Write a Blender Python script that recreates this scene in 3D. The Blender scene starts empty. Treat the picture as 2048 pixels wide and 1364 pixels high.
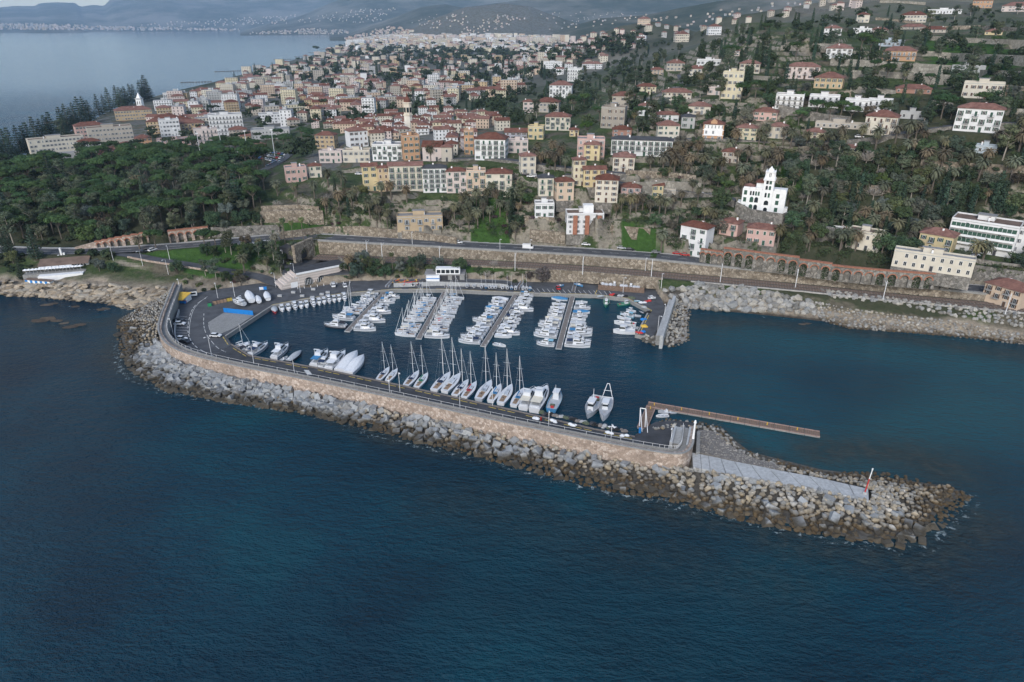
import bpy, math, random
import numpy as np
from mathutils import Vector, Matrix
R=math.radians
rnd=random.Random(7)
sc=bpy.context.scene
# ---------------------------------------------------------------- camera, sky, sun, exposure
H=110.0; PITCH=24.9; F=1365.0
cp,sp=math.cos(R(PITCH)),math.sin(R(PITCH))
cam=bpy.data.cameras.new('camera'); cam.lens=24.0; cam.sensor_width=36.0; cam.clip_start=1; cam.clip_end=60000
co=bpy.data.objects.new('camera',cam); sc.collection.objects.link(co)
co.location=(0,0,H); co.rotation_euler=(R(90-PITCH),0,0); sc.camera=co
SUN_EL,SUN_AZ=34,200      # azimuth the light comes from, clockwise from +Y
w=bpy.data.worlds.new('World'); sc.world=w; w.use_nodes=True
nt=w.node_tree; bg=nt.nodes['Background']
sky=nt.nodes.new('ShaderNodeTexSky'); sky.sky_type='NISHITA'; sky.sun_disc=False
sky.sun_elevation=R(SUN_EL); sky.sun_rotation=R(SUN_AZ); sky.altitude=0; sky.air_density=1.0; sky.dust_density=1.2; sky.ozone_density=1.0
hs=nt.nodes.new('ShaderNodeHueSaturation'); hs.inputs['Saturation'].default_value=0.86
nt.links.new(sky.outputs[0],hs.inputs['Color']); nt.links.new(hs.outputs[0],bg.inputs['Color'])
bg.inputs["Strength"].default_value=0.14
sl=bpy.data.lights.new('sun','SUN'); sl.energy=1.2; sl.angle=R(16); sl.color=(1,0.965,0.93)
so=bpy.data.objects.new('sun',sl); sc.collection.objects.link(so)
_d=Vector((math.sin(R(SUN_AZ))*math.cos(R(SUN_EL)),math.cos(R(SUN_AZ))*math.cos(R(SUN_EL)),math.sin(R(SUN_EL))))
so.rotation_euler=_d.to_track_quat('Z','Y').to_euler()
sc.view_settings.view_transform='Standard'; sc.view_settings.look='None'; sc.view_settings.exposure=0.62; sc.view_settings.gamma=1
sc.view_settings.use_curve_mapping=False
sc.render.engine='CYCLES'; sc.cycles.use_denoising=True; sc.cycles.max_bounces=5; sc.cycles.diffuse_bounces=2; sc.cycles.glossy_bounces=2
sc.cycles.transmission_bounces=2; sc.cycles.volume_bounces=1; sc.cycles.caustics_reflective=False; sc.cycles.caustics_refractive=False

# ---------------------------------------------------------------- projection helpers (photo pixel -> place on the ground)
def K(y):
    v=(682-y)/F; return (cp+v*sp)/(sp-v*cp)
def w2(x,y,z=0.0):
    """point of height z seen at photo pixel x, y"""
    v=(682-y)/F; t=(H-z)/(sp-v*cp); return ((x-1024)/F*t, t*(cp+v*sp))
def w3(x,y,z=0.0):
    a=w2(x,y,z); return Vector((a[0],a[1],z))
def pix(X,Y,Z):
    d=Y*cp-(Z-H)*sp; return 1024+F*X/d, 682-F*(Y*sp+(Z-H)*cp)/d
def ppm(X,Y,Z): return F/(Y*cp-(Z-H)*sp)

# ---------------------------------------------------------------- noise in numpy
_tab=np.random.RandomState(5).rand(256,256)
def vn(x,y,s,seed=0):
    x=np.asarray(x,float)/s+seed*17.3; y=np.asarray(y,float)/s+seed*9.7
    xi=np.floor(x).astype(int); yi=np.floor(y).astype(int); fx=x-xi; fy=y-yi
    fx=fx*fx*(3-2*fx); fy=fy*fy*(3-2*fy)
    g=lambda a,b:_tab[a%256,b%256]
    return (g(xi,yi)*(1-fx)+g(xi+1,yi)*fx)*(1-fy)+(g(xi,yi+1)*(1-fx)+g(xi+1,yi+1)*fx)*fy
def fbm(x,y,s,o=4,seed=0):
    r=0;a=1;t=0
    for i in range(o): r=r+a*vn(x,y,s/2**i,seed+i); t+=a; a*=.5
    return r/t
def sstep(a,b,x):
    t=np.clip((x-a)/(b-a),0,1); return t*t*(3-2*t)

def poly_dist(X,Y,P,closed=False):
    """distance to polyline P, running parameter (index+fraction), signed side (left positive)"""
    X=np.asarray(X,float);Y=np.asarray(Y,float)
    best=np.full(X.shape,1e18); par=np.zeros(X.shape); side=np.zeros(X.shape)
    n=len(P)
    for i in range(n if closed else n-1):
        ax,ay=P[i][:2]; bx,by=P[(i+1)%n][:2]; dx,dy=bx-ax,by-ay; L=dx*dx+dy*dy+1e-9
        t=np.clip(((X-ax)*dx+(Y-ay)*dy)/L,0,1)
        qx=X-(ax+t*dx); qy=Y-(ay+t*dy); d=qx*qx+qy*qy
        m=d<best; best=np.where(m,d,best); par=np.where(m,i+t,par); side=np.where(m,np.sign(dx*qy-dy*qx),side)
    return np.sqrt(best),par,side
def inside(X,Y,P):
    X=np.asarray(X,float);Y=np.asarray(Y,float); c=np.zeros(X.shape,bool); n=len(P); j=n-1
    for i in range(n):
        xi,yi=P[i][:2]; xj,yj=P[j][:2]
        with np.errstate(divide='ignore',invalid='ignore'):
            m=((yi>Y)!=(yj>Y))&(X<(xj-xi)*(Y-yi)/((yj-yi)+1e-12)+xi)
        c^=m; j=i
    return c

# ---------------------------------------------------------------- the ground: height field
SHORE_PX=[(2500,735),(2250,705),(2048,688),(1950,676),(1850,668),(1760,661),(1700,657),(1650,640),(1560,626),(1470,622),(1400,618),(1375,600),(1300,600),
 (1150,588),(1000,583),(880,580),(700,584),(600,588),(540,590),(430,592),(345,600),(305,622),(280,612),(262,618),(240,603),(210,600),(190,607),(160,596),(130,599),(60,592),(0,590),(-200,580),(-500,560)]
FAR_PX=[(-560,470),(-300,405),(-100,365),(0,340),(100,290),(220,226),(330,190),(420,169),(500,147),(560,129),(640,108),(672,98),(690,88),(700,78)]
LAND=[w2(*p) for p in SHORE_PX]+[w2(*p) for p in FAR_PX]+[(-1700,10500),(9000,10500),(9000,150)]
CP=[]
def _col(x,l):
    for y,z in l: CP.append((x,y,z))
_col(-250,[(540,5),(495,8),(440,12),(400,12)])
_col(0,[(575,2.5),(540,5),(515,8),(495,9),(450,13),(400,14),(350,8)])
_col(150,[(575,3),(540,5),(515,8),(490,9.5),(450,15),(390,17),(330,13),(300,8)])
_col(250,[(580,2.5),(545,5),(520,8),(490,10),(465,17),(400,19),(330,14),(290,9),(250,6)])
_col(350,[(565,4),(520,8),(490,11),(455,17),(400,21),(350,18),(300,11),(250,9),(205,5)])
_col(500,[(555,4),(520,8),(484,12),(460,17),(420,22),(380,25),(330,20),(300,13),(250,10),(200,8),(160,5)])
_col(650,[(530,6),(476,14),(455,17),(430,23),(400,28),(350,31),(310,28),(270,23),(230,16),(180,10),(120,7)])
_col(760,[(478,14),(440,22),(400,30),(350,35),(320,37),(280,36),(250,30),(220,20),(170,12),(120,8)])
_col(870,[(482,13),(455,18),(420,25),(392,33),(340,38),(300,40),(270,40),(240,30),(210,20),(150,14),(100,9)])
_col(1000,[(490,12),(460,17),(430,22),(395,32),(340,40),(300,43),(260,42),(220,34),(180,24),(140,16),(100,11)])
_col(1100,[(498,12.5),(470,18),(430,26),(390,34),(340,42),(300,46),(250,45),(200,38),(170,30),(140,24),(110,18)])
_col(1200,[(505,13),(465,21),(430,28),(395,34),(340,43),(300,49),(250,52),(210,52),(170,46),(140,42),(110,40)])
_col(1300,[(515,13),(480,20),(440,26),(390,33),(330,44),(280,52),(230,60),(190,66),(150,67),(120,68),(90,75)])
_col(1400,[(525,12.5),(490,18),(450,22),(400,32),(330,43),(280,53),(230,62),(190,69),(150,73),(110,79),(75,86)])
_col(1500,[(534,12.5),(500,20),(460,22),(427,27),(380,33),(330,42),(280,53),(230,64),(190,73),(150,80),(110,90),(70,102),(40,113.6)])
_col(1620,[(548,12),(505,18.5),(465,22.5),(430,32),(380,38),(330,45),(280,54),(230,64),(190,73),(150,80),(110,90),(70,103),(40,114)])
_col(1750,[(565,11.5),(525,18.5),(490,19),(450,24),(400,34),(350,43),(310,51),(270,59),(220,68),(170,77),(130,85),(90,95),(60,105.2),(30,119),(0,136)])
_col(1900,[(580,11.5),(545,18.5),(505,18.8),(465,25),(400,35),(350,45),(300,56),(265,62),(210,70),(160,79),(120,87),(90,96),(55,107),(30,119),(0,136)])
_col(2048,[(592,11.5),(550,18),(510,20),(480,24),(430,33),(380,43),(330,53),(280,62),(240,69),(180,79),(130,88),(90,97),(50,109),(20,125),(0,138)])
_col(2350,[(620,11.5),(560,20),(480,34),(400,48),(300,65),(200,80),(100,98),(30,122)])
pts=[]
for x,y,z in CP:
    a,b=w2(x,y,z); pts.append((math.atan2(a,b),math.log(math.hypot(a,b)),z))
for th,r,z in [(-.75,1200,6),(-.5,2500,6),(-.2,2500,8),(0,2500,14),(.1,2500,22),(.2,2200,40),(.3,2000,70),(.45,1500,130),(.6,1500,160),(.9,1500,170),(.05,6000,40),(.4,6000,160),(-.4,6000,20),(-.2,6000,25),(.9,6000,200),(-.2,1400,6),(-.1,1400,8),(0,1400,14)]:
    pts.append((th,math.log(r),z))
pts=np.array(pts); _S=1.0
_A=np.hypot(pts[:,0][:,None]-pts[:,0][None],_S*(pts[:,1][:,None]-pts[:,1][None]))
_n=len(pts); _M=np.zeros((_n+3,_n+3)); _M[:_n,:_n]=_A+np.eye(_n)*1e-4*-1
_M[:_n,_n]=1;_M[:_n,_n+1]=pts[:,0];_M[:_n,_n+2]=pts[:,1];_M[_n:,:_n]=_M[:_n,_n:].T
_W=np.linalg.solve(_M,np.concatenate([pts[:,2],[0,0,0]]))
def rbf(th,lr):
    out=np.full(th.shape,_W[_n])+_W[_n+1]*th+_W[_n+2]*lr
    for i in range(_n): out+=_W[i]*np.hypot(th-pts[i,0],_S*(lr-pts[i,1]))
    return out
# reference line: foot of the tall road wall (track height below, road height above)
ZT=7.0
WALL_PX=[(640,478,507),(765,485,512),(880,491,515),(1000,498,520),(1165,507,529),(1303,516,540),(1439,530,552),(1600,547,566),(1764,564,583),(1954,583,600),(2100,597,613),(2400,625,640)]
WALL=[]
for x,yt,yb in WALL_PX:
    X,Y=w2(x,yb,ZT); z=H-Y/K(yt)-1.0; WALL.append((X,Y,z))
def lerp_par(P,par,k=2):
    par=np.asarray(par); i=np.clip(np.floor(par).astype(int),0,len(P)-2); f=par-i; a=np.array([p[k] for p in P]); return a[i]*(1-f)+a[i+1]*f
ROADL=[(-500,488,9),(-100,497,9),(0,500,9),(100,504,9.3),(200,502,10),(300,497,10.7),(400,489,11.5),(480,481,12.3),(560,474,13),(640,469,WALL[0][2])]
ROADL=[w2(x,y,z)+(z,) for x,y,z in ROADL]
RAMP=[(215,503,10),(262,510,9.6),(310,520,8.6),(360,527,7.6),(420,537,6),(470,545,4.6),(520,553,3.4),(548,566,2.2),(580,573,1.9)]
RAMP=[w2(x,y,z)+(z,) for x,y,z in RAMP]
HILLROAD=[(1540,508,20),(1600,498,22),(1660,495,23),(1730,502,23),(1790,520,22.5),(1850,535,19)]
ROADS2=[ # hillside roads: pixels + nothing (heights follow the ground)
 [(880,322),(960,318),(1030,322),(1100,335),(1180,345),(1250,352)],
 [(1130,352),(1220,362),(1290,378),(1360,385),(1420,392),(1470,408)],
 [(1340,283),(1440,280),(1560,278),(1660,281),(1760,278),(1850,262),(1950,252),(2060,248)],
 [(500,352),(545,335),(575,315),(590,300)],
 [(1250,212),(1310,200),(1380,165),(1360,150)],
 [(0,345),(30,330),(50,318)]]
RIDGES=[ # (skyline pixels, foot radius, crest radius, roughness)
 ([(40,66),(70,58),(90,52),(120,50),(150,53),(165,60),(180,66)],12200,12500,.03),
 ([(-700,30),(-300,20),(-80,12),(0,14),(30,11),(70,11),(78,6),(110,4),(150,5),(160,13),(185,9),(208,11),(222,-4),(300,-30),(600,-40),(1000,-38),(1500,-45),(2600,-60)],13000,18500,.16),
 ([(400,70),(470,68),(500,58),(540,46),(580,38),(620,24),(660,6),(720,-14),(800,-20),(900,-18),(1100,-25),(1500,-24),(1800,-28),(2600,-40)],8600,11800,.20),
 ([(600,80),(700,68),(740,50),(790,34),(840,14),(890,8),(930,16),(990,6),(1040,0),(1100,-4),(1200,-6),(1400,-10),(2600,-24)],5600,7600,.18),
 ([(700,90),(780,80),(830,55),(880,32),(930,14),(1000,6),(1060,12),(1100,28),(1150,45),(1220,60),(1400,60)],3600,4700,.20),
 ([(1000,100),(1060,80),(1130,56),(1200,36),(1290,30),(1350,18),(1450,0),(1600,-14),(2600,-40)],2700,3900,.10),
 ([(1060,130),(1120,100),(1180,76),(1240,52),(1300,42),(1350,52),(1400,66),(1460,70)],1050,1500,.16),
 ([(1300,110),(1380,70),(1450,34),(1550,20),(1650,2),(1800,-16),(2600,-50)],800,1250,.10)]
def ridge_h(th,r,X,Y):
    h=np.full(th.shape,-50.0)
    for sky_,r0,r1,ro in RIDGES:
        ths=[];zz=[]
        for x,y in sky_:
            u=(x-1024)/F; v=(682-y)/F; t=math.atan2(u,cp+v*sp); ths.append(t); zz.append(H-r1*math.cos(t)/K(y))
        c=np.interp(th,ths,zz,left=-60,right=zz[-1])
        n=fbm(X,Y,r1*.16,5,int(r1)%13); n2=1-np.abs(2*fbm(X,Y,r1*.09,4,int(r0)%11)-1)
        t=(r-r0*(1+.10*(n-.5)))/(r1-r0); up=np.clip(t,0,1)**1.15; up=np.where(t>1,1-.35*np.clip(t-1,0,2),up)
        base=np.minimum(c,3)
        z=base+(c-base)*up*(1+ (n-.5)*2*ro*(1-np.clip(t,0,1)**3)+(n2-.7)*ro*2.2*np.clip(t,0,1)*(1-np.clip(t,0,1)**4))
        z=np.where((t<-.02),-60,z); z=np.where(c<-20,-60,z)
        h=np.maximum(h,z)
    return h
TERR_A=[(540,300),(900,300),(1300,-20),(2600,-60),(2600,640),(1400,512),(700,482),(520,475)]
def heights(th,r):
    X=r*np.sin(th);Y=r*np.cos(th)
    z=rbf(th,np.log(r))
    near=r<1600
    z+= (fbm(X,Y,60,3,3)-.5)*4*sstep(330,600,r)*sstep(-10,120,X)
    z+= (fbm(X,Y,300,3,4)-.5)*24*sstep(900,2500,r)*sstep(-.02,.25,th)
    # terraces on the hillside
    A=[w2(x,max(y,60),0) for x,y in TERR_A]
    wt=sstep(15,19,z)*sstep(-160,-110,X+0*(Y-330))*(1-sstep(700,1000,r))*np.where((X<20)&(Y>400),0,1)*np.where(X<60,1-sstep(38,42,z)*.9,1)
    st=2.9+1.1*(vn(X,Y,70,8)>.5)
    q=z/st+.9*(vn(X,Y,55,2)-.5)+.25*(vn(X,Y,14,6)-.5)
    fr=q-np.floor(q); tr=(np.floor(q)+.12*fr+.88*sstep(.80,.97,fr)-.9*(vn(X,Y,55,2)-.5)-.25*(vn(X,Y,14,6)-.5))*st
    z=z*(1-wt)+tr*wt
    # sea and shores
    ins=inside(X,Y,LAND); d,_,_=poly_dist(X,Y,LAND,True); sd=np.where(ins,d,-d)
    rocky=(fbm(X,Y,9,4,9)-.5)
    shore=np.where(sd>0, .6+ sd*.22 + np.maximum(sd-14,0)*1.2 + rocky*np.clip(sd*.5,0,3.2)*(r<450), -.3+sd*.3+rocky*1.2*(r<450))
    z=np.where(sd<0,np.maximum(shore,-5.5),np.minimum(np.maximum(z,0.8),shore+np.where(r<450,0,2)))
    # track and road shelves
    dw,pw,sw=poly_dist(X,Y,WALL)
    s=dw*sw; zr=lerp_par(WALL,pw)
    onl=(pw>0)&(pw<len(WALL)-1)
    m=onl&(s<0.2)&(s>-12); z=np.where(m,ZT,z)
    m=onl&(s<=-12)&(s>-30); z=np.where(m,np.minimum(np.maximum(z,ZT-(-s-12)*.55),ZT-(-s-12)*.30+rocky*2*np.clip((-s-13)*.3,0,1)),z)
    z=np.where(onl&(s<=-12),np.minimum(z,ZT-.1),z)
    m=onl&(s>=0.2)&(s<12.5); z=np.where(m,zr,z)
    m=onl&(s>=12.5)&(s<16); z=np.where(m,np.maximum(z,zr),z)
    m=onl&(s>=13.0)&(pw>5.72)&(pw<8.85); z=np.where(m,np.maximum(z,zr+6.3),z)
    m=onl&(s>=14.0)&(s<60)&(pw>=8.85); z=np.where(m,np.maximum(z,zr+4.5),z)
    for P,hw in ((ROADL,6.0),(RAMP,4.2)):
        d,p_,_=poly_dist(X,Y,P); zz=lerp_par(P,p_); k=1-sstep(hw,hw+4,d); k=np.where((z<zz+20),k,0); z=z*(1-k)+zz*k
    rh=ridge_h(th,r,X,Y)
    z=np.where(r>780,np.maximum(z,rh),z)
    for P,zq in QUAYS: z=np.where(near&inside(X,Y,P),np.minimum(z,zq-.6),z)
    for P,zq in PADS: z=np.where(near&inside(X,Y,P),zq,z)
    return z
# quay platforms (polygons in pixels at their own height)
QUAYS=[([w2(x,y,1.6) for x,y in [(333,600),(352,584),(378,590),(420,580),(520,566),(560,574),(620,575),(700,562),(760,560),(880,561),(1000,562),(1130,564),(1300,566),(1312,578),(1326,604),(1334,625),(1305,675),(1270,668),(1297,620),(1253,597),(1190,590),(1000,584),(884,579),(790,579),(690,587),(600,600),(545,611),(452,672),(462,689),(438,705),(372,715),(330,690),(312,655),(316,640)]],1.6)]
PADS=[([w2(x,y,4.5) for x,y in [(560,530),(580,520),(618,515),(650,520),(700,527),(720,545),(700,548),(640,552),(590,560),(566,552)]],4.5)]
RG=np.unique(np.concatenate([np.linspace(140,235,40),np.arange(235,440,.95),np.arange(440,640,1.7),np.arange(640,1600,7),np.geomspace(1600,26000,230)]))
TH=np.linspace(R(-48),R(48),620)
TT,RR=np.meshgrid(TH,RG,indexing='ij')
ZZ=heights(TT,RR)
def ground(X,Y):
    th=math.atan2(X,Y); r=math.hypot(X,Y)
    i=(th-TH[0])/(TH[1]-TH[0]); i=min(max(i,0),len(TH)-1.001); a=int(i); fa=i-a
    j=int(np.searchsorted(RG,r)-1); j=min(max(j,0),len(RG)-2); fb=min(max((r-RG[j])/(RG[j+1]-RG[j]),0),1)
    return float((ZZ[a,j]*(1-fb)+ZZ[a,j+1]*fb)*(1-fa)+(ZZ[a+1,j]*(1-fb)+ZZ[a+1,j+1]*fb)*fa)
def at(x,y,lift=0.0):
    """first point of the ground seen at photo pixel x, y"""
    v=(682-y)/F; u=(x-1024)/F; g=cp+v*sp; th=math.atan2(u,g); k=math.cos(th)
    i=(th-TH[0])/(TH[1]-TH[0]); i=min(max(i,0),len(TH)-1.001); a=int(i); fa=i-a
    col=ZZ[a]*(1-fa)+ZZ[a+1]*fa
    ray=H-(RG*k)*(sp-v*cp)/g
    b=np.nonzero((ray<=col+lift)&(RG>150))[0]
    if len(b)==0: return None
    j=b[0]
    if j==0: r=RG[0]
    else:
        d0=ray[j-1]-col[j-1]-lift; d1=ray[j]-col[j]-lift; t=d0/(d0-d1+1e-9); r=RG[j-1]+(RG[j]-RG[j-1])*t
    X=r*math.sin(th);Y=r*math.cos(th); return Vector((X,Y,ground(X,Y)))

# ---------------------------------------------------------------- materials
MATS={}
def newmat(name):
    m=bpy.data.materials.new(name); m.use_nodes=True; MATS[name]=m
    return m,m.node_tree,m.node_tree.nodes['Principled BSDF']
def N(nt,t,**k):
    n=nt.nodes.new(t)
    for a,b in k.items():
        if a in n.inputs.keys() if hasattr(n,'inputs') else False: n.inputs[a].default_value=b
        else: setattr(n,a,b)
    return n
def noise(nt,scale,detail=4,rough=.55,vec=None,kind='pos'):
    n=nt.nodes.new('ShaderNodeTexNoise'); n.inputs['Scale'].default_value=scale; n.inputs['Detail'].default_value=detail; n.inputs['Roughness'].default_value=rough
    if vec is None:
        if kind=='pos': g=nt.nodes.new('ShaderNodeNewGeometry'); vec=g.outputs['Position']
        else: g=nt.nodes.new('ShaderNodeTexCoord'); vec=g.outputs['Object']
    nt.links.new(vec,n.inputs['Vector']); return n
def ramp(nt,fac,stops,interp='LINEAR'):
    r=nt.nodes.new('ShaderNodeValToRGB'); r.color_ramp.interpolation=interp
    e=r.color_ramp.elements
    while len(e)<len(stops): e.new(.5)
    for k,(p,c) in enumerate(stops): e[k].position=p; e[k].color=(*c,1) if len(c)==3 else c
    nt.links.new(fac,r.inputs[0]); return r.outputs[0]
def mix(nt,fac,a,b,mode='MIX'):
    m=nt.nodes.new('ShaderNodeMix'); m.data_type='RGBA'; m.blend_type=mode; m.clamp_factor=True
    for s,v in ((0,fac),(6,a),(7,b)):
        if hasattr(v,'is_output') or isinstance(v,bpy.types.NodeSocket): nt.links.new(v,m.inputs[s])
        else: m.inputs[s].default_value=v if s==0 else (*v,1)
    return m.outputs[2]
def math_(nt,op,a,b=0.0,c=None):
    m=nt.nodes.new('ShaderNodeMath'); m.operation=op
    for i,v in enumerate((a,b) if c is None else (a,b,c)):
        if isinstance(v,bpy.types.NodeSocket): nt.links.new(v,m.inputs[i])
        else: m.inputs[i].default_value=v
    return m.outputs[0]
def bump(nt,b,hgt,strength=.4,dist=.1):
    n=nt.nodes.new('ShaderNodeBump'); n.inputs['Strength'].default_value=strength; n.inputs['Distance'].default_value=dist
    nt.links.new(hgt,n.inputs['Height']); nt.links.new(n.outputs[0],b.inputs['Normal'])
def simple(name,col,rough=.7,scale=1.2,var=.25,bmp=0,metal=0,spec=.3,kind='pos',scale2=None):
    m,nt,b=newmat(name); n=noise(nt,scale,5,.6,kind=kind)
    f=n.outputs['Fac']
    lo=tuple(c*(1-var) for c in col); hi=tuple(min(1,c*(1+var)) for c in col)
    c=ramp(nt,f,[(.3,lo),(.7,hi)])
    if scale2:
        n2=noise(nt,scale2,3,.6,kind=kind); c=mix(nt,.5,c,ramp(nt,n2.outputs['Fac'],[(.3,tuple(x*.6 for x in col)),(.7,tuple(min(1,x*1.35) for x in col))]))
    nt.links.new(c,b.inputs['Base Color']); b.inputs['Roughness'].default_value=rough; b.inputs['Metallic'].default_value=metal
    b.inputs['Specular IOR Level'].default_value=spec
    if bmp: bump(nt,b,f,bmp,.15)
    return m
def objcol(name,rough=.7,scale=.8,var=.12,spec=.3,rv=.1,bmp=0,kind='pos',coat=0):
    """colour carried by each object (obj.color), with its own stains"""
    m,nt,b=newmat(name); o=nt.nodes.new('ShaderNodeObjectInfo'); n=noise(nt,scale,5,.6,kind=kind)
    g=ramp(nt,n.outputs['Fac'],[(.28,(1-var,)*3),(.72,(1+var,)*3)])
    c=mix(nt,1.0,o.outputs['Color'],g,'MULTIPLY')
    if rv:
        k=math_(nt,'MULTIPLY_ADD',o.outputs['Random'],2*rv,1-rv)
        h=nt.nodes.new('ShaderNodeHueSaturation'); nt.links.new(k,h.inputs['Value']); nt.links.new(c,h.inputs['Color']); c=h.outputs[0]
    nt.links.new(c,b.inputs['Base Color']); b.inputs['Roughness'].default_value=rough; b.inputs['Specular IOR Level'].default_value=spec
    b.inputs['Coat Weight'].default_value=coat
    if bmp: bump(nt,b,n.outputs['Fac'],bmp,.1)
    return m

# ground
def ground_mat():
    m,nt,b=newmat('hill_ground'); g=nt.nodes.new('ShaderNodeNewGeometry'); sepn=nt.nodes.new('ShaderNodeSeparateXYZ'); nt.links.new(g.outputs['True Normal'],sepn.inputs[0])
    sepp=nt.nodes.new('ShaderNodeSeparateXYZ'); nt.links.new(g.outputs['Position'],sepp.inputs[0])
    n1=noise(nt,.05,6,.65); n2=noise(nt,.5,5,.7); n3=noise(nt,.012,5,.6)
    grass=ramp(nt,n2.outputs['Fac'],[(.25,(.022,.038,.014)),(.5,(.048,.072,.026)),(.72,(.085,.095,.045)),(.9,(.14,.12,.08))])
    dirt=ramp(nt,n2.outputs['Fac'],[(.25,(.055,.048,.032)),(.6,(.13,.115,.085)),(.85,(.2,.18,.14))])
    c=mix(nt,ramp(nt,n1.outputs['Fac'],[(.50,(0,0,0)),(.60,(1,1,1))]),grass,dirt)
    stone=ramp(nt,n2.outputs['Fac'],[(.2,(.09,.082,.065)),(.5,(.22,.20,.16)),(.8,(.33,.30,.25))])
    stone=mix(nt,ramp(nt,noise(nt,.09,4,.7).outputs['Fac'],[(.52,(0,0,0)),(.60,(1,1,1))]),stone,grass)
    st=ramp(nt,math_(nt,'ADD',sepn.outputs[2],math_(nt,'MULTIPLY',n1.outputs['Fac'],.22)),[(.74,(1,1,1)),(.82,(0,0,0))])
    c=mix(nt,st,c,stone)
    ua=nt.nodes.new('ShaderNodeAttribute'); ua.attribute_name='urban'; la=nt.nodes.new('ShaderNodeAttribute'); la.attribute_name='lawn'; wa=nt.nodes.new('ShaderNodeAttribute'); wa.attribute_name='wood'
    nu=noise(nt,.06,5,.75); urb=ramp(nt,nu.outputs['Fac'],[(.3,(.07,.072,.07)),(.45,(.16,.155,.145)),(.55,(.06,.075,.045)),(.68,(.20,.12,.095)),(.8,(.25,.24,.22))])
    c=mix(nt,la.outputs['Fac'],c,ramp(nt,n2.outputs['Fac'],[(.25,(.022,.052,.012)),(.7,(.050,.105,.024))]))
    c=mix(nt,wa.outputs['Fac'],c,ramp(nt,n2.outputs['Fac'],[(.25,(.028,.040,.018)),(.7,(.065,.064,.040))]))
    # coastal rock near the water
    rk=ramp(nt,noise(nt,.35,7,.72).outputs['Fac'],[(.25,(.07,.06,.048)),(.5,(.26,.22,.17)),(.75,(.40,.35,.28))])
    low=ramp(nt,math_(nt,'ADD',sepp.outputs[2],math_(nt,'MULTIPLY',n1.outputs['Fac'],3.0)),[(0,(1,1,1)),(1,(1,1,1))])
    lf=nt.nodes.new('ShaderNodeMapRange'); nt.links.new(math_(nt,'ADD',sepp.outputs[2],math_(nt,'MULTIPLY',n1.outputs['Fac'],6.0)),lf.inputs[0]); lf.inputs[1].default_value=6.0; lf.inputs[2].default_value=7.6; lf.inputs[3].default_value=1; lf.inputs[4].default_value=0
    ln=nt.nodes.new('ShaderNodeVectorMath'); ln.operation='LENGTH'; nt.links.new(g.outputs['Position'],ln.inputs[0])
    nearf=nt.nodes.new('ShaderNodeMapRange'); nt.links.new(ln.outputs['Value'],nearf.inputs[0]); nearf.inputs[1].default_value=420; nearf.inputs[2].default_value=460; nearf.inputs[3].default_value=1; nearf.inputs[4].default_value=0
    c=mix(nt,math_(nt,'MULTIPLY',lf.outputs[0],nearf.outputs[0]),c,rk)
    # wet band at the waterline
    wet=nt.nodes.new('ShaderNodeMapRange'); nt.links.new(math_(nt,'ADD',sepp.outputs[2],math_(nt,'MULTIPLY',n2.outputs['Fac'],.8)),wet.inputs[0]); wet.inputs[1].default_value=.7; wet.inputs[2].default_value=1.5; wet.inputs[3].default_value=.25; wet.inputs[4].default_value=1
    h=nt.nodes.new('ShaderNodeHueSaturation'); nt.links.new(wet.outputs[0],h.inputs['Value']); nt.links.new(c,h.inputs['Color']); c=h.outputs[0]
    # far wooded slopes
    nf=noise(nt,.006,9,.72)
    far=ramp(nt,nf.outputs['Fac'],[(.3,(.020,.030,.016)),(.48,(.036,.048,.026)),(.6,(.075,.078,.052)),(.75,(.16,.15,.12))])
    far=mix(nt,ramp(nt,noise(nt,.0011,7,.68).outputs['Fac'],[(.46,(0,0,0)),(.62,(.75,.75,.75))]),far,(.20,.19,.165))
    ff=nt.nodes.new('ShaderNodeMapRange'); nt.links.new(ln.outputs['Value'],ff.inputs[0]); ff.inputs[1].default_value=700; ff.inputs[2].default_value=1100
    c=mix(nt,ff.outputs[0],c,far); c=mix(nt,ua.outputs['Fac'],c,urb)
    nt.links.new(c,b.inputs['Base Color']); b.inputs['Roughness'].default_value=.92; b.inputs['Specular IOR Level'].default_value=.15
    bump(nt,b,n2.outputs['Fac'],.8,.8)
    return m
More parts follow.
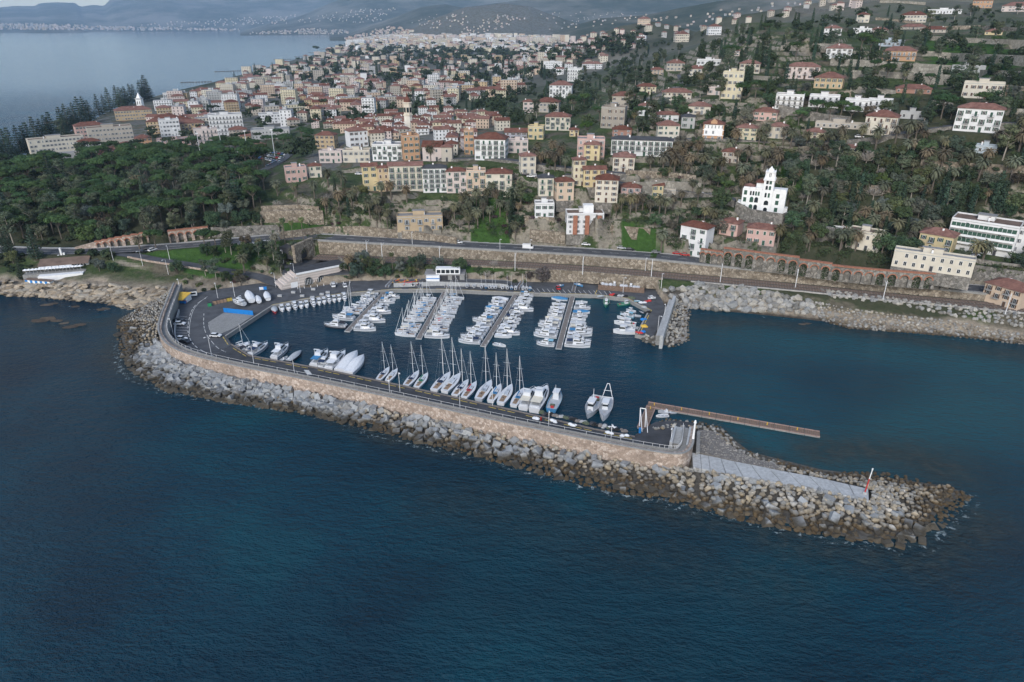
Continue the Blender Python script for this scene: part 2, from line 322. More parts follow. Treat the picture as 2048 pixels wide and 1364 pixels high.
def water_mat():
    m,nt,b=newmat('sea_water'); g=nt.nodes.new('ShaderNodeNewGeometry'); P=g.outputs['Position']
    mp=nt.nodes.new('ShaderNodeMapping'); mp.inputs['Rotation'].default_value=(0,0,R(28)); mp.inputs['Scale'].default_value=(1,2.0,1); nt.links.new(P,mp.inputs['Vector'])
    a=noise(nt,.16,3,.6,mp.outputs[0]); c=noise(nt,.55,4,.65,mp.outputs[0]); d=noise(nt,.02,3,.5,P)
    h=math_(nt,'ADD',math_(nt,'MULTIPLY',a.outputs['Fac'],1.5),math_(nt,'MULTIPLY',c.outputs['Fac'],1.0))
    at_=nt.nodes.new('ShaderNodeAttribute'); at_.attribute_name='calm'; 
    bn=nt.nodes.new('ShaderNodeBump'); bn.inputs['Distance'].default_value=1.5
    st=math_(nt,'MULTIPLY_ADD',at_.outputs['Fac'],-.80,.9); nt.links.new(st,bn.inputs['Strength']); nt.links.new(h,bn.inputs['Height']); nt.links.new(bn.outputs[0],b.inputs['Normal'])
    sh=nt.nodes.new('ShaderNodeAttribute'); sh.attribute_name='shoal'
    rk=nt.nodes.new('ShaderNodeAttribute'); rk.attribute_name='reef'
    base=ramp(nt,d.outputs['Fac'],[(.35,(.0002,.0180,.037)),(.55,(.0003,.034,.060)),(.78,(.0004,.064,.090))])
    base=mix(nt,sh.outputs['Fac'],base,(.010,.075,.095))
    bedn=noise(nt,.3,5,.7,P)
    bed=ramp(nt,bedn.outputs['Fac'],[(.35,(.010,.022,.026)),(.65,(.040,.050,.046))])
    base=mix(nt,math_(nt,'MULTIPLY',rk.outputs['Fac'],ramp(nt,bedn.outputs['Fac'],[(.3,(.55,)*3),(.6,(1,)*3)])),base,bed)
    fo=nt.nodes.new('ShaderNodeAttribute'); fo.attribute_name='foam'; fn=noise(nt,.55,6,.75,P)
    ff=ramp(nt,math_(nt,'ADD',fn.outputs['Fac'],math_(nt,'MULTIPLY',fo.outputs['Fac'],.20)),[(.70,(0,0,0)),(.80,(1,1,1))])
    base=mix(nt,math_(nt,'MULTIPLY',ff,fo.outputs['Fac']),base,(.42,.50,.52))
    nt.links.new(base,b.inputs['Base Color'])
    b.inputs['Roughness'].default_value=.10; b.inputs['IOR'].default_value=1.33; b.inputs['Specular IOR Level'].default_value=.26; b.inputs['Specular Tint'].default_value=(.68,.86,1,1)
    return m
GROUND=ground_mat(); WATER=water_mat()
simple('asphalt',(.082,.086,.093),.9,.25,.30,.1); simple('asphalt_dark',(.058,.061,.067),.9,.3,.3,.1)
simple('concrete',(.26,.26,.25),.85,.3,.22,.2,scale2=2.0); simple('concrete_light',(.40,.41,.41),.85,.12,.18,.1,scale2=1.4)
simple('white_line',(.62,.62,.60),.7,1.5,.12); simple('yellow_line',(.50,.38,.10),.7,1.5,.2)
simple('kerb_stone',(.34,.33,.31),.8,.8,.2); simple('grass',(.034,.065,.020),.95,.7,.45,.3)
simple('plank_wood',(.19,.13,.095),.8,1.2,.25); simple('plank_grey',(.20,.18,.165),.85,1.2,.25)
simple('steel',(.42,.43,.44),.45,1,.1,metal=.6); simple('white_metal',(.72,.73,.74),.5,1,.06); simple('dark_metal',(.05,.05,.055),.5,1,.2)
simple('glass_dark',(.018,.024,.028),.12,1,.3,spec=.6); simple('brick',(.30,.135,.085),.85,1.2,.25,.1)
simple('roof_dark',(.055,.058,.064),.85,.4,.25); simple('roof_flat',(.25,.25,.25),.9,.3,.3,scale2=1.5)
simple('roof_brown',(.16,.115,.09),.9,.3,.3); simple('blue_paint',(.015,.20,.56),.5,1,.1); simple('orange_rail',(.35,.24,.2),.8,1,.2)
simple('bark',(.13,.11,.09),.95,3,.3); simple('bark_pale',(.30,.27,.23),.9,3,.3)
simple('ballast',(.12,.10,.088),.95,2.5,.4,.4); simple('rail_steel',(.20,.15,.12),.5,1,.2,metal=.5)
simple('shutter_green',(.035,.085,.06),.7,1,.2,kind='obj'); simple('shutter_brown',(.10,.06,.04),.7,1,.2,kind='obj'); simple('shutter_grey',(.22,.24,.25),.7,1,.2,kind='obj')
simple('red_paint',(.45,.03,.03),.5,1,.15); simple('white_paint',(.76,.77,.77),.6,.6,.07,spec=.3); simple('ivy',(.030,.055,.018),.95,1.2,.5,.8)
simple('white_marine',(.66,.68,.70),.25,.5,.04,spec=.5); simple('teak',(.30,.21,.14),.7,2,.2); simple('yellow_paint',(.62,.40,.06),.6,1,.15)
simple('rubber',(.02,.02,.02),.8,1,.2); simple('net',(.10,.12,.08),.95,4,.5)
simple('deck_grey',(.36,.38,.40),.6,1,.1)
objcol('plaster',.85,.25,.10,.2,.04); objcol('paint',.35,.6,.05,.5,.02,coat=.2); objcol('cloth',.9,1.5,.12,.2,.03)
objcol('leaf',.75,.55,.38,.2,.22)
def tile_mat():
    m,nt,b=newmat('roof_tile'); n=noise(nt,.45,5,.7); o=nt.nodes.new('ShaderNodeObjectInfo')
    c=ramp(nt,n.outputs['Fac'],[(.25,(.095,.040,.029)),(.5,(.180,.070,.046)),(.75,(.27,.125,.085))])
    h=nt.nodes.new('ShaderNodeHueSaturation'); nt.links.new(math_(nt,'MULTIPLY_ADD',o.outputs['Random'],.5,.72),h.inputs['Value'])
    nt.links.new(math_(nt,'MULTIPLY_ADD',o.outputs['Random'],-.25,1.0),h.inputs['Saturation']); nt.links.new(c,h.inputs['Color']); nt.links.new(h.outputs[0],b.inputs['Base Color'])
    b.inputs['Roughness'].default_value=.85; b.inputs['Specular IOR Level'].default_value=.2
    wv=nt.nodes.new('ShaderNodeTexWave'); wv.inputs['Scale'].default_value=1.2; wv.bands_direction='X'; t=nt.nodes.new('ShaderNodeTexCoord'); nt.links.new(t.outputs['Object'],wv.inputs['Vector'])
    bump(nt,b,wv.outputs['Fac'],.4,.08)
tile_mat()
def stonewall(name,cols,sc_=1.1,mort=(.10,.09,.075)):
    m,nt,b=newmat(name); g=nt.nodes.new('ShaderNodeNewGeometry')
    v=nt.nodes.new('ShaderNodeTexVoronoi'); v.inputs['Scale'].default_value=sc_; nt.links.new(g.outputs['Position'],v.inputs['Vector'])
    e=nt.nodes.new('ShaderNodeTexVoronoi'); e.feature='DISTANCE_TO_EDGE'; e.inputs['Scale'].default_value=sc_; nt.links.new(g.outputs['Position'],e.inputs['Vector'])
    s=nt.nodes.new('ShaderNodeSeparateColor'); nt.links.new(v.outputs['Color'],s.inputs[0])
    c=ramp(nt,s.outputs[0],[(0,cols[0]),(.5,cols[1]),(1,cols[2])])
    n=noise(nt,.12,4,.6); c=mix(nt,1.0,c,ramp(nt,n.outputs['Fac'],[(.3,(.72,.72,.72)),(.7,(1.12,1.12,1.12))]),'MULTIPLY')
    ef=ramp(nt,e.outputs['Distance'],[(0,(1,1,1)),(.07,(0,0,0))])
    c=mix(nt,ef,c,mort); nt.links.new(c,b.inputs['Base Color']); b.inputs['Roughness'].default_value=.92; b.inputs['Specular IOR Level'].default_value=.15
    bump(nt,b,e.outputs['Distance'],.6,.3)
stonewall('wall_stone',[(.17,.14,.105),(.28,.235,.18),(.40,.35,.28)],.9)
stonewall('wall_pink',[(.27,.215,.175),(.40,.32,.265),(.54,.46,.40)],1.3,(.24,.19,.155))
stonewall('wall_pale',[(.24,.225,.19),(.30,.28,.24),(.37,.35,.30)],.7,(.17,.155,.13))
stonewall('wall_grey',[(.14,.135,.12),(.22,.21,.19),(.32,.30,.27)],.8)
def rock_mat(name,cols,zd):
    m,nt,b=newmat(name); o=nt.nodes.new('ShaderNodeNewGeometry'); n=noise(nt,1.1,6,.7)
    try: rsock=o.outputs['Random Per Island']
    except Exception: rsock=None
    oi=nt.nodes.new('ShaderNodeObjectInfo'); r_=math_(nt,'FRACT',math_(nt,'ADD',rsock,oi.outputs['Random']))
    c=ramp(nt,r_,cols)
    c=mix(nt,1.0,c,ramp(nt,n.outputs['Fac'],[(.25,(.6,.6,.6)),(.7,(1.2,1.2,1.2))]),'MULTIPLY')
    s=nt.nodes.new('ShaderNodeSeparateXYZ'); nt.links.new(o.outputs['Position'],s.inputs[0])
    zz=math_(nt,'ADD',s.outputs[2],math_(nt,'MULTIPLY',noise(nt,.25,3,.6).outputs['Fac'],1.4))
    k=nt.nodes.new('ShaderNodeMapRange'); nt.links.new(zz,k.inputs[0]); k.inputs[1].default_value=zd-.35; k.inputs[2].default_value=zd+.55; 
    dk=mix(nt,1.0,c,(.27,.225,.165),'MULTIPLY'); c=mix(nt,k.outputs[0],dk,c)
    nt.links.new(c,b.inputs['Base Color']); b.inputs['Roughness'].default_value=.85; b.inputs['Specular IOR Level'].default_value=.25
    bump(nt,b,n.outputs['Fac'],.5,.15)
rock_mat('block_rock',[(0,(.19,.20,.21)),(.35,(.31,.33,.345)),(.6,(.24,.245,.24)),(.85,(.37,.385,.39)),(1,(.28,.27,.25))],1.85)
rock_mat('boulder_rock',[(0,(.20,.17,.125)),(.2,(.36,.30,.21)),(.4,(.22,.215,.20)),(.6,(.33,.31,.27)),(.8,(.40,.34,.25)),(.92,(.26,.27,.27)),(1,(.52,.48,.41))],1.85)
rock_mat('pale_rock',[(0,(.15,.145,.13)),(.3,(.31,.295,.265)),(.6,(.25,.255,.25)),(.8,(.40,.385,.35)),(1,(.34,.31,.255))],.9)
rock_mat('islet_rock',[(0,(.08,.062,.045)),(1,(.14,.11,.08))],.5)
rock_mat('gravel_rock',[(0,(.16,.15,.14)),(.5,(.26,.245,.225)),(1,(.36,.34,.31))],.5)
simple('shade_painted_rubble',(.085,.078,.066),.95,.9,.5,.8)  # rubble under the rocks, colour darkened to paint shade into their gaps

# ---------------------------------------------------------------- mesh builder and object helpers
COL=sc.collection
class M:
    def __init__(s): s.v=[];s.f=[];s.m=[];s.mats=[]
    def mi(s,n):
        if n not in s.mats: s.mats.append(n)
        return s.mats.index(n)
    def add(s,V,Fc,mat):
        o=len(s.v); s.v+= [tuple(p) for p in V]; s.f+=[tuple(i+o for i in f) for f in Fc]; s.m+=[s.mi(mat)]*len(Fc); return s
    def box(s,x0,x1,y0,y1,z0,z1,mat,rot=0,c=(0,0)):
        V=[(x,y,z) for z in (z0,z1) for x,y in ((x0,y0),(x1,y0),(x1,y1),(x0,y1))]
        if rot:
            cr,sr=math.cos(rot),math.sin(rot); V=[(c[0]+(x-c[0])*cr-(y-c[1])*sr,c[1]+(x-c[0])*sr+(y-c[1])*cr,z) for x,y,z in V]
        return s.add(V,[(3,2,1,0),(4,5,6,7),(0,1,5,4),(1,2,6,5),(2,3,7,6),(3,0,4,7)],mat)
    def prism(s,P,z0,z1,mat,top=None):
        n=len(P); A=sum(P[i][0]*P[(i+1)%n][1]-P[(i+1)%n][0]*P[i][1] for i in range(n))
        if A<0: P=P[::-1]
        g=lambda z,i: z[i] if isinstance(z,(list,tuple)) else z
        V=[(P[i][0],P[i][1],g(z0,i)) for i in range(n)]+[(P[i][0],P[i][1],g(z1,i)) for i in range(n)]
        s.add(V,[(i,(i+1)%n,(i+1)%n+n,i+n) for i in range(n)]+[tuple(range(n-1,-1,-1))],mat)
        return s.add(V[n:],[tuple(range(n))],top or mat)
    def tube(s,p,q,r0,r1=None,mat='steel',n=6):
        p=Vector(p);q=Vector(q); r1=r0 if r1 is None else r1; d=(q-p).normalized(); a=d.orthogonal().normalized(); b=d.cross(a)
        V=[p+(a*math.cos(t)+b*math.sin(t))*r0 for t in [2*math.pi*i/n for i in range(n)]]+[q+(a*math.cos(t)+b*math.sin(t))*r1 for t in [2*math.pi*i/n for i in range(n)]]
        return s.add(V,[(i,(i+1)%n,(i+1)%n+n,i+n) for i in range(n)]+[tuple(range(n-1,-1,-1)),tuple(range(n,2*n))],mat)
    def loft(s,rings,mat,cap=True,closed=True):
        n=len(rings[0]); V=[p for r_ in rings for p in r_]; Fc=[]
        for k in range(len(rings)-1):
            for i in range(n if closed else n-1): Fc.append((k*n+i,k*n+(i+1)%n,(k+1)*n+(i+1)%n,(k+1)*n+i))
        if cap: Fc+=[tuple(range(n-1,-1,-1)),tuple(range((len(rings)-1)*n,len(rings)*n))]
        return s.add(V,Fc,mat)
    def mesh(s,name,smooth=False):
        me=bpy.data.meshes.new(name); me.from_pydata(s.v,[],s.f)
        for n in s.mats: me.materials.append(MATS[n])
        me.polygons.foreach_set('material_index',s.m)
        if smooth: me.polygons.foreach_set('use_smooth',[True]*len(s.f))
        me.update(); return me
    def build(s,name,parent=None,smooth=False,color=None):
        return obj(name,s.mesh(name,smooth),parent,color)
def obj(name,me,parent=None,color=None,loc=None,rz=None,scale=None):
    o=bpy.data.objects.new(name,me); COL.objects.link(o)
    if parent: o.parent=parent
    if color: o.color=(*color,1)
    if loc is not None: o.location=loc
    if rz is not None: o.rotation_euler=(0,0,rz)
    if scale is not None: o.scale=scale if hasattr(scale,'__len__') else (scale,)*3
    return o
def tag(o,label=None,cat=None,group=None,kind=None):
    if label: o['label']=label
    if cat: o['category']=cat
    if group: o['group']=group
    if kind: o['kind']=kind
    return o
def thing(name,loc,rz=0,label=None,cat=None,group=None,scale=1):
    o=bpy.data.objects.new(name,None); COL.objects.link(o); o.location=loc; o.rotation_euler=(0,0,rz); o.scale=(scale,)*3; o.empty_display_size=.5
    return tag(o,label,cat,group)
KIDS={}
def proto(name,parts):
    """parts: list of (part name, mesh, colour key or None, [sub parts])"""
    KIDS[name]=parts
def spawn(pname,name,loc,rz,label,cat,group=None,colors={},scale=1):
    t=thing(name,loc,rz,label,cat,group); t.scale=scale if hasattr(scale,'__len__') else (scale,)*3
    for pn,me,ck,subs in KIDS[pname]:
        o=obj(pn,me,t); c=colors.get(ck) or colors.get('all')
        if c: o.color=(*c,1)
        for sn,sm,sk in subs:
            q=obj(sn,sm,o); c=colors.get(sk) or colors.get('all')
            if c: q.color=(*c,1)
    return t
ORD=['first','second','third','fourth','fifth','sixth','seventh','eighth','ninth','tenth','eleventh','twelfth','thirteenth','fourteenth','fifteenth','sixteenth','seventeenth','eighteenth','nineteenth','twentieth']
def ordn(i):
    if i<20: return ORD[i]
    T=['twenty','thirty','forty','fifty','sixty','seventy','eighty','ninety']; t,u=divmod(i+1,10)
    if i+1>=100: return ['one','two','three','four'][ (i+1)//100-1]+' hundred and '+ordn((i)%100)
    return {20:'twentieth',30:'thirtieth',40:'fortieth',50:'fiftieth',60:'sixtieth',70:'seventieth',80:'eightieth',90:'ninetieth'}[i+1] if u==0 else T[t-2]+'-'+ORD[u-1]

# ---------------------------------------------------------------- ground, sea, haze
def grid_obj(name,X,Y,Z,mask,mat):
    nx,ny=X.shape; me=bpy.data.meshes.new(name)
    i,j=np.meshgrid(np.arange(nx-1),np.arange(ny-1),indexing='ij'); a=i*ny+j
    q=np.stack([a,a+1,a+ny+1,a+ny],-1).reshape(-1,4)
    keep=mask.reshape(-1)[q].any(1); q=q[keep][:,::-1]
    used=np.zeros(nx*ny,bool); used[q.reshape(-1)]=True; idx=np.cumsum(used)-1; q=idx[q]
    V=np.stack([X,Y,Z],-1).reshape(-1,3)[used]
    me.vertices.add(len(V)); me.vertices.foreach_set('co',V.astype(np.float32).reshape(-1))
    me.loops.add(q.size); me.loops.foreach_set('vertex_index',q.astype(np.int32).reshape(-1))
    me.polygons.add(len(q)); me.polygons.foreach_set('loop_start',np.arange(0,q.size,4,dtype=np.int32))
    me.update(calc_edges=True); me.materials.append(mat)
    return tag(obj(name,me),kind='structure'),used
XX=RR*np.sin(TT);YY=RR*np.cos(TT)
hill,_u=grid_obj('hill_terrain',XX,YY,ZZ,ZZ>-3.5,GROUND)
print('terrain verts',len(hill.data.vertices))
# sea: one sheet, finer near the shore so that shoals and calm water can be told
_ra=np.concatenate([np.linspace(60,700,300),np.geomspace(710,40000,60)]); _ta=np.linspace(R(-75),R(75),300)
_T,_Rr=np.meshgrid(_ta,_ra,indexing='ij'); _X=_Rr*np.sin(_T); _Y=_Rr*np.cos(_T)-0
sea,_us=grid_obj('sea_water',_X,_Y,np.zeros(_X.shape),np.ones(_X.shape,bool),WATER)
def attr(o,name,a):
    at_=o.data.attributes.new(name,'FLOAT','POINT'); at_.data.foreach_set('value',a.astype(np.float32).reshape(-1))
BASIN=[w2(x,y) for x,y in [(330,640),(372,712),(640,748),(1000,812),(1390,905),(1300,700),(1320,600),(1000,575),(600,580),(430,640)]]
_d,_,_=poly_dist(_X,_Y,BASIN,True); _sd=np.where(inside(_X,_Y,BASIN),_d,-_d)
calm=sstep(-25,12,_sd)*.8; _d2,_,_=poly_dist(_X,_Y,[w2(x,y) for x,y in [(1380,780),(1500,720),(1700,720),(1900,760)]]); calm=np.maximum(calm,.45*(1-sstep(30,75,_d2)))
SHOAL=[([(1500,900),(1650,915),(1800,870),(1950,800)],26,.75),([(1450,660),(1600,690),(1850,720),(2100,740)],22,.6),([(1450,780),(1600,800),(1750,800)],18,.35),([(900,1100),(1150,1180),(1500,1230)],30,.16),([(1000,1300),(1400,1320)],25,.2)]
shoal=np.zeros(_X.shape)
_wx=_X+(fbm(_X,_Y,40,3,1)-.5)*30; _wy=_Y+(fbm(_X,_Y,40,3,2)-.5)*30
for P,wd,k in SHOAL:
    d_,_,_=poly_dist(_wx,_wy,[w2(*p) for p in P]); shoal=np.maximum(shoal,k*np.exp(-(d_/wd)**2))
REEF=[([(1640,905),(1720,890),(1830,905),(1900,930)],9,.95),([(1240,985),(1450,1040),(1650,1095),(1850,1115),(1960,1040)],9,.75),([(230,640),(240,700),(320,760),(520,800),(800,870),(1200,960)],6,.8),
 ([(60,640),(150,650),(260,640)],8,.6),([(1400,640),(1500,640),(1650,655),(1850,685),(2048,705)],6,.8),([(1420,865),(1520,920),(1640,950)],5,.8),([(850,1010),(1150,1060),(1350,1120),(1600,1180)],10,.35),([(900,1015),(1250,1130),(1550,1215)],6,.25)]
reef=np.zeros(_X.shape)
for P,wd,k in REEF:
    d_,_,_=poly_dist(_wx*.5+_X*.5,_wy*.5+_Y*.5,[w2(*p) for p in P]); reef=np.maximum(reef,k*np.exp(-(d_/wd)**2))
calm=np.maximum(calm,.95*sstep(500,1500,_Y)); attr(sea,'calm',calm); attr(sea,'shoal',shoal); attr(sea,'reef',reef)
foam=np.zeros(_X.shape)
for P,wd,k in [([(232,642),(232,690),(258,738),(328,782),(450,806),(600,828),(800,878),(1000,930),(1200,983),(1345,1008),(1500,1048),(1700,1084),(1830,1092),(1895,1050),(1950,992)],3.2,.85),([(1760,1085),(1850,1095)],3.0,.9),([(60,598),(160,612),(262,622)],4,.7),([(75,642),(160,652)],4,.6),([(1400,622),(1640,640),(1850,672),(2060,692)],2.2,.6)]:
    d_,_,_=poly_dist(_wx*.3+_X*.7,_wy*.3+_Y*.7,[w2(*p) for p in P]); foam=np.maximum(foam,k*np.exp(-(d_/wd)**2))
attr(sea,'foam',foam)
# haze: one closed box round the scene
HZ,_nt,_b=newmat('haze_air'); _nt.nodes.remove(_b); _pv=_nt.nodes.new('ShaderNodeVolumePrincipled'); _pv.inputs['Color'].default_value=(.50,.72,1.0,1); _pv.inputs['Density'].default_value=4.4e-5; _pv.inputs['Anisotropy'].default_value=0
_nt.links.new(_pv.outputs[0],_nt.nodes['Material Output'].inputs['Volume'])
m_=M(); m_.box(-20000,20000,-300,19300,-8,float(ZZ.max())+15,'haze_air'); tag(m_.build('haze'),'pale blue haze lying over the far coast',None,None,'stuff')

def px_mask(polys):
    o=np.zeros(XX.shape,bool); k_=np.clip(RR*.045,10,80); wx=XX+(fbm(XX,YY,22,4,11)-.5)*k_; wy=YY+(fbm(XX,YY,22,4,12)-.5)*k_
    for P,z in polys: o|=inside(wx,wy,[w2(x,y,z) for x,y in P])
    return o
def soft(mk,lo=.35,hi=.6,s=25):
    return np.clip(mk*1.0,0,1)
urban=px_mask([([(60,320),(150,240),(330,195),(480,150),(640,112),(700,86),(1100,78),(1130,120),(1060,180),(1000,205),(900,215),(700,240),(600,270),(500,300),(300,290),(150,312)],10),([(590,330),(640,255),(800,232),(1000,235),(1010,330),(720,330)],36)])
lawn=px_mask([([(930,472),(940,425),(960,412),(1005,412),(1018,440),(1015,474)],22),([(1565,300),(1690,296),(1700,318),(1570,320)],52),([(1895,243),(2060,238),(2060,262),(1900,266)],64),([(1850,116),(2060,128),(2060,145),(1860,138)],85),([(1230,480),(1330,488),(1330,498),(1230,490)],16),([(560,445),(640,445),(640,462),(560,460)],16),([(265,508),(330,520),(470,528),(560,495),(420,500),(290,506)],10)])
wood=px_mask([([(-60,360),(60,330),(300,300),(540,305),(560,350),(530,440),(400,462),(190,485),(-60,490)],17),([(1600,340),(2080,300),(2100,410),(1700,400),(1620,390)],36),([(1540,470),(1660,440),(1780,455),(1860,500),(1935,545),(1930,575),(1780,560),(1560,530)],18)])
for nm_,mk in (('urban',urban),('lawn',lawn),('wood',wood)): attr(hill,nm_,(mk*1.0).reshape(-1)[_u])
def reshape_ground():
    co_=np.stack([XX,YY,ZZ],-1).reshape(-1,3)[_u].astype(np.float32); hill.data.vertices.foreach_set('co',co_.reshape(-1)); hill.data.update()
# ---------------------------------------------------------------- harbour structures
def resample(P,step):
    out=[P[0]]; 
    for a,b in zip(P[:-1],P[1:]):
        L=math.dist(a[:2],b[:2]); n=max(1,int(round(L/step)))
        for i in range(1,n+1): t=i/n; out.append(tuple(a[k]*(1-t)+b[k]*t for k in range(len(a))))
    return out
def smooth_line(P,step=4,it=2):
    P=[tuple(p) for p in P]
    for _ in range(it):
        Q=[P[0]]
        for a,b in zip(P[:-1],P[1:]): Q+= [tuple(.75*x+.25*y for x,y in zip(a,b)),tuple(.25*x+.75*y for x,y in zip(a,b))]
        Q.append(P[-1]); P=Q
    return resample(P,step)
def offset(P,d):
    out=[]
    for i,p in enumerate(P):
        a=P[max(i-1,0)]; b=P[min(i+1,len(P)-1)]; dx,dy=b[0]-a[0],b[1]-a[1]; L=math.hypot(dx,dy)+1e-9
        out.append((p[0]-dy/L*d,p[1]+dx/L*d)+tuple(p[2:]))
    return out
def ribbon(m,P,wl,wr,zf,mat,width_uv=None):
    """flat strip from offset wl (left) to wr; zf(x,y,point) gives height"""
    A=offset(P,wl);B=offset(P,wr); V=[];Fc=[]
    for a,b,p in zip(A,B,P): V+=[(a[0],a[1],zf(a[0],a[1],p)),(b[0],b[1],zf(b[0],b[1],p))]
    for i in range(len(P)-1): Fc.append((2*i,2*i+1,2*i+3,2*i+2))
    return m.add(V,Fc,mat)
def wall_line(m,P,wl,wr,zb,zt,mat,top=None):
    """upright wall following P, between offsets wl (left) and wr, heights as functions of the point"""
    A=offset(P,wl);B=offset(P,wr); rings=[]
    for a,b,p in zip(A,B,P): rings.append([(a[0],a[1],zb(p)),(b[0],b[1],zb(p)),(b[0],b[1],zt(p)),(a[0],a[1],zt(p))])
    m.loft(rings,mat)
    if top:
        V=[];Fc=[]
        for r_ in rings: V+=[(r_[3][0],r_[3][1],r_[3][2]+.006),(r_[2][0],r_[2][1],r_[2][2]+.006)]
        for i in range(len(P)-1): Fc.append((2*i,2*i+1,2*i+3,2*i+2))
        m.add(V,Fc,top)
    return m
def struct(o): return tag(o,kind='structure')
# quay platform
q=M(); q.prism(QUAYS[0][0],-5,1.6,'concrete','asphalt'); struct(q.build('harbour_quay'))
# quay edge kerb and dashed yellow markings
QE=[(1290,672),(1322,622)]
EDGE_PX=[(1272,668),(1297,620),(1253,597.5),(1190,590.5),(1000,584.5),(884,579.5),(790,579.5),(690,587.5),(600,600.5),(545,611.5),(453,672),(464,688.5),(500,711),(640,736.5),(800,770),(1000,814),(1190,858),(1270,873)]
EDGE=[w2(x,y,1.6)+(1.6,) for x,y in EDGE_PX]
# the long breakwater platform (road behind the wall)
WT_PX=[(347,566),(334,598),(320,632),(314.5,655),(319,672),(334,690),(368,707),(450,728),(600,757),(800,799),(1000,843.5),(1200,884),(1300,902),(1345,909),(1372,907),(1386,893),(1389,872),(1389,852)]
WZ=6.4
WT=smooth_line([w2(x,y,WZ)+(WZ,) for x,y in WT_PX],5,2)     # outer top edge, left side = inland
plat=offset(WT,0.5)
road_in=[w2(x,y,1.6) for x,y in [(1386,872),(1360,862),(1270,873),(1190,858),(1000,814),(800,770),(640,736.5),(500,711),(464,688.5),(453,672)]]
pm=M(); pm.prism([p[:2] for p in plat if p[0]>-130]+[p for p in road_in],-5,1.55,'concrete','asphalt_dark'); struct(pm.build('breakwater_road'))
# wall with its walk
bw=thing('breakwater_wall',(0,0,0),0,'long curved pinkish stone wall with grey walk on top guarding the marina','sea wall')
m=M(); wall_line(m,WT,0,.55,lambda p:-1.0,lambda p:WZ-.05,'wall_pink'); m2=M(); m2b=M()
A=M(); wall_line(A,WT,-.12,.45,lambda p:WZ-.05,lambda p:WZ+.22,'concrete'); A.build('coping',bw)
m=M(); wall_line(m,WT,0,1.2,lambda p:-1.0,lambda p:WZ-.05,'wall_pink'); m.build('stone_facing',bw)
m=M(); wall_line(m,WT,1.2,3.0,lambda p:1.0,lambda p:WZ-1.0,'concrete'); m.build('walkway',bw)
m=M(); wall_line(m,WT,3.0,3.25,lambda p:1.0,lambda p:WZ-.3,'concrete'); m.build('inner_parapet',bw)
# railing posts along the walk
PR=resample(offset(WT,3.12),6)
rp=M(); rp.v=[]; 
post=M().tube((0,0,0),(0,0,.9),.05,mat='white_metal',n=4).mesh('railing_post')
for p in PR[6:]: obj('railing_post',post,bw,loc=(p[0],p[1],WZ-.3))
rl=M()
for a,b in zip(PR[6:-1],PR[7:]): rl.tube((a[0],a[1],WZ+.55),(b[0],b[1],WZ+.55),.035,mat='white_metal',n=4)
rl.build('handrail',bw)
# kerbs and painted lines
kb=thing('quay_kerb',(0,0,0),0,'low stone kerb along the water edge of the harbour quay','kerb')
km=M(); wall_line(km,resample(EDGE[:11],6),-.05,-.55,lambda p:1.5,lambda p:1.78,'kerb_stone'); km.build('kerb',kb)
km=M(); wall_line(km,resample(EDGE[11:],6),-.05,-.45,lambda p:1.4,lambda p:1.9,'plank_grey'); km.build('bumper',kb)
yl=M(); E2=resample(offset(EDGE[10:],-1.3),3.2)
for i in range(0,len(E2)-1):
    if i%4<3: ribbon(yl,[E2[i],tuple((a+b)/2*1.0+(b-a)*.28 for a,b in zip(E2[i],E2[i+1]))],.16,-.16,lambda x,y,p:1.615,'yellow_line')
E3=resample(offset(EDGE[:10],-1.2),3)
for i in range(0,len(E3)-1):
    if i%4<3: ribbon(yl,[E3[i],E3[i+1]],.16,-.16,lambda x,y,p:1.615,'yellow_line')
struct(yl.build('road_markings'))
wl_=M()
def gline(pts,z,wd=.14,dash=None,mat='white_line'):
    P=[w2(x,y,z) for x,y in pts]; P=resample(smooth_line(P,2,2),1.6)
    for i in range(len(P)-1):
        if dash is None or i%dash[1]<dash[0]: ribbon(wl_,[P[i]+(0,),P[i+1]+(0,)],wd,-wd,lambda x,y,p:z+.02,mat)
gline([(412,596),(392,608),(381,625),(376,650),(376,668),(386,690),(410,705),(440,718)],1.6,.13,(2,3))
gline([(415,593),(397,606),(385,622),(379,650),(379,668)],1.6,.08)
gline([(408,627),(407,650),(412,668),(424,684),(436,697),(452,704)],1.6,.1,(2,3))
gline([(452,630),(416,645),(420,660)],1.6,.1)
for i in range(15): gline([(356-i*.9+ (i>8)*(i-8)*3.2,632+i*5.6),(375-i*.1+(i>8)*(i-8)*2.6,634+i*5.4)],1.6,.09)
for i in range(18): gline([(1043+i*10.3,576+i*.38),(1049+i*10.3,582.5+i*.42)],1.6,.1)
gline([(1190,588),(1194,580)],1.6,.2,None,'yellow_line')
for i in range(6): gline([(608+i*1.2,740.5+i*1.6),(618+i*1.2,741+i*1.5)],1.55,.25)
tag(wl_.build('road_markings'),kind='structure')
# ramp slab and blue barrier
rs=M(); rs.prism([w2(x,y,1.64) for x,y in [(416,645),(448,625),(508,630),(470,655),(440,668),(423,672)]],1.2,1.64,'concrete'); struct(rs.build('slipway'))
bb=thing('boat_yard_barrier',w3(477,628,1.64),0,'bright blue panel fence between the ramp and the stored white boats','barrier')
a=Vector(w2(448,624.5,1.6));b=Vector(w2(507,630.5,1.6)); d=(b-a)
for i in range(7):
    p=a+d*(i/7+.002); q_=a+d*((i+1)/7-.002); n_=Vector((d.y,-d.x)).normalized()*.08
    pmn=M(); pmn.prism([(p+n_-Vector(bb.location[:2]))[:],(q_+n_-Vector(bb.location[:2]))[:],(q_-n_-Vector(bb.location[:2]))[:],(p-n_-Vector(bb.location[:2]))[:]],0,1.9+.03*(i%2),'blue_paint'); pmn.build('panel',bb)
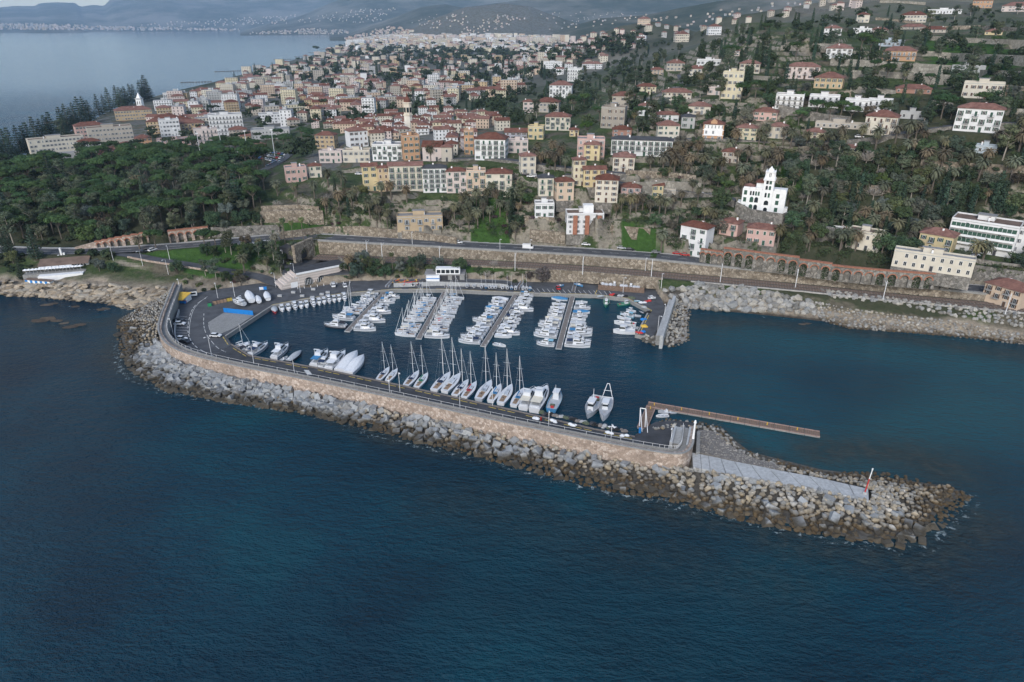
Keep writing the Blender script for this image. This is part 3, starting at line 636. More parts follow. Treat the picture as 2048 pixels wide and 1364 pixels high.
# inner road beside the left wall: low wall
lw=thing('parking_wall',(0,0,0),0,'low white curved wall between the lower car park and the wall walk','wall')
P=smooth_line([w2(x,y,3.0)+(3.0,) for x,y in [(357,618),(352,635),(348,655),(349,672),(356,684)]],3); m=M(); wall_line(m,P,0,.35,lambda p:1.4,lambda p:3.0,'concrete_light'); m.build('wall',lw)
# ----- rear quay wall + promenade
pw=thing('promenade_wall',(0,0,0),0,'pale concrete wall along the water behind the floating piers','wall')
P=resample([w2(x,y,3.4)+(3.4,) for x,y in [(787,567),(880,564),(1000,568),(1015,570)]],8); m=M(); wall_line(m,P,0,.5,lambda p:1.2,lambda p:3.4,'concrete_light'); m.build('wall',pw)
rd=M(); ribbon(rd,resample([w2(x,y,3.4)+(3.4,) for x,y in [(787,565),(880,562),(1000,566),(1015,568)]],6),3.6,.2,lambda x,y,p:3.38,'asphalt'); wall_line(rd,resample([w2(x,y,3.38)+(3.38,) for x,y in [(787,564),(880,561),(1000,565),(1015,567)]],6),3.8,.2,lambda p:1.0,lambda p:3.3,'concrete'); struct(rd.build('promenade'))
# ----- floating piers
PIERS=[((775,578),(694,662.5),'first'),((893,578),(837,677),'second'),((1036,582),(966,692),'third'),((1147,586),(1117,697),'fourth')]
PIERD=[]
for (a,b,nm) in PIERS:
    A_=Vector(w2(a[0],a[1],.6)); B_=Vector(w2(b[0],b[1],.6)); d=(B_-A_); L=d.length; ang=math.atan2(d.y,d.x)
    PIERD.append((A_,B_,nm))
    t=thing('floating_pier',(A_.x,A_.y,0),ang,f'long grey floating pier, {nm} one counted from the striped harbour building','pier','floating piers of the marina')
    n=max(4,int(L/12)); hw=1.15
    for i in range(n):
        m=M(); m.box(L*i/n+.08,L*(i+1)/n-.08,-hw,hw,.15,.55,'concrete_light'); m.box(L*i/n+.1,L*(i+1)/n-.1,-hw+.28,hw-.28,.56,.60,'plank_grey'); m.build('pontoon',t)
    for i in range(n*2):
        m=M().box(L*(i+.5)/(2*n)-.12,L*(i+.5)/(2*n)+.12,hw-.2,hw-.02,.55,1.35,'white_metal'); m.build('service_post',t)
    # gangway with gate frame
    g=M(); g.box(-16,.6,-.7,.7,1.5,1.62,'plank_grey'); g.box(-16,.6,-.75,-.68,1.6,2.5,'white_metal'); g.box(-16,.6,.68,.75,1.6,2.5,'white_metal'); g.build('gangway',t)
    g=M(); 
    for s in (-1.3,1.3): g.box(-17.2,-16.9,s-.14,s+.14,1.5,5.4,'white_metal')
    g.box(-17.2,-16.9,-1.45,1.45,5.1,5.4,'white_metal'); g.build('gate_frame',t)
# ----- L-shaped wooden pontoon
lp=thing('wooden_pontoon',w3(1300,809,0),0,'long brown wooden floating pontoon with a short arm to the shore','pontoon')
o0=Vector(lp.location[:2])
def plankway(a,b,wd,z,par,n,mat='plank_wood',nm='deck_section'):
    a=Vector(w2(*a,z));b=Vector(w2(*b,z)); d=(b-a).normalized(); L=(b-a).length; ang=math.atan2(d.y,d.x)
    for i in range(n):
        m=M(); x0=L*i/n+.06; x1=L*(i+1)/n-.06
        m.box(x0,x1,-wd,wd,.2,z-.06,'concrete'); k=int((x1-x0)/.5)
        for j in range(k): m.box(x0+(x1-x0)*j/k+.02,x0+(x1-x0)*(j+1)/k-.03,-wd+.25,wd-.25,z-.05,z+.02*(j%2),mat)
        for s in (-1,1): m.box(x0,x1,s*wd-.12,s*wd+.12,z-.06,z+.12,'orange_rail')
        o=m.build(nm,par); o.location=(a.x-o0.x,a.y-o0.y,0); o.rotation_euler=(0,0,ang)
    for i in range(0,n,2):
        m=M().box(-.12,.12,-.12,.12,z,z+.9,'yellow_paint'); o=m.build('mooring_post',par); p=a+d*(L*(i+.5)/n); o.location=(p.x-o0.x,p.y-o0.y,0)
plankway((1295,808),(1640,868),1.5,.75,lp,12)
plankway((1303,812),(1284,856),1.4,.74,lp,4)
# gangway frame beside it
gf=thing('gangway_frame',w3(1283,862,1.6),0,'white metal gate frame at the shore end of the wooden pontoon','gate frame')
m=M()
a=Vector(w2(1279,852,1.6))-Vector(gf.location[:2]); b=Vector(w2(1290,854,1.6))-Vector(gf.location[:2])
for q_ in (a,b): m.tube((q_.x,q_.y,0),(q_.x,q_.y+1,5.6),.14,mat='white_metal')
m.tube((a.x,a.y+1,5.6),(b.x,b.y+1,5.6),.14,mat='white_metal'); m.tube((a.x,a.y+1,5.6),(a.x,a.y-4,.6),.1,mat='white_metal'); m.tube((b.x,b.y+1,5.6),(b.x,b.y-4,.6),.1,mat='white_metal'); m.build('frame',gf)
m=M().box(-1,-.4,-1.2,-.6,0,1.6,'blue_paint'); m.build('buoy_locker',gf)
# ----- end of the wall: steps and upper walk
ee=thing('breakwater_stair_block',w3(1372,890,1.6),0,'grey concrete ramp block at the inner end of the pink wall','stair block'); e0=Vector(ee.location[:2])
def lpoly(pts,z): return [(Vector(w2(x,y,z))-e0)[:] for x,y in pts]
m=M(); m.prism(lpoly([(1345,886),(1372,889),(1376,856),(1353,853)],4.2),-1.4,2.6,'concrete','concrete_light'); m.build('upper_slab',ee)
m=M(); m.prism(lpoly([(1339,884),(1345,886),(1353,853),(1349,852)],5),-1.4,3.6,'concrete_light'); m.build('side_wall',ee)
m=M(); m.prism(lpoly([(1372,890),(1376,888),(1383,854),(1379,853)],6.4),-1.4,4.8,'concrete_light'); m.build('inner_wall',ee)
m=M(); m.prism(lpoly([(1392,905),(1400,902),(1400,862),(1394,862)],3.4),-1.4,1.8,'concrete'); m.build('outer_step',ee)
# ----- concrete slab along the tip
TIPZ=2.6
slab=[(1384,906),(1386,935),(1500,957),(1600,972),(1690,990),(1738,1003),(1742,990),(1735,979),(1650,958),(1560,941),(1480,925),(1420,912),(1396,903)]
sl_=thing('concrete_causeway',w3(1560,955,TIPZ),0,'pale concrete walk of cast slabs running out to the beacon','causeway'); s0=Vector(sl_.location[:2])
upp=[(1384,905),(1420,912.5),(1480,925),(1560,941),(1650,958),(1737,978)]; low=[(1386,934),(1424,941.5),(1500,956),(1590,971.5),(1680,988),(1738,1003)]
def lerpl(P,t):
    t=t*(len(P)-1); i=min(int(t),len(P)-2); f=t-i; return tuple(P[i][k]*(1-f)+P[i+1][k]*f for k in (0,1))
ns=11
for i in range(ns):
    t0=i/ns+.002; t1=(i+1)/ns-.002
    m=M(); m.prism([(Vector(w2(*p,TIPZ))-s0)[:] for p in (lerpl(upp,t0),lerpl(upp,t1),lerpl(low,t1),lerpl(low,t0))],-2.6,.0+.03*(i%3),'concrete_light'); m.build('slab',sl_)
# core under the rocks
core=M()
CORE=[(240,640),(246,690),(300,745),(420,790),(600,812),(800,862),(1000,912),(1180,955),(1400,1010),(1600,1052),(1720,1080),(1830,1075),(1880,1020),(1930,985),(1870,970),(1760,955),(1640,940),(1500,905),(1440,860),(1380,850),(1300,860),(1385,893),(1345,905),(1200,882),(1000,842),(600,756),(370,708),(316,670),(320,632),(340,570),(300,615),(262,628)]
core.prism([w2(x,y,0) for x,y in CORE],-6,.25,'shade_painted_rubble'); struct(core.build('breakwater_core'))
# gravel beach inside the tip
gb=M(); gp=smooth_line([w2(x,y,1.6) for x,y in [(1396,860),(1430,862),(1447,880),(1475,900),(1500,915),(1560,930),(1560,940),(1480,924),(1396,904)]],3,1)
gb.prism(gp,-4,1.7,'gravel_rock'); struct(gb.build('gravel_beach'))
gb=M(); gb.prism([w2(x,y,1.0) for x,y in [(1270,872),(1290,858),(1310,846),(1350,843),(1392,848),(1392,868),(1350,880)]],-4,1.35,'asphalt_dark'); struct(gb.build('harbour_apron'))

# ----- rocks
def rock_mesh(kind,seed):
    r_=random.Random(seed); m=M()
    if kind=='block':
        a,b,c=1.0,.62+r_.random()*.25,.5+r_.random()*.15; ch=.12
        V=[];n=0
        for sz in (-1,1):
            for sx,sy in ((-1,-1),(1,-1),(1,1),(-1,1)):
                j=lambda:(r_.random()-.5)*.12
                V+= [((sx-sx*ch)*a+j(),sy*b+j(),sz*c+j()*.5),(sx*a+j(),(sy-sy*ch)*b+j(),sz*c+j()*.5)] if sx*sy<0 else [(sx*a+j(),(sy-sy*ch)*b+j(),sz*c+j()*.5),((sx-sx*ch)*a+j(),sy*b+j(),sz*c+j()*.5)]
        t=[8,9,10,11,12,13,14,15]; bt=[7,6,5,4,3,2,1,0]
        m.add(V,[tuple(t),tuple(bt)]+[(i,(i+1)%8,(i+1)%8+8,i+8) for i in range(8)],'block_rock')
    else:
        import bmesh
        bm=bmesh.new(); bmesh.ops.create_icosphere(bm,subdivisions=1,radius=1)
        for v in bm.verts:
            v.co*=.72+.42*r_.random()
        for v in bm.verts: v.co.y*=.8; v.co.z*=.68
        # flatten a few sides so that it looks broken
        for k in range(4):
            n=Vector((r_.gauss(0,1),r_.gauss(0,1),r_.gauss(0,1))).normalized(); lim=.62
            for v in bm.verts:
                d=v.co.dot(n)
                if d>lim*.85: v.co-=n*(d-lim*.85)
        bm.verts.ensure_lookup_table(); m.add([v.co[:] for v in bm.verts],[tuple(v.index for v in f.verts) for f in bm.faces],kind+'_rock' if kind!='pale' else 'pale_rock'); bm.free()
    return m
RV={k:[rock_mesh(k,i*7+3) for i in range(10)] for k in ('block','boulder','pale','gravel')}
def rocks(parent,items,part,limit=300):
    """items: (x,y,z,size,kind,variant,rotation); the ones that show largest become parts, the rest one piece of stuff"""
    items=sorted(items,key=lambda t:-t[3]/math.dist(t[:3],(0,0,H))**1.5)
    cache={}
    for it in items[:limit]:
        x,y,z,s,k,v,rot=it
        if (k,v) not in cache: cache[(k,v)]=RV[k][v].mesh('rock')
        o=obj(part,cache[(k,v)],parent); o.location=(x,y,z); o.scale=(s,s,s); o.rotation_euler=rot
    m=M()
    for x,y,z,s,k,v,rot in items[limit:]:
        Rm=Matrix.Translation((x,y,z))@(Matrix.Rotation(rot[2],4,'Z')@Matrix.Rotation(rot[1],4,'Y')@Matrix.Rotation(rot[0],4,'X'))@Matrix.Scale(s,4)
        src=RV[k][v]; m.add([Rm@Vector(p) for p in src.v],src.f,src.mats[0])
    if m.v: tag(m.build(part+'_pile',parent),kind='stuff')
CORES=[]
def strip_rocks(inner,outer,zi,zo,spacing,sizef,kindf,seed,tilt=.35,mat=None):
    """fill the band between two pixel polylines with rocks"""
    r_=random.Random(seed); A=[w2(x,y,zi) for x,y in inner]; B=[w2(x,y,zo) for x,y in outer]
    LA=sum(math.dist(p,q) for p,q in zip(A[:-1],A[1:])); ra=resample(A,LA/ (len(A)*12)); rb=resample(B,LA/(len(B)*12)); out=[]
    def on(P,t): t=t*(len(P)-1); i=min(int(t),len(P)-2); f=t-i; return (P[i][0]*(1-f)+P[i+1][0]*f,P[i][1]*(1-f)+P[i+1][1]*f)
    # arc-length parameter by matching both lines
    def arc(P,n=400):
        L=[0]
        for p,q in zip(P[:-1],P[1:]): L.append(L[-1]+math.dist(p,q))
        s=np.linspace(0,L[-1],n); return list(zip(np.interp(s,L,[p[0] for p in P]),np.interp(s,L,[p[1] for p in P])))
    # parameter by vertex index keeps corresponding corners together
    def bym(P,n=60):
        o=[]
        for p,q in zip(P[:-1],P[1:]):
            for i in range(n): o.append((p[0]+(q[0]-p[0])*i/n,p[1]+(q[1]-p[1])*i/n))
        o.append(P[-1]); return o
    a_=bym(A);b_=bym(B) if len(A)==len(B) else arc(B,len(bym(A)))
    N_=len(a_); t=0.0
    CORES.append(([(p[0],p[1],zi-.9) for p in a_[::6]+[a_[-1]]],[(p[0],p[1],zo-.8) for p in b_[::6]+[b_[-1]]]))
    while t<N_-1:
        i=int(t); a=a_[i]; b=b_[i]; Wd=math.dist(a,b); j=min(i+1,N_-1)
        st=.5*(math.dist(a,a_[j])+math.dist(b,b_[j]))+1e-6
        nrow=max(2,int(Wd/(spacing*.8)))
        for k in range(nrow+1):
            f=(k+r_.uniform(-.3,.3))/nrow; f=min(max(f,0),1); tt=min(max(i+r_.uniform(-.5,.5)*spacing/st,0),N_-1); ii=int(tt)
            a=a_[ii];b=b_[ii]
            x=a[0]*(1-f)+b[0]*f;y=a[1]*(1-f)+b[1]*f; z=zi*(1-f)+zo*f; k_=kindf(f,ii/N_,r_); s=sizef(f,ii/N_,r_,k_)
            if r_.random()<.04: continue
            out.append((x,y,z-s*.15+r_.uniform(-.25,.25)*s,s,k_,r_.randrange(10),(r_.gauss(0,tilt),r_.gauss(0,tilt),r_.uniform(0,6.28))))
        t+=spacing/st
    return out
# main breakwater outer slope
inn=[(318,640),(312,670),(330,705),(372,731),(450,753),(600,784),(800,826),(1000,870),(1200,906),(1345,928)]
out_=[(236,642),(236,690),(262,738),(330,780),(450,803),(600,824),(800,874),(1000,925),(1200,978),(1345,1003)]
def kf(f,t,r_):
    pb=.85 if .18<t<.62 else (.35 if t<.85 else .12)
    if t<.15: pb=.08
    return 'block' if r_.random()<pb else 'boulder'
def sf(f,t,r_,k): 
    s=(1.22 if k=='block' else 1.05)*r_.uniform(.68,1.18)
    if t<.16: s*=.62+.45*f
    if t>.75: s*=1.05
    return s
bk=thing('rock_breakwater',(0,0,0),0,'slope of big grey blocks and brown boulders along the seaward foot of the pink wall','breakwater')
root=[(x,y,z,s*.62,k,v,r) for x,y,z,s,k,v,r in strip_rocks([(347,572),(333,600),(318,640)],[(300,608),(268,622),(236,642)],2.4,.1,1.15,lambda f,t,r_,k:r_.uniform(.75,1.2),lambda f,t,r_:'pale' if r_.random()<.7 else 'boulder',12)]
its=root+strip_rocks(inn,out_,2.0,-.1,1.62,sf,kf,11)
rocks(bk,[i for i in its if i[4]=='block'],'stone_block',300); rocks(bk,[i for i in its if i[4]!='block'],'boulder',300)
# the tip
tip=thing('boulder_spit',(0,0,0),0,'heap of rounded brown and grey boulders round the beacon at the tip of the breakwater','rock spit')
i1=strip_rocks([(1345,930),(1386,937),(1500,957),(1600,973),(1690,991),(1745,1003),(1748,985)],[(1345,1003),(1400,1018),(1500,1043),(1600,1062),(1700,1078),(1800,1085),(1890,1048)],2.5,-.1,1.4,lambda f,t,r_,k:r_.uniform(.72,1.38)*(.9+.25*f),lambda f,t,r_:'block' if (f>.9 and t>.8) or r_.random()<.08 else 'boulder',21)
i2=strip_rocks([(1748,985),(1745,975),(1720,968)],[(1890,1048),(1942,992),(1800,948)],2.4,.0,1.4,lambda f,t,r_,k:r_.uniform(.65,1.0),lambda f,t,r_:'boulder',22)
i3=strip_rocks([(1560,938),(1650,954),(1735,972)],[(1560,924),(1650,944),(1790,948)],1.9,.1,1.35,lambda f,t,r_,k:r_.uniform(.6,.95),lambda f,t,r_:'boulder',23)
i4=strip_rocks([(1310,858),(1350,852),(1395,856),(1430,866),(1450,885),(1480,905),(1560,932)],[(1285,856),(1335,838),(1400,844),(1445,855),(1466,882),(1500,906),(1562,922)],1.5,.1,1.35,lambda f,t,r_,k:r_.uniform(.55,.95),lambda f,t,r_:'boulder' if r_.random()<.5 else 'pale',24)
i5=strip_rocks([(1860,975),(1900,972),(1930,985)],[(1880,1035),(1920,1000),(1948,993)],.8,-.1,1.3,lambda f,t,r_,k:r_.uniform(.6,.95),lambda f,t,r_:'boulder',25)
rocks(tip,[i for i in i1+i2+i3+i4+i5 if i[4]!='block'],'boulder',300); ib=[i for i in i1 if i[4]=='block']
# loose blocks off the tip
for x,y in [(1700,1077),(1757,1062),(1785,1055),(1775,1087),(1800,1092),(1822,1078),(1845,1082),(1835,1066)]:
    X,Y=w2(x,y,.3); ib.append((X,Y,.1,1.15*rnd.uniform(.7,1.05),'block',rnd.randrange(10),(rnd.gauss(0,.15),rnd.gauss(0,.15),rnd.uniform(0,3))))
rocks(tip,ib,'stone_block',300)
# gravel stones on the inner beach
r_=random.Random(5); gi=[]
for k in range(1500):
    x=r_.uniform(1398,1560); y=r_.uniform(862,940); 
    if inside(*w2(x,y,1.6),gp) : 
        X,Y=w2(x,y,1.7); gi.append((X,Y,1.72,r_.uniform(.12,.38),'gravel',r_.randrange(10),(0,0,r_.uniform(0,6))))
gm=M()
for X,Y,z,s,k,v,rot in gi: gm.add([(p[0]*s+X,p[1]*s+Y,p[2]*s+z) for p in RV[k][v].v],RV[k][v].f,'gravel_rock')
tag(gm.build('gravel'),'loose grey gravel on the inner beach of the spit',kind='stuff')
# east mole with its rocks
em=thing('east_mole',w3(1325,650,1.6),0,'short concrete mole with ramp closing the marina on its east side','mole'); m0=Vector(em.location[:2])
lp2=lambda pts,z:[(Vector(w2(x,y,z))-m0)[:] for x,y in pts]
m=M(); m.prism(lp2([(1312,670),(1326,670),(1352,598),(1338,598)],4.2),-2.6,2.4,'concrete','concrete_light'); m.build('walk',em)
m=M(); m.prism(lp2([(1320,671),(1327,671),(1352,592),(1347,590)],5.4),-2.6,3.7,'concrete_light'); m.build('parapet',em)
er=thing('mole_rocks',(0,0,0),0,'grey boulders heaped against the outer side of the east mole','rocks')
e1=strip_rocks([(1352,606),(1345,630),(1335,655),(1327,672),(1312,674),(1290,668)],[(1383,610),(1376,650),(1378,680),(1348,694),(1310,692),(1275,678)],2.6,0,1.5,lambda f,t,r_,k:r_.uniform(.65,1.05),lambda f,t,r_:'pale' if r_.random()<.75 else 'boulder',31)
e1+=strip_rocks([(1340,600),(1352,604)],[(1375,606),(1383,620)],2.5,.5,1.9,lambda f,t,r_,k:r_.uniform(.7,1.1),lambda f,t,r_:'pale',32)
rocks(er,e1,'boulder',300)
cm_=M(); cm_.prism([w2(x,y,0) for x,y in [(1340,598),(1378,606),(1373,650),(1374,680),(1345,690),(1310,688),(1280,674),(1312,665),(1325,630)]],-6,.3,'gravel_rock'); struct(cm_.build('mole_core'))
# east shore: cliffs and riprap
cs=thing('cliff_rocks',(0,0,0),0,'pale craggy rocks below the railway east of the mole','rocks')
c1=strip_rocks([(1330,580),(1400,572),(1480,578),(1560,590),(1620,598)],[(1360,612),(1410,618),(1470,622),(1560,628),(1640,636)],6.0,.2,2.5,lambda f,t,r_,k:r_.uniform(1.5,3.0),lambda f,t,r_:'pale',41,.25)
c1+=strip_rocks([(1345,590),(1400,585),(1480,592),(1560,605),(1620,615)],[(1362,608),(1410,614),(1470,619),(1560,626),(1640,634)],3.0,.4,2.0,lambda f,t,r_,k:r_.uniform(1.0,2.2),lambda f,t,r_:'pale',44,.3)
c1=[(x,y,max(z,ground(x,y)+.1*s),s,k,v,r) for x,y,z,s,k,v,r in c1]
rocks(cs,c1,'boulder',250)
c2t=thing('shore_rocks',(0,0,0),0,'band of small grey shore rocks between the railway and the water','rocks')
c2=strip_rocks([(1640,590),(1760,606),(1900,622),(2060,640)],[(1660,615),(1760,625),(1900,645),(2060,665)],4.6,1.9,1.8,lambda f,t,r_,k:r_.uniform(.8,1.5),lambda f,t,r_:'pale',42)
c2+=strip_rocks([(1620,616),(1700,628),(1800,640),(1900,650),(2060,672)],[(1640,640),(1700,657),(1800,664),(1900,672),(2060,690)],1.9,.1,1.35,lambda f,t,r_,k:r_.uniform(.5,1.1),lambda f,t,r_:'pale' if r_.random()<.5 else 'boulder',43)
c2=[(x,y,max(z,ground(x,y)+.15),s,k,v,r) for x,y,z,s,k,v,r in c2]
rocks(c2t,c2,'boulder',300)
# west shore
ws=thing('headland_rocks',(0,0,0),0,'tan weathered rocks along the waterline below the beach restaurant','rocks')
c3=strip_rocks([(-60,558),(60,565),(130,568),(200,568),(260,575),(330,573)],[(-60,585),(60,593),(130,598),(200,604),(262,618),(310,604)],3.2,.1,3.0,lambda f,t,r_,k:r_.uniform(1.5,3.2),lambda f,t,r_:'boulder',51,.2)
c3+=strip_rocks([(0,575),(130,582),(200,590),(262,600),(330,590)],[(0,590),(130,600),(200,606),(262,620),(310,606)],1.0,0,1.9,lambda f,t,r_,k:r_.uniform(.6,1.5),lambda f,t,r_:'boulder',52,.2)
c3=[(x,y,max(z,ground(x,y)) if s>1.2 else z,s*.85,'headland',v,(rot[0]*.6,rot[1]*.6,rot[2])) for x,y,z,s,k,v,rot in c3]
rock_mat('headland_rock',[(0,(.24,.19,.13)),(.4,(.40,.33,.24)),(.7,(.33,.30,.25)),(1,(.46,.38,.28))],.9)
RV['headland']=[rock_mesh('headland',i+90) for i in range(10)]
for q in RV['headland']: q.v=[(x*1.5,y,z*.55) for x,y,z in q.v]
rocks(ws,c3,'boulder',300)
for (lb,pts) in (('dark flat rock islets in the water off the headland',[(75,640,3.2),(95,636,3.6),(115,640,2.6),(130,645,2.0),(143,652,2.8),(158,648,2.6)]),('small dark rocks just off the restaurant shore',[(95,608,2.6),(105,606,2.2),(150,612,1.8),(200,618,2.2),(212,616,2.0)]),('low pale rocks awash below the east cliffs',[(1603,647,1.4),(1614,646,1.5)])):
    t=thing('islet',w3(pts[0][0],pts[0][1],0),0,lb,'rock')
    for x,y,s in pts:
        X,Y=w2(x,y,.3); q=rock_mesh('headland',rnd.randrange(99)); q.mats=['islet_rock']; q.v=[(x*1.5,y,z*.4) for x,y,z in q.v]; o=q.build('boulder',t); o.location=(X-t.location.x,Y-t.location.y,0); o.scale=(s*1.0,s*.9,s*.45); o.rotation_euler=(0,0,rnd.uniform(-.3,.3))
# beacon at the tip, light at the wall end
bc=thing('harbour_beacon',w3(1729,987,TIPZ),R(0),'thin leaning red and white beacon post on the causeway end','beacon')
tx,ty=0.0,0
bc.scale=(.62,.62,.70); m=M().tube((0,0,0),(0,0,.8),.9,.7,'concrete_light',8); m.build('base',bc)
for i in range(5):
    m=M().tube((.12*i,0,.8+1.9*i),(.12*(i+1),0,.8+1.9*(i+1)),.28-.02*i,.26-.02*i,'red_paint' if i<3 else 'white_paint',8); m.build('band',bc)
m=M().tube((.6,0,10.3),(.6,0,10.9),.3,.3,'white_paint',8); m.build('lantern',bc)
hl=thing('harbour_light',w3(1386,878,WZ),0,'white light column on the inner end of the pink wall','light column')
m=M().tube((0,0,0),(0,0,5.2),.35,.22,'white_paint',8); m.build('column',hl); m=M().tube((0,0,5.2),(0,0,6.0),.42,.2,'white_paint',8); m.build('lantern',hl)

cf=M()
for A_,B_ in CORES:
    n=len(A_); cf.add(A_+B_,[(i,i+1,n+i+1,n+i) for i in range(min(len(A_),len(B_))-1)],'shade_painted_rubble')
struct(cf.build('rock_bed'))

for i,(x0,y0,x1,y1) in enumerate([(363,164.5,415,163),(430,143,482,141),(548,119,585,118),(590,113,625,112),(618,105,652,104),(640,98,668,97),(655,90,683,90),(95,246,150,238)]):
    t=thing('groyne',(0,0,0),0,f"thin dark rock groyne on the town beach, {ordn(i)} counted away from the two nearest",'groyne','groynes along the town beach'); A_=w2(x0,y0,.8);B_=w2(x1+6,y1,.8); n=max(6,int(math.dist(A_,B_)/5)); m=M()
    for k in range(n):
        f=k/(n-1); s=3.4; q=RV['boulder'][k%10]; X,Y=A_[0]*(1-f)+B_[0]*f,A_[1]*(1-f)+B_[1]*f
        m.add([(p[0]*s+X,p[1]*s*1.3+Y,p[2]*s*.6+.2) for p in q.v],q.f,'islet_rock')
    tag(m.build('boulder_pile',t),kind='stuff')
# ---------------------------------------------------------------- coast road, railway, walls
OCC=[]    # taken ground: (x, y, radius)
def free(x,y,r):
    for a,b,c in OCC:
        if (x-a)**2+(y-b)**2<(r+c)**2: return False
    return True
ROADLINES=[]
W2=smooth_line(WALL,6,1)
par=resample(WALL,6)
rw=thing('road_retaining_wall',(0,0,0),0,'tall tan stone wall carrying the coast road above the railway','retaining wall')
m=M(); wall_line(m,par,1.0,-.75,lambda p:ZT-1,lambda p:p[2]+.05,'wall_stone'); m.build('stone_face',rw)
m=M(); wall_line(m,par,.3,-.85,lambda p:p[2]+.05,lambda p:p[2]+.85,'concrete'); m.build('parapet',rw)
B_=resample(WALL,26)
for i in range(2,len(B_)-2,3):
    a,b=B_[i],B_[i+1]; an=math.atan2(b[1]-a[1],b[0]-a[0]); bm_=M().box(-.7,.7,-1.15,-.7,-1,a[2]-ZT-1.5,'wall_stone'); o=bm_.build('buttress',rw); o.location=(a[0],a[1],ZT); o.rotation_euler=(0,0,an)
# coast road, continuous from the far left to the right edge
road=[(p[0],p[1],p[2]) for p in ROADL[:-1]]+[(p[0],p[1],p[2]) for p in offset(WALL,6.6)][0:]
road=smooth_line(road,5,2); ROADLINES.append((road,8.5))
m=M(); ribbon(m,road,4.6,-4.6,lambda x,y,p:p[2]+.10,'asphalt'); struct(m.build('coast_road'))
m=M(); ribbon(m,road,6.3,4.7,lambda x,y,p:p[2]+.20,'concrete_light'); wall_line(m,road,4.85,4.6,lambda p:p[2],lambda p:p[2]+.22,'kerb_stone'); struct(m.build('pavement'))
m=M(); 
for i in range(0,len(road)-1): ribbon(m,[road[i],road[i+1]],4.2,4.05,lambda x,y,p:p[2]+.13,'white_line'); ribbon(m,[road[i],road[i+1]],-4.0,-4.15,lambda x,y,p:p[2]+.13,'white_line')
for i in range(0,len(road)-1,2): ribbon(m,[road[i],road[i+1]],.09,-.09,lambda x,y,p:p[2]+.13,'white_line')
struct(m.build('road_markings'))
# ramp road down to the harbour
rp_=smooth_line(RAMP,4,2); ROADLINES.append((rp_,5.5))
m=M(); ribbon(m,rp_,3.3,-3.3,lambda x,y,p:p[2]+.12,'asphalt'); struct(m.build('harbour_ramp_road'))
m=M(); rwl=thing('ramp_wall',(0,0,0),0,'pale wall along the lower side of the ramp road to the harbour','wall'); wall_line(m,rp_[6:-14],-3.4,-3.8,lambda p:p[2]-2.6,lambda p:p[2]+.9,'wall_pink'); m.build('wall',rwl)
# quay drive surfaces at the plaza behind the striped building
m=M(); m.prism(PADS[0][0],4.3,4.55,'asphalt'); struct(m.build('upper_plaza'))
# railway
tr_c=offset(WALL,-6.0); tr_c=[(p[0],p[1],ZT) for p in smooth_line(tr_c,5,1)]
m=M(); ribbon(m,tr_c,4.6,-4.6,lambda x,y,p:ZT+.12,'ballast'); struct(m.build('railway_ballast'))
rt=thing('railway_track',(0,0,0),0,'pair of railway tracks on brown ballast below the coast road wall','railway')
for off in (2.6,1.15,-1.15,-2.6):
    m=M(); wall_line(m,tr_c,off+.06,off-.06,lambda p:ZT+.12,lambda p:ZT+.42,'rail_steel'); m.build('rail',rt)
m=M(); sl=resample(tr_c,1.2)
for a,b in zip(sl[:-1],sl[1:]):
    an=math.atan2(b[1]-a[1],b[0]-a[0])
    for off in (1.9,-1.9):
        cx,cy=a[0]-math.sin(an)*off,a[1]+math.cos(an)*off; m.box(cx-.14,cx+.14,cy-1.25,cy+1.25,ZT+.13,ZT+.27,'plank_grey',an,(cx,cy))
tag(m.build('sleeper',rt),kind='stuff')
lower=thing('railway_wall',(0,0,0),0,'low tan stone wall under the railway above the boat yard','retaining wall')
lw_=[p for p in offset([(q[0],q[1],ZT) for q in resample(WALL,6)],-11.6)]
m=M(); wall_line(m,[p for p in lw_ if -20<p[0]<72],.6,-.4,lambda p:2.2,lambda p:ZT+.7,'wall_stone'); m.build('stone_face',lower)
lower=thing('trackside_parapet',(0,0,0),0,'thin pale parapet beside the railway east of the boat yard','wall')
m=M(); wall_line(m,[p for p in lw_ if p[0]>=74],.3,-.1,lambda p:ZT-1.2,lambda p:ZT+.55,'kerb_stone'); m.build('wall',lower)
# tunnel portal
tp=thing('tunnel_portal',(WALL[0][0],WALL[0][1],0),R(8),'stone railway tunnel mouth with an arch at the west end of the retaining wall','tunnel portal')
def archpanel(m,w_,h_,aw,ah,th,mat,z0=0,seg=10,x0=0):
    """wall piece w_ x h_ with an arched opening aw wide, ah high (front at y=0)"""
    r=aw/2; sp_=ah-r; pts=[(-aw/2,0)]+[(-r*math.cos(math.pi*i/seg),sp_+r*math.sin(math.pi*i/seg)) for i in range(seg+1)]+[(aw/2,0)]
    out=[(-w_/2,0)]+[(-w_/2,sp_)]+[(-w_/2+w_*i/seg if 0<i<seg else (-w_/2 if i==0 else w_/2),h_) for i in range(0,seg+1)][0:0]
    V=[];Fc=[]
    outer=[(-w_/2,0)]+[(-w_/2+w_*i/seg,h_) for i in range(seg+1)]+[(w_/2,0)]
    n=len(pts)
    for y in (0,th):
        V+=[(x0+p[0],y,z0+p[1]) for p in outer]+[(x0+p[0],y,z0+p[1]) for p in pts]
    for i in range(n-1):
        Fc.append((i,n+i,n+i+1,i+1)); Fc.append((2*n+i,2*n+i+1,3*n+i+1,3*n+i)); Fc.append((n+i,3*n+i,3*n+i+1,n+i+1)); Fc.append((i,i+1,2*n+i+1,2*n+i))
    m.add(V,Fc,mat); return m
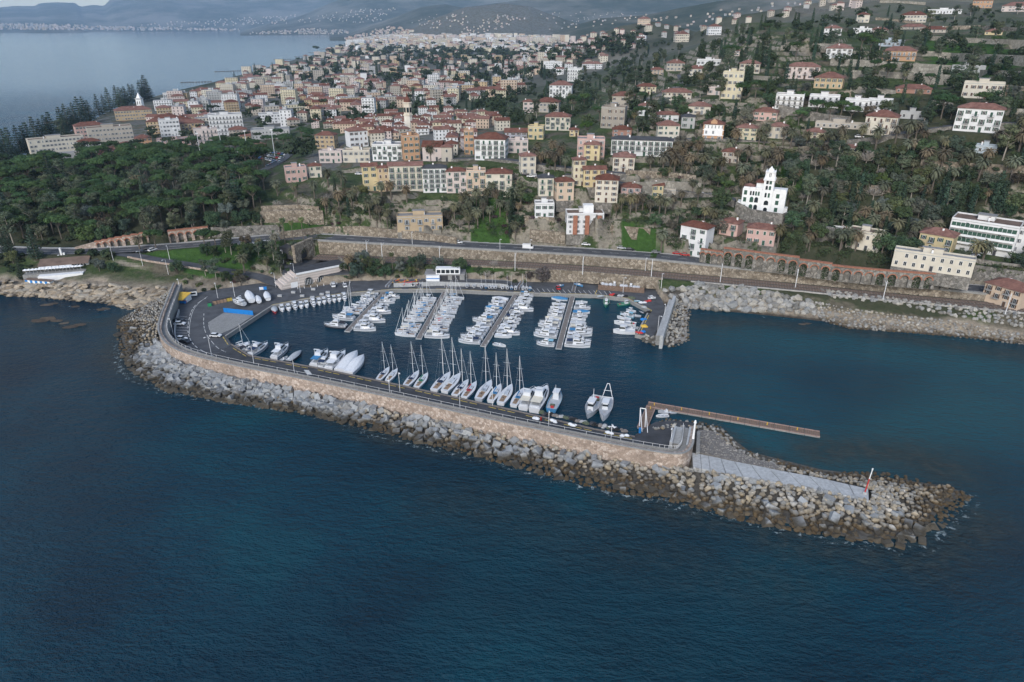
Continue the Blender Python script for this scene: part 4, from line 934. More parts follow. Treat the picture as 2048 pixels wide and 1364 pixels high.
m=archpanel(M(),15,8.6,6.2,5.4,1.6,'wall_stone'); o=m.build('portal_face',tp); o.location=(-6,-6.5,ZT-.3); o.rotation_euler=(0,0,R(62))
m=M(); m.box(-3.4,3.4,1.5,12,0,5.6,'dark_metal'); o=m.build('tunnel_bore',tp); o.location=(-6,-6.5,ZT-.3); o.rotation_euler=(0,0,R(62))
pwl=thing('plaza_wall',(0,0,0),0,'tall tan stone wall behind the upper plaza west of the tunnel mouth','retaining wall')
P=resample([w2(x,y,4.5)+(12.4,) for x,y in [(556,505),(578,518),(618,519),(632,517)]],5)
m=M(); wall_line(m,P,2.5,0,lambda p:3,lambda p:p[2],'wall_stone'); m.build('stone_face',pwl)
# catenary poles
pole=[('mast',M().tube((0,0,0),(0,0,8.6),.16,.12,'white_metal',6).mesh('mast'),None,[('cantilever',M().tube((0,0,7.4),(0,3.4,7.7),.06,.05,'white_metal',4).tube((0,0,6.3),(0,2.6,7.6),.05,.05,'white_metal',4).mesh('cantilever'),None)])]
proto('catenary',pole)
cx=[x for x in (735,765,880,1030,1165,1302,1440,1590,1765,2010)]
for i,x in enumerate(cx):
    yb={735:515,765:520,880:527,1030:541,1165:549,1302:556,1440:565,1590:576,1765:601,2010:628}[x]
    X,Y=w2(x,yb,ZT); spawn('catenary','catenary_mast',(X,Y,ZT),R(-14),f'pale railway electric mast beside the tracks, {ordn(i)} from the tunnel','railway mast','railway masts')
# arcades of arches
def arcade(name,label,pts,bays,hts,z0f,col,ivy,seedv,aw=.66):
    t=thing(name,(0,0,0),0,label,'arcade'); r_=random.Random(seedv)
    for i in range(bays):
        u0=lerpl(pts,i/bays); u1=lerpl(pts,(i+1)/bays); z0=z0f(i/bays); a=Vector(w2(*u0,z0));b=Vector(w2(*u1,z0f((i+1)/bays))); c=(a+b)/2; W_=(b-a).length*1.01; an=math.atan2((b-a).y,(b-a).x)
        h=hts(i/bays)
        g=M(); archpanel(g,W_,h,W_*aw,h*.80,1.3,'wall_grey' if col else 'wall_pink'); g.box(-W_/2,W_/2,-.15,1.5,h,h+.45,'brick'); o=g.build('arch_bay',t); o.location=(c.x,c.y,z0-.3); o.rotation_euler=(0,0,an)
        g=M(); r0=W_*aw/2; sp_=h*.8-r0
        rg=[]
        for k in range(9):
            q=math.pi*k/8; x_,z_=-r0*math.cos(q),sp_+r0*math.sin(q); x2,z2=-(r0+.45)*math.cos(q),sp_+(r0+.45)*math.sin(q); rg.append([(x_,-.06,z_),(x2,-.06,z2),(x2,.2,z2),(x_,.2,z_)])
        g.loft(rg,'brick'); q=g.build('brick_ring',o)
        g=M(); g.box(-W_/2,W_/2,1.35,2.6,-.5,h,'wall_grey'); g.build('back_wall',o)
        if r_.random()<ivy:
            g=M(); 
            for k in range(260):
                x=r_.uniform(-r0,r0); z=r_.uniform(0,h*.78); y=r_.uniform(.4,1.2)
                if z>sp_ and x*x+(z-sp_)**2>r0*r0: continue
                s=.35; e=[Vector((x,y,z))+Vector((r_.gauss(0,1),r_.gauss(0,1),r_.gauss(0,1))).normalized()*s for _ in range(3)]; g.add(e,[(0,1,2)],'ivy')
            g.build('ivy',o)
    return t
arcade('stone_arcade','long grey stone and brick arcade with ivy filled arches along the coast road',[(1443,530),(1520,541),(1600,551),(1680,562),(1760,570),(1850,577),(1925,578)],22,lambda t:8.0 if t<.3 else (7.0 if t<.45 else 6.4),lambda t:12.2-t*.7,True,.62,3)
arcade('open_arcade','short low arcade of four bays beside the tall white house',[(1398,523),(1443,530)],4,lambda t:6,lambda t:12.4,True,.2,4,.8)
arcade('brick_arcade','pink brick arcade wall stepping down to the road at the edge of the pine wood',[(192,496),(240,493),(300,489)],7,lambda t:3.3+3.2*t,lambda t:10+.6*t,False,.1,5,.55)
arcade('brick_arcade','pink brick arcade behind the parked cars, half hidden by the umbrella pine',[(340,487),(380,482),(420,478)],5,lambda t:6.4,lambda t:11.2+.8*t,False,.1,6,.62)
wsl=thing('sloping_wall',(0,0,0),0,'low sloping brick topped wall climbing from the road to the brick arcade','wall')
P=resample([w2(150,497,10)+(10.6,),w2(192,496,10)+(13.0,)],3); m=M(); wall_line(m,P,1,0,lambda p:9,lambda p:p[2],'wall_pink'); m.build('wall',wsl)
# retaining walls in the gardens (pixel line of the wall foot, height)
GW=[([(1560,100),(1640,96),(1700,98)],3,'pale terrace wall west of the big umbrella pines'),([(1640,195),(1700,192)],3,'tan wall beside the modern terraces'),([(1860,80),(1960,86),(2060,90)],3,'pale terrace wall below the long white glass house'),([(1750,40),(1830,48)],2.5,'tan wall under the wide summit villa'),
 ([(1660,10),(1760,6),(1850,10)],3,'pale wall along the top of the hill'),([(1880,60),(1960,58),(2060,66)],3,'tan wall near the little yellow summit house'),([(1480,158),(1560,162)],2.5,'tan terrace wall left of the pale pink villa'),([(1700,180),(1790,190)],2.5,'pale terrace wall above the modern east block'),([(1560,240),(1500,262)],2.5,'tan garden wall under the bright pink villa'),
 ([(1330,225),(1400,232)],2.5,'tan garden wall above the ornate villa'),([(1400,205),(1300,212)],2.5,'pale road wall on the west slope'),([(1860,210),(1905,216)],2.5,'pale wall west of the very big white villa'),([(1600,300),(1700,304)],2,'tan wall between lawn terraces'),([(1330,310),(1440,318)],2.5,'pale wall in the palm garden'),
 ([(1740,380),(1800,386)],2.5,'tan wall deep in the east park'),([(1960,225),(2060,232)],3,'pale wall above the east lawn'),([(1990,180),(2060,186)],3,'tan terrace wall right of the long cream house'),([(1590,20),(1680,24)],2.5,'pale ridge wall near the skyline'),([(1200,300),(1160,330)],2,'short pale wall beside the yellow houses'),([(425,470),(470,468),(520,466),(560,465)],4.0,'grey stone garden wall above the road at the east edge of the wood'),([(523,462),(523,440),(600,437),(648,438)],4.5,'tall garden wall round the lawn of tall fan palms'),
 ([(560,478),(650,466),(730,466),(800,474),(870,482),(915,488)],3.6,'low tan wall along the upper side of the road above the tunnel'),([(525,423),(600,420),(640,424)],3,'plain tan wall below the hedge at the east edge of the wood'),
 ([(1470,430),(1500,445),(1560,455),(1572,450)],6.5,'big grey stone terrace wall holding up the white castle villa'),([(1572,452),(1640,470),(1690,478)],4.4,'white topped grey wall running down from the white castle villa'),
 ([(1262,385),(1330,382),(1400,386)],5,'pale wall behind the street east of the pink house'),([(1250,352),(1330,355),(1390,362)],3,'low stone wall below the white hotel gardens'),
 ([(1570,260),(1500,226)],2,'low wall beside the pink villa'),([(1556,222),(1640,240),(1700,247)],3.5,'long grey retaining wall under the white terraced villas'),
 ([(1660,128),(1740,134),(1800,138),(1900,144)],4,'long pale terrace wall under the orange villa'),([(1700,152),(1800,157),(1900,162)],3.5,'second long pale terrace wall under the orange villa'),([(1830,112),(1900,118),(2060,126)],4,'upper pale terrace wall at the east edge of the hill'),([(1960,150),(2060,155)],3,'short pale terrace wall east of the long low shed'),
 ([(1300,470),(1220,462)],3,'tan stone garden wall above the parked cars'),([(1060,470),(1130,476)],3,'tan stone garden wall under the brick and white block'),([(1030,440),(1110,445)],2.5,'low garden wall under the small white house'),
 ([(1930,522),(1990,532),(2060,540)],2,'grey wall under the white office block'),([(1945,545),(2000,553),(2060,560)],3.5,'grey roadside wall east of the long cream building'),
 ([(1590,310),(1690,318)],2.5,'pale low wall across the lawn terraces'),([(1840,330),(1950,340),(2050,345)],3,'tan terrace wall among the palms at the east edge')]
for P,h,lb in GW:
    Q=[]
    for x,y in P:
        p=at(x,y)
        if p: Q.append((p.x,p.y,p.z))
    if len(Q)<2: continue
    Q=resample(Q,4); t=thing('garden_wall',(0,0,0),0,lb,'wall'); m=M(); wall_line(m,Q,.0,-.8,lambda p:p[2]-3,lambda p:p[2]+h,'wall_grey' if 'grey' in lb else ('wall_pale' if 'pale' in lb else 'wall_stone'),'concrete_light' if 'topped' in lb else None); m.build('stone_face',t)
# hillside roads draped on the ground
for P in ROADS2:
    Q=[]
    for x,y in P:
        p=at(x,y)
        if p: Q.append((p.x,p.y,p.z))
    Q=smooth_line(Q,3,2); hs_=[ground(p[0],p[1]) for p in Q]; k=np.convolve(np.pad(hs_,6,mode='edge'),np.ones(13)/13,'valid')
    Q=[(p[0],p[1],float(z)) for p,z in zip(Q,k)]; ROADLINES.append((Q,4.0))
    m=M(); wall_line(m,Q,2.6,-2.6,lambda p:p[2]-2.5,lambda p:p[2]+.9,'wall_grey','asphalt'); struct(m.build('hill_road'))
# ---------------------------------------------------------------- houses
PAL={'white':(.74,.75,.75),'cream':(.66,.60,.47),'peach':(.64,.47,.32),'pink':(.62,.38,.32),'yellow':(.66,.52,.24),'ochre':(.56,.40,.20),'beige':(.50,.44,.35),'grey':(.44,.45,.44),'orange':(.58,.31,.14),'brick':(.42,.20,.13),'lilac':(.42,.43,.49),'pale pink':(.66,.54,.49),'pale yellow':(.68,.60,.38),'stone':(.36,.32,.26),'light blue':(.45,.55,.62),'tan':(.50,.37,.21),'red':(.38,.14,.10)}
def window_mesh(w_,h_,shut,open_=True,arch=False):
    m=M(); t=.1
    m.box(-w_/2-t,w_/2+t,-.05,.02,-t,0,'concrete_light'); m.box(-w_/2-t,-w_/2,-.05,.02,0,h_,'white_paint'); m.box(w_/2,w_/2+t,-.05,.02,0,h_,'white_paint'); m.box(-w_/2-t,w_/2+t,-.05,.02,h_,h_+t,'white_paint')
    m.box(-w_/2,w_/2,-.02,.01,0,h_,'glass_dark'); m.box(-.03,.03,-.035,.01,0,h_,'white_paint')
    if shut:
        if open_:
            for s in (-1,1): a,b=sorted((s*(w_/2+t),s*(w_/2+t+w_*.5))); m.box(a,b,-.09,-.005,-.05,h_+.05,shut)
        else: m.box(-w_/2,w_/2,-.09,-.03,0,h_,shut)
    return m
WM={}
def wmesh(w_,h_,shut,op=True):
    k=(round(w_,1),round(h_,1),shut,op)
    if k not in WM: WM[k]=window_mesh(w_,h_,shut,op).mesh('window')
    return WM[k]
def roof_mesh(m,kind,w_,d,z,ov=.55,rise=None,mat='roof_tile'):
    x0,x1,y0,y1=-w_/2-ov,w_/2+ov,-ov,d+ov; rise=rise or min(w_,d)*.24
    if kind=='hip':
        W_,D=x1-x0,y1-y0; k=min(W_,D)/2; th=.18
        if W_>=D: r0,r1=(x0+k,(y0+y1)/2),(x1-k,(y0+y1)/2)
        else: r0,r1=((x0+x1)/2,y0+k),((x0+x1)/2,y1-k)
        V=[(x0,y0,z),(x1,y0,z),(x1,y1,z),(x0,y1,z),(x0,y0,z+th),(x1,y0,z+th),(x1,y1,z+th),(x0,y1,z+th),(r0[0],r0[1],z+th+rise),(r1[0],r1[1],z+th+rise)]
        Fc=[(3,2,1,0),(0,1,5,4),(1,2,6,5),(2,3,7,6),(3,0,4,7)]
        Fc+= [(4,5,9,8),(5,6,9),(6,7,8,9),(7,4,8)] if W_>=D else [(4,5,8),(5,6,9,8),(6,7,9),(7,4,8,9)]
        m.add(V,Fc,mat)
    elif kind=='gable':
        ym=(y0+y1)/2; th=.2
        V=[(x0,y0,z),(x1,y0,z),(x1,y1,z),(x0,y1,z),(x0,y0,z+th),(x1,y0,z+th),(x1,y1,z+th),(x0,y1,z+th),(x0,ym,z+th+rise),(x1,ym,z+th+rise)]
        m.add(V,[(3,2,1,0),(0,1,5,4),(2,3,7,6),(4,5,9,8),(6,7,8,9),(1,2,6,9,5),(3,0,4,8,7)],mat)
    return rise
for k_ in PAL:
    a_,b_2,c_=PAL[k_]; g_=(a_+b_2+c_)/3; PAL[k_]=tuple(.88*(x*.74+g_*.26) for x in (a_,b_2,c_))
HOUSES=[]; FLAT=[]
def house(x0,x1,yt,yb,st,col,roof,hint,yaw=0,dr=.7,shut='shutter_green',bal=0,cols=None,chim=1,name=None,label=None,w_gap=None,side=True,sh_open=True,z=None):
    xc=(x0+x1)/2; P=at(xc,yb) if z is None else w3(xc,yb,z)
    if P is None: print('no ground',x0,yb); return None
    s=ppm(P.x,P.y,P.z); th=math.atan2(P.x,P.y); Wv=(x1-x0)/s; ya=R(yaw)
    w_=Wv/(math.cos(ya)+dr*abs(math.sin(ya))); d=w_*dr
    d=min(max(d,5.5),16); w_=max((Wv-d*abs(math.sin(ya)))/math.cos(ya),4)
    zt=H-P.y/K(yt); dep=max((H-P.z)/math.hypot(P.x,P.y)*.8,0.02)
    rise=min(w_,d)*.24+.2 if roof in('hip','gable','dark') else .7
    eave=zt-rise-(d/2 if roof in('hip','dark','gable') else d)*dep
    h=max(eave-P.z,2.6*max(st,1)*.72); h=min(h,st*3.9)
    t=thing(name or ('villa' if st<=2 else 'apartment_house'),P,-th*.80+ya)
    c=PAL[col]
    rd={'hip':'red roof','gable':'gabled red roof','flat':'flat roof','dark':'dark roof','terrace':'roof terrace'}[roof]
    stn={1:'one-storey',2:'two-storey',3:'three-storey',4:'four-storey',5:'five-storey'}[st]
    tag(t,label or f'{col} {stn} house, {rd}, {hint}','house' if st<=2 else 'building')
    m=M(); m.box(-w_/2-.05,w_/2+.05,-.05,d+.05,-5.5,-.1,'wall_grey'); m.build('foundation',t); m=M(); m.box(-w_/2,w_/2,0,d,-.1,h,'plaster'); 
    wl=m.build('wall',t,color=c); m=M()
    m.box(-w_/2-.08,w_/2+.08,-.08,d+.08,h-.25,h-.02,'concrete_light'); m.build('cornice',wl)
    sh=h/st; r_=random.Random(int(x0*13+yb))
    m=M()
    if roof in('hip','gable'): roof_mesh(m,roof,w_,d,h)
    elif roof=='dark': roof_mesh(m,'hip',w_,d,h,mat='roof_dark')
    else:
        m.box(-w_/2+.25,w_/2-.25,.25,d-.25,h,h+.12,'roof_flat' if roof=='flat' else 'roof_brown')
    rf=m.build('roof',t)
    if roof in('flat','terrace'):
        m=M(); z1=h+.75
        m.box(-w_/2,w_/2,0,.24,h,z1,'plaster'); m.box(-w_/2,w_/2,d-.24,d,h,z1,'plaster'); m.box(-w_/2,-w_/2+.24,.24,d-.24,h,z1,'plaster'); m.box(w_/2-.24,w_/2,.24,d-.24,h,z1,'plaster'); m.build('parapet',rf,color=c)
        if w_>8:
            m=M(); m.box(-w_*.15,w_*.1,d*.45,d*.8,h,h+2.2,'plaster'); m.box(-w_*.17,w_*.12,d*.43,d*.82,h+2.2,h+2.4,'roof_flat'); m.build('stair_tower',rf,color=c)
    for k in range(chim):
        x=r_.uniform(-.3,.3)*w_; y=d*r_.uniform(.3,.7); m=M(); zc=h+rise*.45; m.box(x-.35,x+.35,y-.3,y+.3,h,zc+1.5,'white_paint'); m.box(x-.42,x+.42,y-.37,y+.37,zc+1.5,zc+1.65,'roof_tile'); m.build('chimney',rf)
    n=cols or max(2,int(w_/ (w_gap or 2.9))); ww=min(1.05,w_/n*.34); wh=min(1.55,sh*.5)
    for f in range(st):
        for k in range(n):
            x=-w_/2+w_*(k+.5)/n; z=f*sh+sh*.30
            if f==0 and k==n//2:
                mm=M(); mm.box(-.55,.55,-.06,.02,0,2.2,shut or 'dark_metal'); mm.box(-.7,-.55,-.08,.02,0,2.35,'concrete_light'); mm.box(.55,.7,-.08,.02,0,2.35,'concrete_light'); mm.box(-.7,.7,-.08,.02,2.2,2.35,'concrete_light'); o=mm.build('door',wl); o.location=(x,0,0.0); continue
            if r_.random()<.05: continue
            tall=bal and f>0 and (k+f)%2==(0 if bal==1 else 0) or bal==2 and f>0
            o=obj('window',wmesh(ww,min(2.1,sh*.66) if tall else wh,shut,sh_open if r_.random()>.22 else False),wl); o.location=(x,0,f*sh+.18 if tall else z)
            if tall:
                mm=BAL.get(round(ww,1))
                if mm is None:
                    b=M(); b.box(-1.3,1.3,-1.0,-.06,-.12,0,'concrete_light'); b.box(-1.3,1.3,-1.0,-.95,.9,.97,'dark_metal')
                    for q in range(9): b.box(-1.3+q*.32,-1.26+q*.32,-.99,-.95,0,.9,'dark_metal')
                    b.box(-1.3,-1.25,-.95,-.06,.9,.97,'dark_metal'); b.box(1.25,1.3,-.95,-.06,.9,.97,'dark_metal'); mm=BAL[round(ww,1)]=b.mesh('balcony')
                q=obj('balcony',mm,wl); q.location=(x,0,f*sh+.1); q.scale=(min(1,w_/n*.42),1,1)
    if side:
        nd=max(1,int(d/3.4))
        for sgn in (-1,1):
            if (P.x*sgn>0 and ya*sgn<=0 and abs(P.x)>40) : continue
            for f in range(st):
                for k in range(nd):
                    if r_.random()<.2: continue
                    o=obj('window',wmesh(ww,wh,shut,sh_open),wl); o.location=(sgn*w_/2,d*(k+.5)/nd,f*sh+sh*.3); o.rotation_euler=(0,0,R(90)*sgn)
    cxy=Vector((P.x,P.y)); dv=Vector((math.sin(th),math.cos(th)))
    c2=cxy+dv*(d/2); OCC.append((c2.x,c2.y,max(w_,d)*.5)); c3=cxy-dv*4.5; OCC.append((c3.x,c3.y,w_*.40))
    if w_>14: 
        for q in (-1,1): px=Vector((dv.y,-dv.x))*q*w_*.33; OCC.append((c2.x+px.x,c2.y+px.y,d*.55)); OCC.append((cxy.x+px.x-dv.x*3,cxy.y+px.y-dv.y*3,w_*.18))
    FLAT.append((P.x,P.y,P.z,t.rotation_euler.z,w_,d)); HOUSES.append((xc,yb,w_,d,h)); t['_w']=w_; t['_d']=d; t['_h']=h; del t['_w'],t['_d'],t['_h']
    return t,w_,d,h,wl,rf
BAL={}
G_='shutter_green';B__='shutter_brown';Y_='shutter_grey'
HL=[
(573,617,329,364,2,'pink','flat','behind the palms at the east end of the car park',8,.7,G_),
(619,645,325,355,2,'cream','hip','beside the pink flat roofed house',5,.8,G_),
(727,758,325,382,4,'yellow','gable','at the west end of the long terrace row',4,.6,G_,0),
(758,780,328,383,4,'ochre','hip','wedged against the bright yellow end house',0,.9,B__,0),
(780,847,323,382,4,'cream','gable','with many green balconies in the terrace row',0,.35,G_,2),
(847,894,328,385,5,'white','dark','rising in the middle of the terrace row',0,.5,G_,2),
(894,934,334,386,4,'pale pink','hip','filling the row right of the tall white one',0,.6,G_,1),
(934,972,335,392,4,'peach','terrace','toward the east end of the terrace row',0,.7,G_,1),
(972,1024,336,394,4,'cream','hip','closing the east end of the terrace row',0,.6,G_,1),
(796,886,424,463,2,'tan','flat','alone in the gardens above the road',0,.35,Y_,1),
(638,686,298,326,2,'pale pink','flat','long and low below the old town, west half',-12,.5,G_),
(686,742,296,325,2,'cream','terrace','long and low below the old town, east half',-8,.45,Y_),
(743,808,283,322,3,'white','flat','stepped and curved below the church',-10,.6,G_,1),
(629,673,262,297,3,'ochre','hip','at the west corner of the old town',-15,.7,B__),
(697,742,252,294,3,'white','hip','behind the long low wall building',20,.8,B__),
(806,843,266,320,4,'orange','terrace','with rounded front beside the church',10,.8,G_),
(929,948,256,309,4,'orange','flat','very narrow and tall, east of the church',0,1.2,G_),
(946,1014,264,321,4,'white','hip','with tiers of balconies east of the church',-10,.7,G_,2),
(1010,1054,256,278,2,'lilac','gable','behind the white balconied house',0,.6,B__),
(1054,1088,249,279,2,'yellow','flat','standing between red roofs and the palms',-8,.8,G_),
(1040,1074,303,348,3,'cream','hip','square and alone above the terrace row end',10,.9,Y_),
(1016,1056,277,306,2,'pale pink','flat','behind palms near the white balconied house',0,.6,G_),
(1076,1108,347,392,3,'cream','dark','with green balconies east of the terrace row',5,.8,G_,2),
(1110,1150,353,401,3,'peach','hip','below the yellow stepped houses',12,.8,G_),
(1144,1172,312,372,4,'pale yellow','hip','forming the tower of the stepped pair',8,.8,B__),
(1165,1212,331,374,3,'yellow','gable','forming the low wing of the stepped pair',8,.5,B__),
(1188,1235,347,405,4,'cream','hip','with round patterns on its tiles, tall and plain',-4,.8,B__),
(1154,1208,272,314,3,'pink','flat','behind the bright yellow narrow house',0,.7,Y_),
(1166,1200,281,321,3,'yellow','hip','narrow and bright in front of the pink block',-8,.8,B__),
(1221,1342,272,312,3,'white','dark','very long hotel with rows of balconies',-4,.2,G_,2),
(1224,1268,303,345,3,'cream','hip','in front of the long white hotel',-3,.8,B__,1),
(1240,1281,364,395,2,'pink','hip','beside the plain tall cream house',-4,.8,Y_,1),
(1303,1326,363,396,2,'yellow','gable','tiny and narrow on the palm street',5,.8,G_),
(1326,1350,368,396,1,'beige','flat','carport attached to the tiny yellow house',0,.8,None),
(1069,1109,400,436,2,'white','flat','small with green shutters above stone terraces',4,.7,G_),
(1432,1478,434,471,2,'pink','hip','with iron balconies below the castle villa wall',-22,.9,G_,1),
(1490,1547,446,490,2,'pink','hip','directly above the arcade',-6,.6,G_),
(1313,1358,240,282,3,'cream','hip','behind the east end of the long hotel',5,.8,G_),
(1309,1357,222,243,2,'white','hip','peeping over the cream three-storey one',5,.5,G_),
(1362,1388,227,257,2,'grey','dark','small, left of the ornate orange villa',0,.8,G_),
(1225,1262,251,273,2,'brick','hip','small, above the west end of the long hotel',0,.7,Y_),
(1139,1157,256,273,2,'yellow','hip','tiny, below the round bright tree',0,.8,B__),
(1440,1478,295,326,2,'beige','hip','half hidden by palms below the orange villa',-10,.8,B__),
(1470,1511,247,282,3,'pale yellow','hip','with palms before it, east of the orange villa',-4,.7,G_),
(1533,1572,244,277,2,'cream','hip','with pale blue shutters on the upper road',-8,.8,Y_),
(1608,1648,255,280,2,'pale yellow','hip','low, at the bend of the upper road',-8,.8,B__),
(1349,1379,61,84,3,'cream','hip','standing alone high on the west ridge',10,.8,B__),
(1415,1443,47,70,3,'white','hip','high on the ridge beside the cypresses',8,.8,Y_),
(1333,1368,118,142,2,'beige','hip','with grey stone walls on the west slope',0,.8,Y_),
(1393,1440,116,131,1,'white','flat','long and low on the west slope',-4,.35,Y_),
(1375,1412,130,153,2,'cream','hip','below the long low white one',5,.7,Y_,1),
(1477,1518,119,147,2,'cream','hip','beside the tallest cypresses',-5,.7,B__),
(1440,1482,141,198,4,'pale yellow','terrace','towering with three tiers of windows',-6,.6,Y_),
(1413,1440,172,190,1,'pale pink','terrace','low wing of the towering yellow villa',-6,.6,Y_),
(1324,1381,176,201,2,'cream','hip','wide with arches on the west slope',0,.5,B__),
(1570,1635,124,158,3,'pale pink','hip','wide with pink shutters in the middle of the hill',-6,.5,'shutter_brown',1),
(1625,1684,143,177,2,'ochre','hip','with green shutters, below the terraces',-10,.8,G_),
(1548,1604,185,219,3,'white','terrace','modern with open terraces, west of three',-6,.7,None,2),
(1616,1675,188,215,3,'white','terrace','modern with open terraces, middle of three',-6,.6,None,2),
(1687,1735,196,223,2,'white','terrace','modern with open terraces, west half of the east block',-6,.7,None,2),
(1733,1780,196,222,2,'white','terrace','modern with open terraces, east half of the east block',-6,.6,None,2),
(1724,1788,219,271,3,'cream','hip','large and square below the modern terraces',-10,.8,B__,1),
(1504,1553,214,242,2,'pink','hip','bright, left of the modern white terraces',-8,.7,G_),
(1375,1420,203,229,2,'cream','hip','with solar panels, above the ornate orange villa',-4,.7,Y_),
(1764,1827,92,122,2,'orange','hip','with long white balconies below the ridge',-6,.55,Y_,2),
(1650,1701,87,118,3,'white','hip','next to the big umbrella pines',-6,.7,Y_,1),
(1758,1805,79,93,1,'light blue','flat','low above the orange balconied villa',-4,.5,Y_),
(1800,1849,22,45,2,'cream','hip','wide under the top of the hill',-8,.6,Y_),
(1802,1850,47,59,1,'stone','hip','very low and wide, west of a pair of red roofs',-6,.5,None),
(1842,1893,52,65,1,'beige','hip','very low and wide, east of a pair of red roofs',-6,.5,None),
(1740,1774,54,69,1,'stone','hip','small red roofed, west of the low pair',-4,.6,None),
(1705,1741,56,67,1,'white','flat','low, next to the small red roofed one',-4,.6,None),
(1945,1981,-6,16,2,'orange','hip','cut by the top edge on the summit',-6,.7,Y_),
(2005,2060,3,23,2,'pale pink','hip','high in the summit corner',-6,.6,Y_),
(1857,1918,14,28,1,'white','flat','long white glass fronted on the summit',-5,.4,None),
(1713,1736,24,45,2,'cream','hip','small on the ridge among dark trees',0,.8,Y_),
(1925,1997,162,197,2,'cream','terrace','long with a red roofed wing, east slope',-6,.5,B__),
(1908,1991,205,264,3,'white','hip','very big with green arches, on the east edge',-8,.5,G_,1),
(1793,1858,168,187,1,'brick','hip','low red bungalow among bushes',-4,.5,None),
(1905,1964,128,147,1,'grey','terrace','long low shed set into the terraces',-4,.4,None),
(1970,2002,57,70,1,'yellow','hip','little, high on the east slope',-6,.7,None),
(1800,1845,222,238,1,'grey','flat','low garage beside the big square house',-6,.5,None),
(1632,1724,243,257,1,'beige','terrace','long low greenhouse wing under the umbrella pines',-5,.15,None),
(1647,1681,50,71,2,'white','hip','pale and plain above the umbrella pines',-4,.7,Y_),
(1452,1478,96,112,2,'pale pink','hip','small with a red roof near the cypresses',0,.7,Y_),
(1300,1326,134,149,2,'peach','hip','at the west brow of the hill',0,.7,Y_),
(1831,1900,455,503,2,'yellow','hip','in front of the white office block',-16,.7,G_,1),
(1789,1931,502,543,2,'cream','flat','very long, standing on top of the arcade',-5,.16,None,0),
(1688,1755,455,500,2,'cream','terrace','with blue garage doors behind the arcade palms',-14,.6,None),
(1654,1689,446,477,1,'white','flat','small pavilion with arched windows on the garden wall',-8,.6,G_),
(1715,1736,422,439,1,'white','hip','toy sized in the wooded garden',-8,.8,G_),
(1949,1988,288,307,1,'light blue','flat','small shed on the east terraces',-6,.7,None),
(1695,1716,289,304,1,'beige','gable','tiny stone hut by the lawn terraces',-6,.7,None),
(1046,1067,198,230,3,'pale pink','hip','narrow, west of the big grey hall',0,.8,G_),
(1068,1119,190,225,2,'beige','hip','large hall with a broad red roof',-8,.7,Y_),
(1089,1141,224,261,3,'cream','hip','in the palms below the broad red roof',-5,.6,G_,1),
(1097,1144,161,197,4,'white','hip','with balconies, tallest on the west slope',-6,.7,Y_,1),
(1222,1267,182,216,2,'beige','hip','on top of the castellated stone house',-6,.7,B__),
(1198,1250,204,257,3,'stone','terrace','castellated and castle like',-10,.7,B__),
(1273,1311,166,189,2,'pale yellow','hip','at the foot of the western cypresses',0,.6,B__),
(1275,1306,204,232,2,'white','hip','beside the castellated stone house',-5,.8,G_),
(1087,1124,121,138,3,'white','flat','distant block at the foot of the ridge',0,.6,None),
(1164,1204,117,138,2,'white','hip','distant villa with a turret below the ridge',0,.6,Y_),
(1133,1165,131,163,4,'white','terrace','stepped hotel at the foot of the ridge',-8,.9,None,2),
(1143,1165,103,117,2,'peach','hip','distant and lone below the ridge',0,.7,Y_),
(1275,1300,33,51,3,'peach','hip','lone on the skyline ridge',0,.7,Y_),
(72,171,272,310,4,'cream','terrace','wide block nearest the seafront pines',14,.3,Y_,0),
(164,206,276,306,3,'grey','hip','beside the wide cream block near the sea',14,.6,G_),
(186,269,250,290,4,'beige','terrace','big angular block behind the wood',10,.4,Y_),
(157,213,243,274,3,'pink','hip','by the seafront pines',14,.5,G_),
(236,274,283,300,2,'pink','hip','little, at the edge of the wood',6,.7,G_),
(273,305,269,291,2,'orange','hip','behind the west part of the wood',6,.8,B__),
(318,381,275,291,2,'pink','flat','low pair behind the wood',4,.4,Y_),
(393,438,255,288,4,'pale pink','flat','with long balconies behind the wood',4,.5,None,2),
(324,363,237,273,4,'white','flat','tall slab in the west of the town',6,.6,Y_),
(354,411,238,267,3,'ochre','hip','wide with arcades in the west of the town',4,.5,B__,1),
(330,365,185,206,4,'white','terrace','balconied block nearest the beach',6,.6,None,2),
(236,305,212,240,3,'ochre','hip','big church hall by the seafront trees',8,.5,Y_),
(424,489,225,271,5,'white','flat','stepped block, the largest of the west town',4,.5,None,2),
(461,496,252,277,3,'beige','hip','right of the pink balconied block',4,.7,B__),
(482,527,262,278,1,'yellow','hip','low and broad near the car park',0,.7,None),
(520,568,225,247,3,'white','flat','cubic block in the middle of the town',4,.7,Y_),
(506,579,252,278,2,'grey','flat','broad low market hall behind the car park',0,.5,None),
(502,531,281,301,1,'cream','hip','low by the car park trees',0,.8,None),
(58,151,302,321,1,'grey','flat','low pavilion at the wood edge by the sea',12,.3,None),
(200,262,286,308,1,'red','hip','low red roofs at the north wood edge',8,.3,None),
(2016,2062,449,508,3,'white','terrace','at the east edge beside the office block',-16,.8,Y_),
(1954,2038,556,611,3,'peach','hip','beside the railway at the east end',-30,.75,B__,1),
]
ZFIX={(1789,1931):18.6,(1831,1900):18.8}
for h_ in HL:
    k=dict(zip(('yaw','dr','shut','bal'),h_[8:])); house(*h_[:8],z=ZFIX.get(h_[:2]),**k)
# special buildings -------------------------------------------------
r=house(1349,1414,441,511,4,'white','hip','',-28,.62,shut=G_,bal=1,cols=3,label='tall white four-storey house with red hipped roof beside the coast road and red cars',name='corner_house')
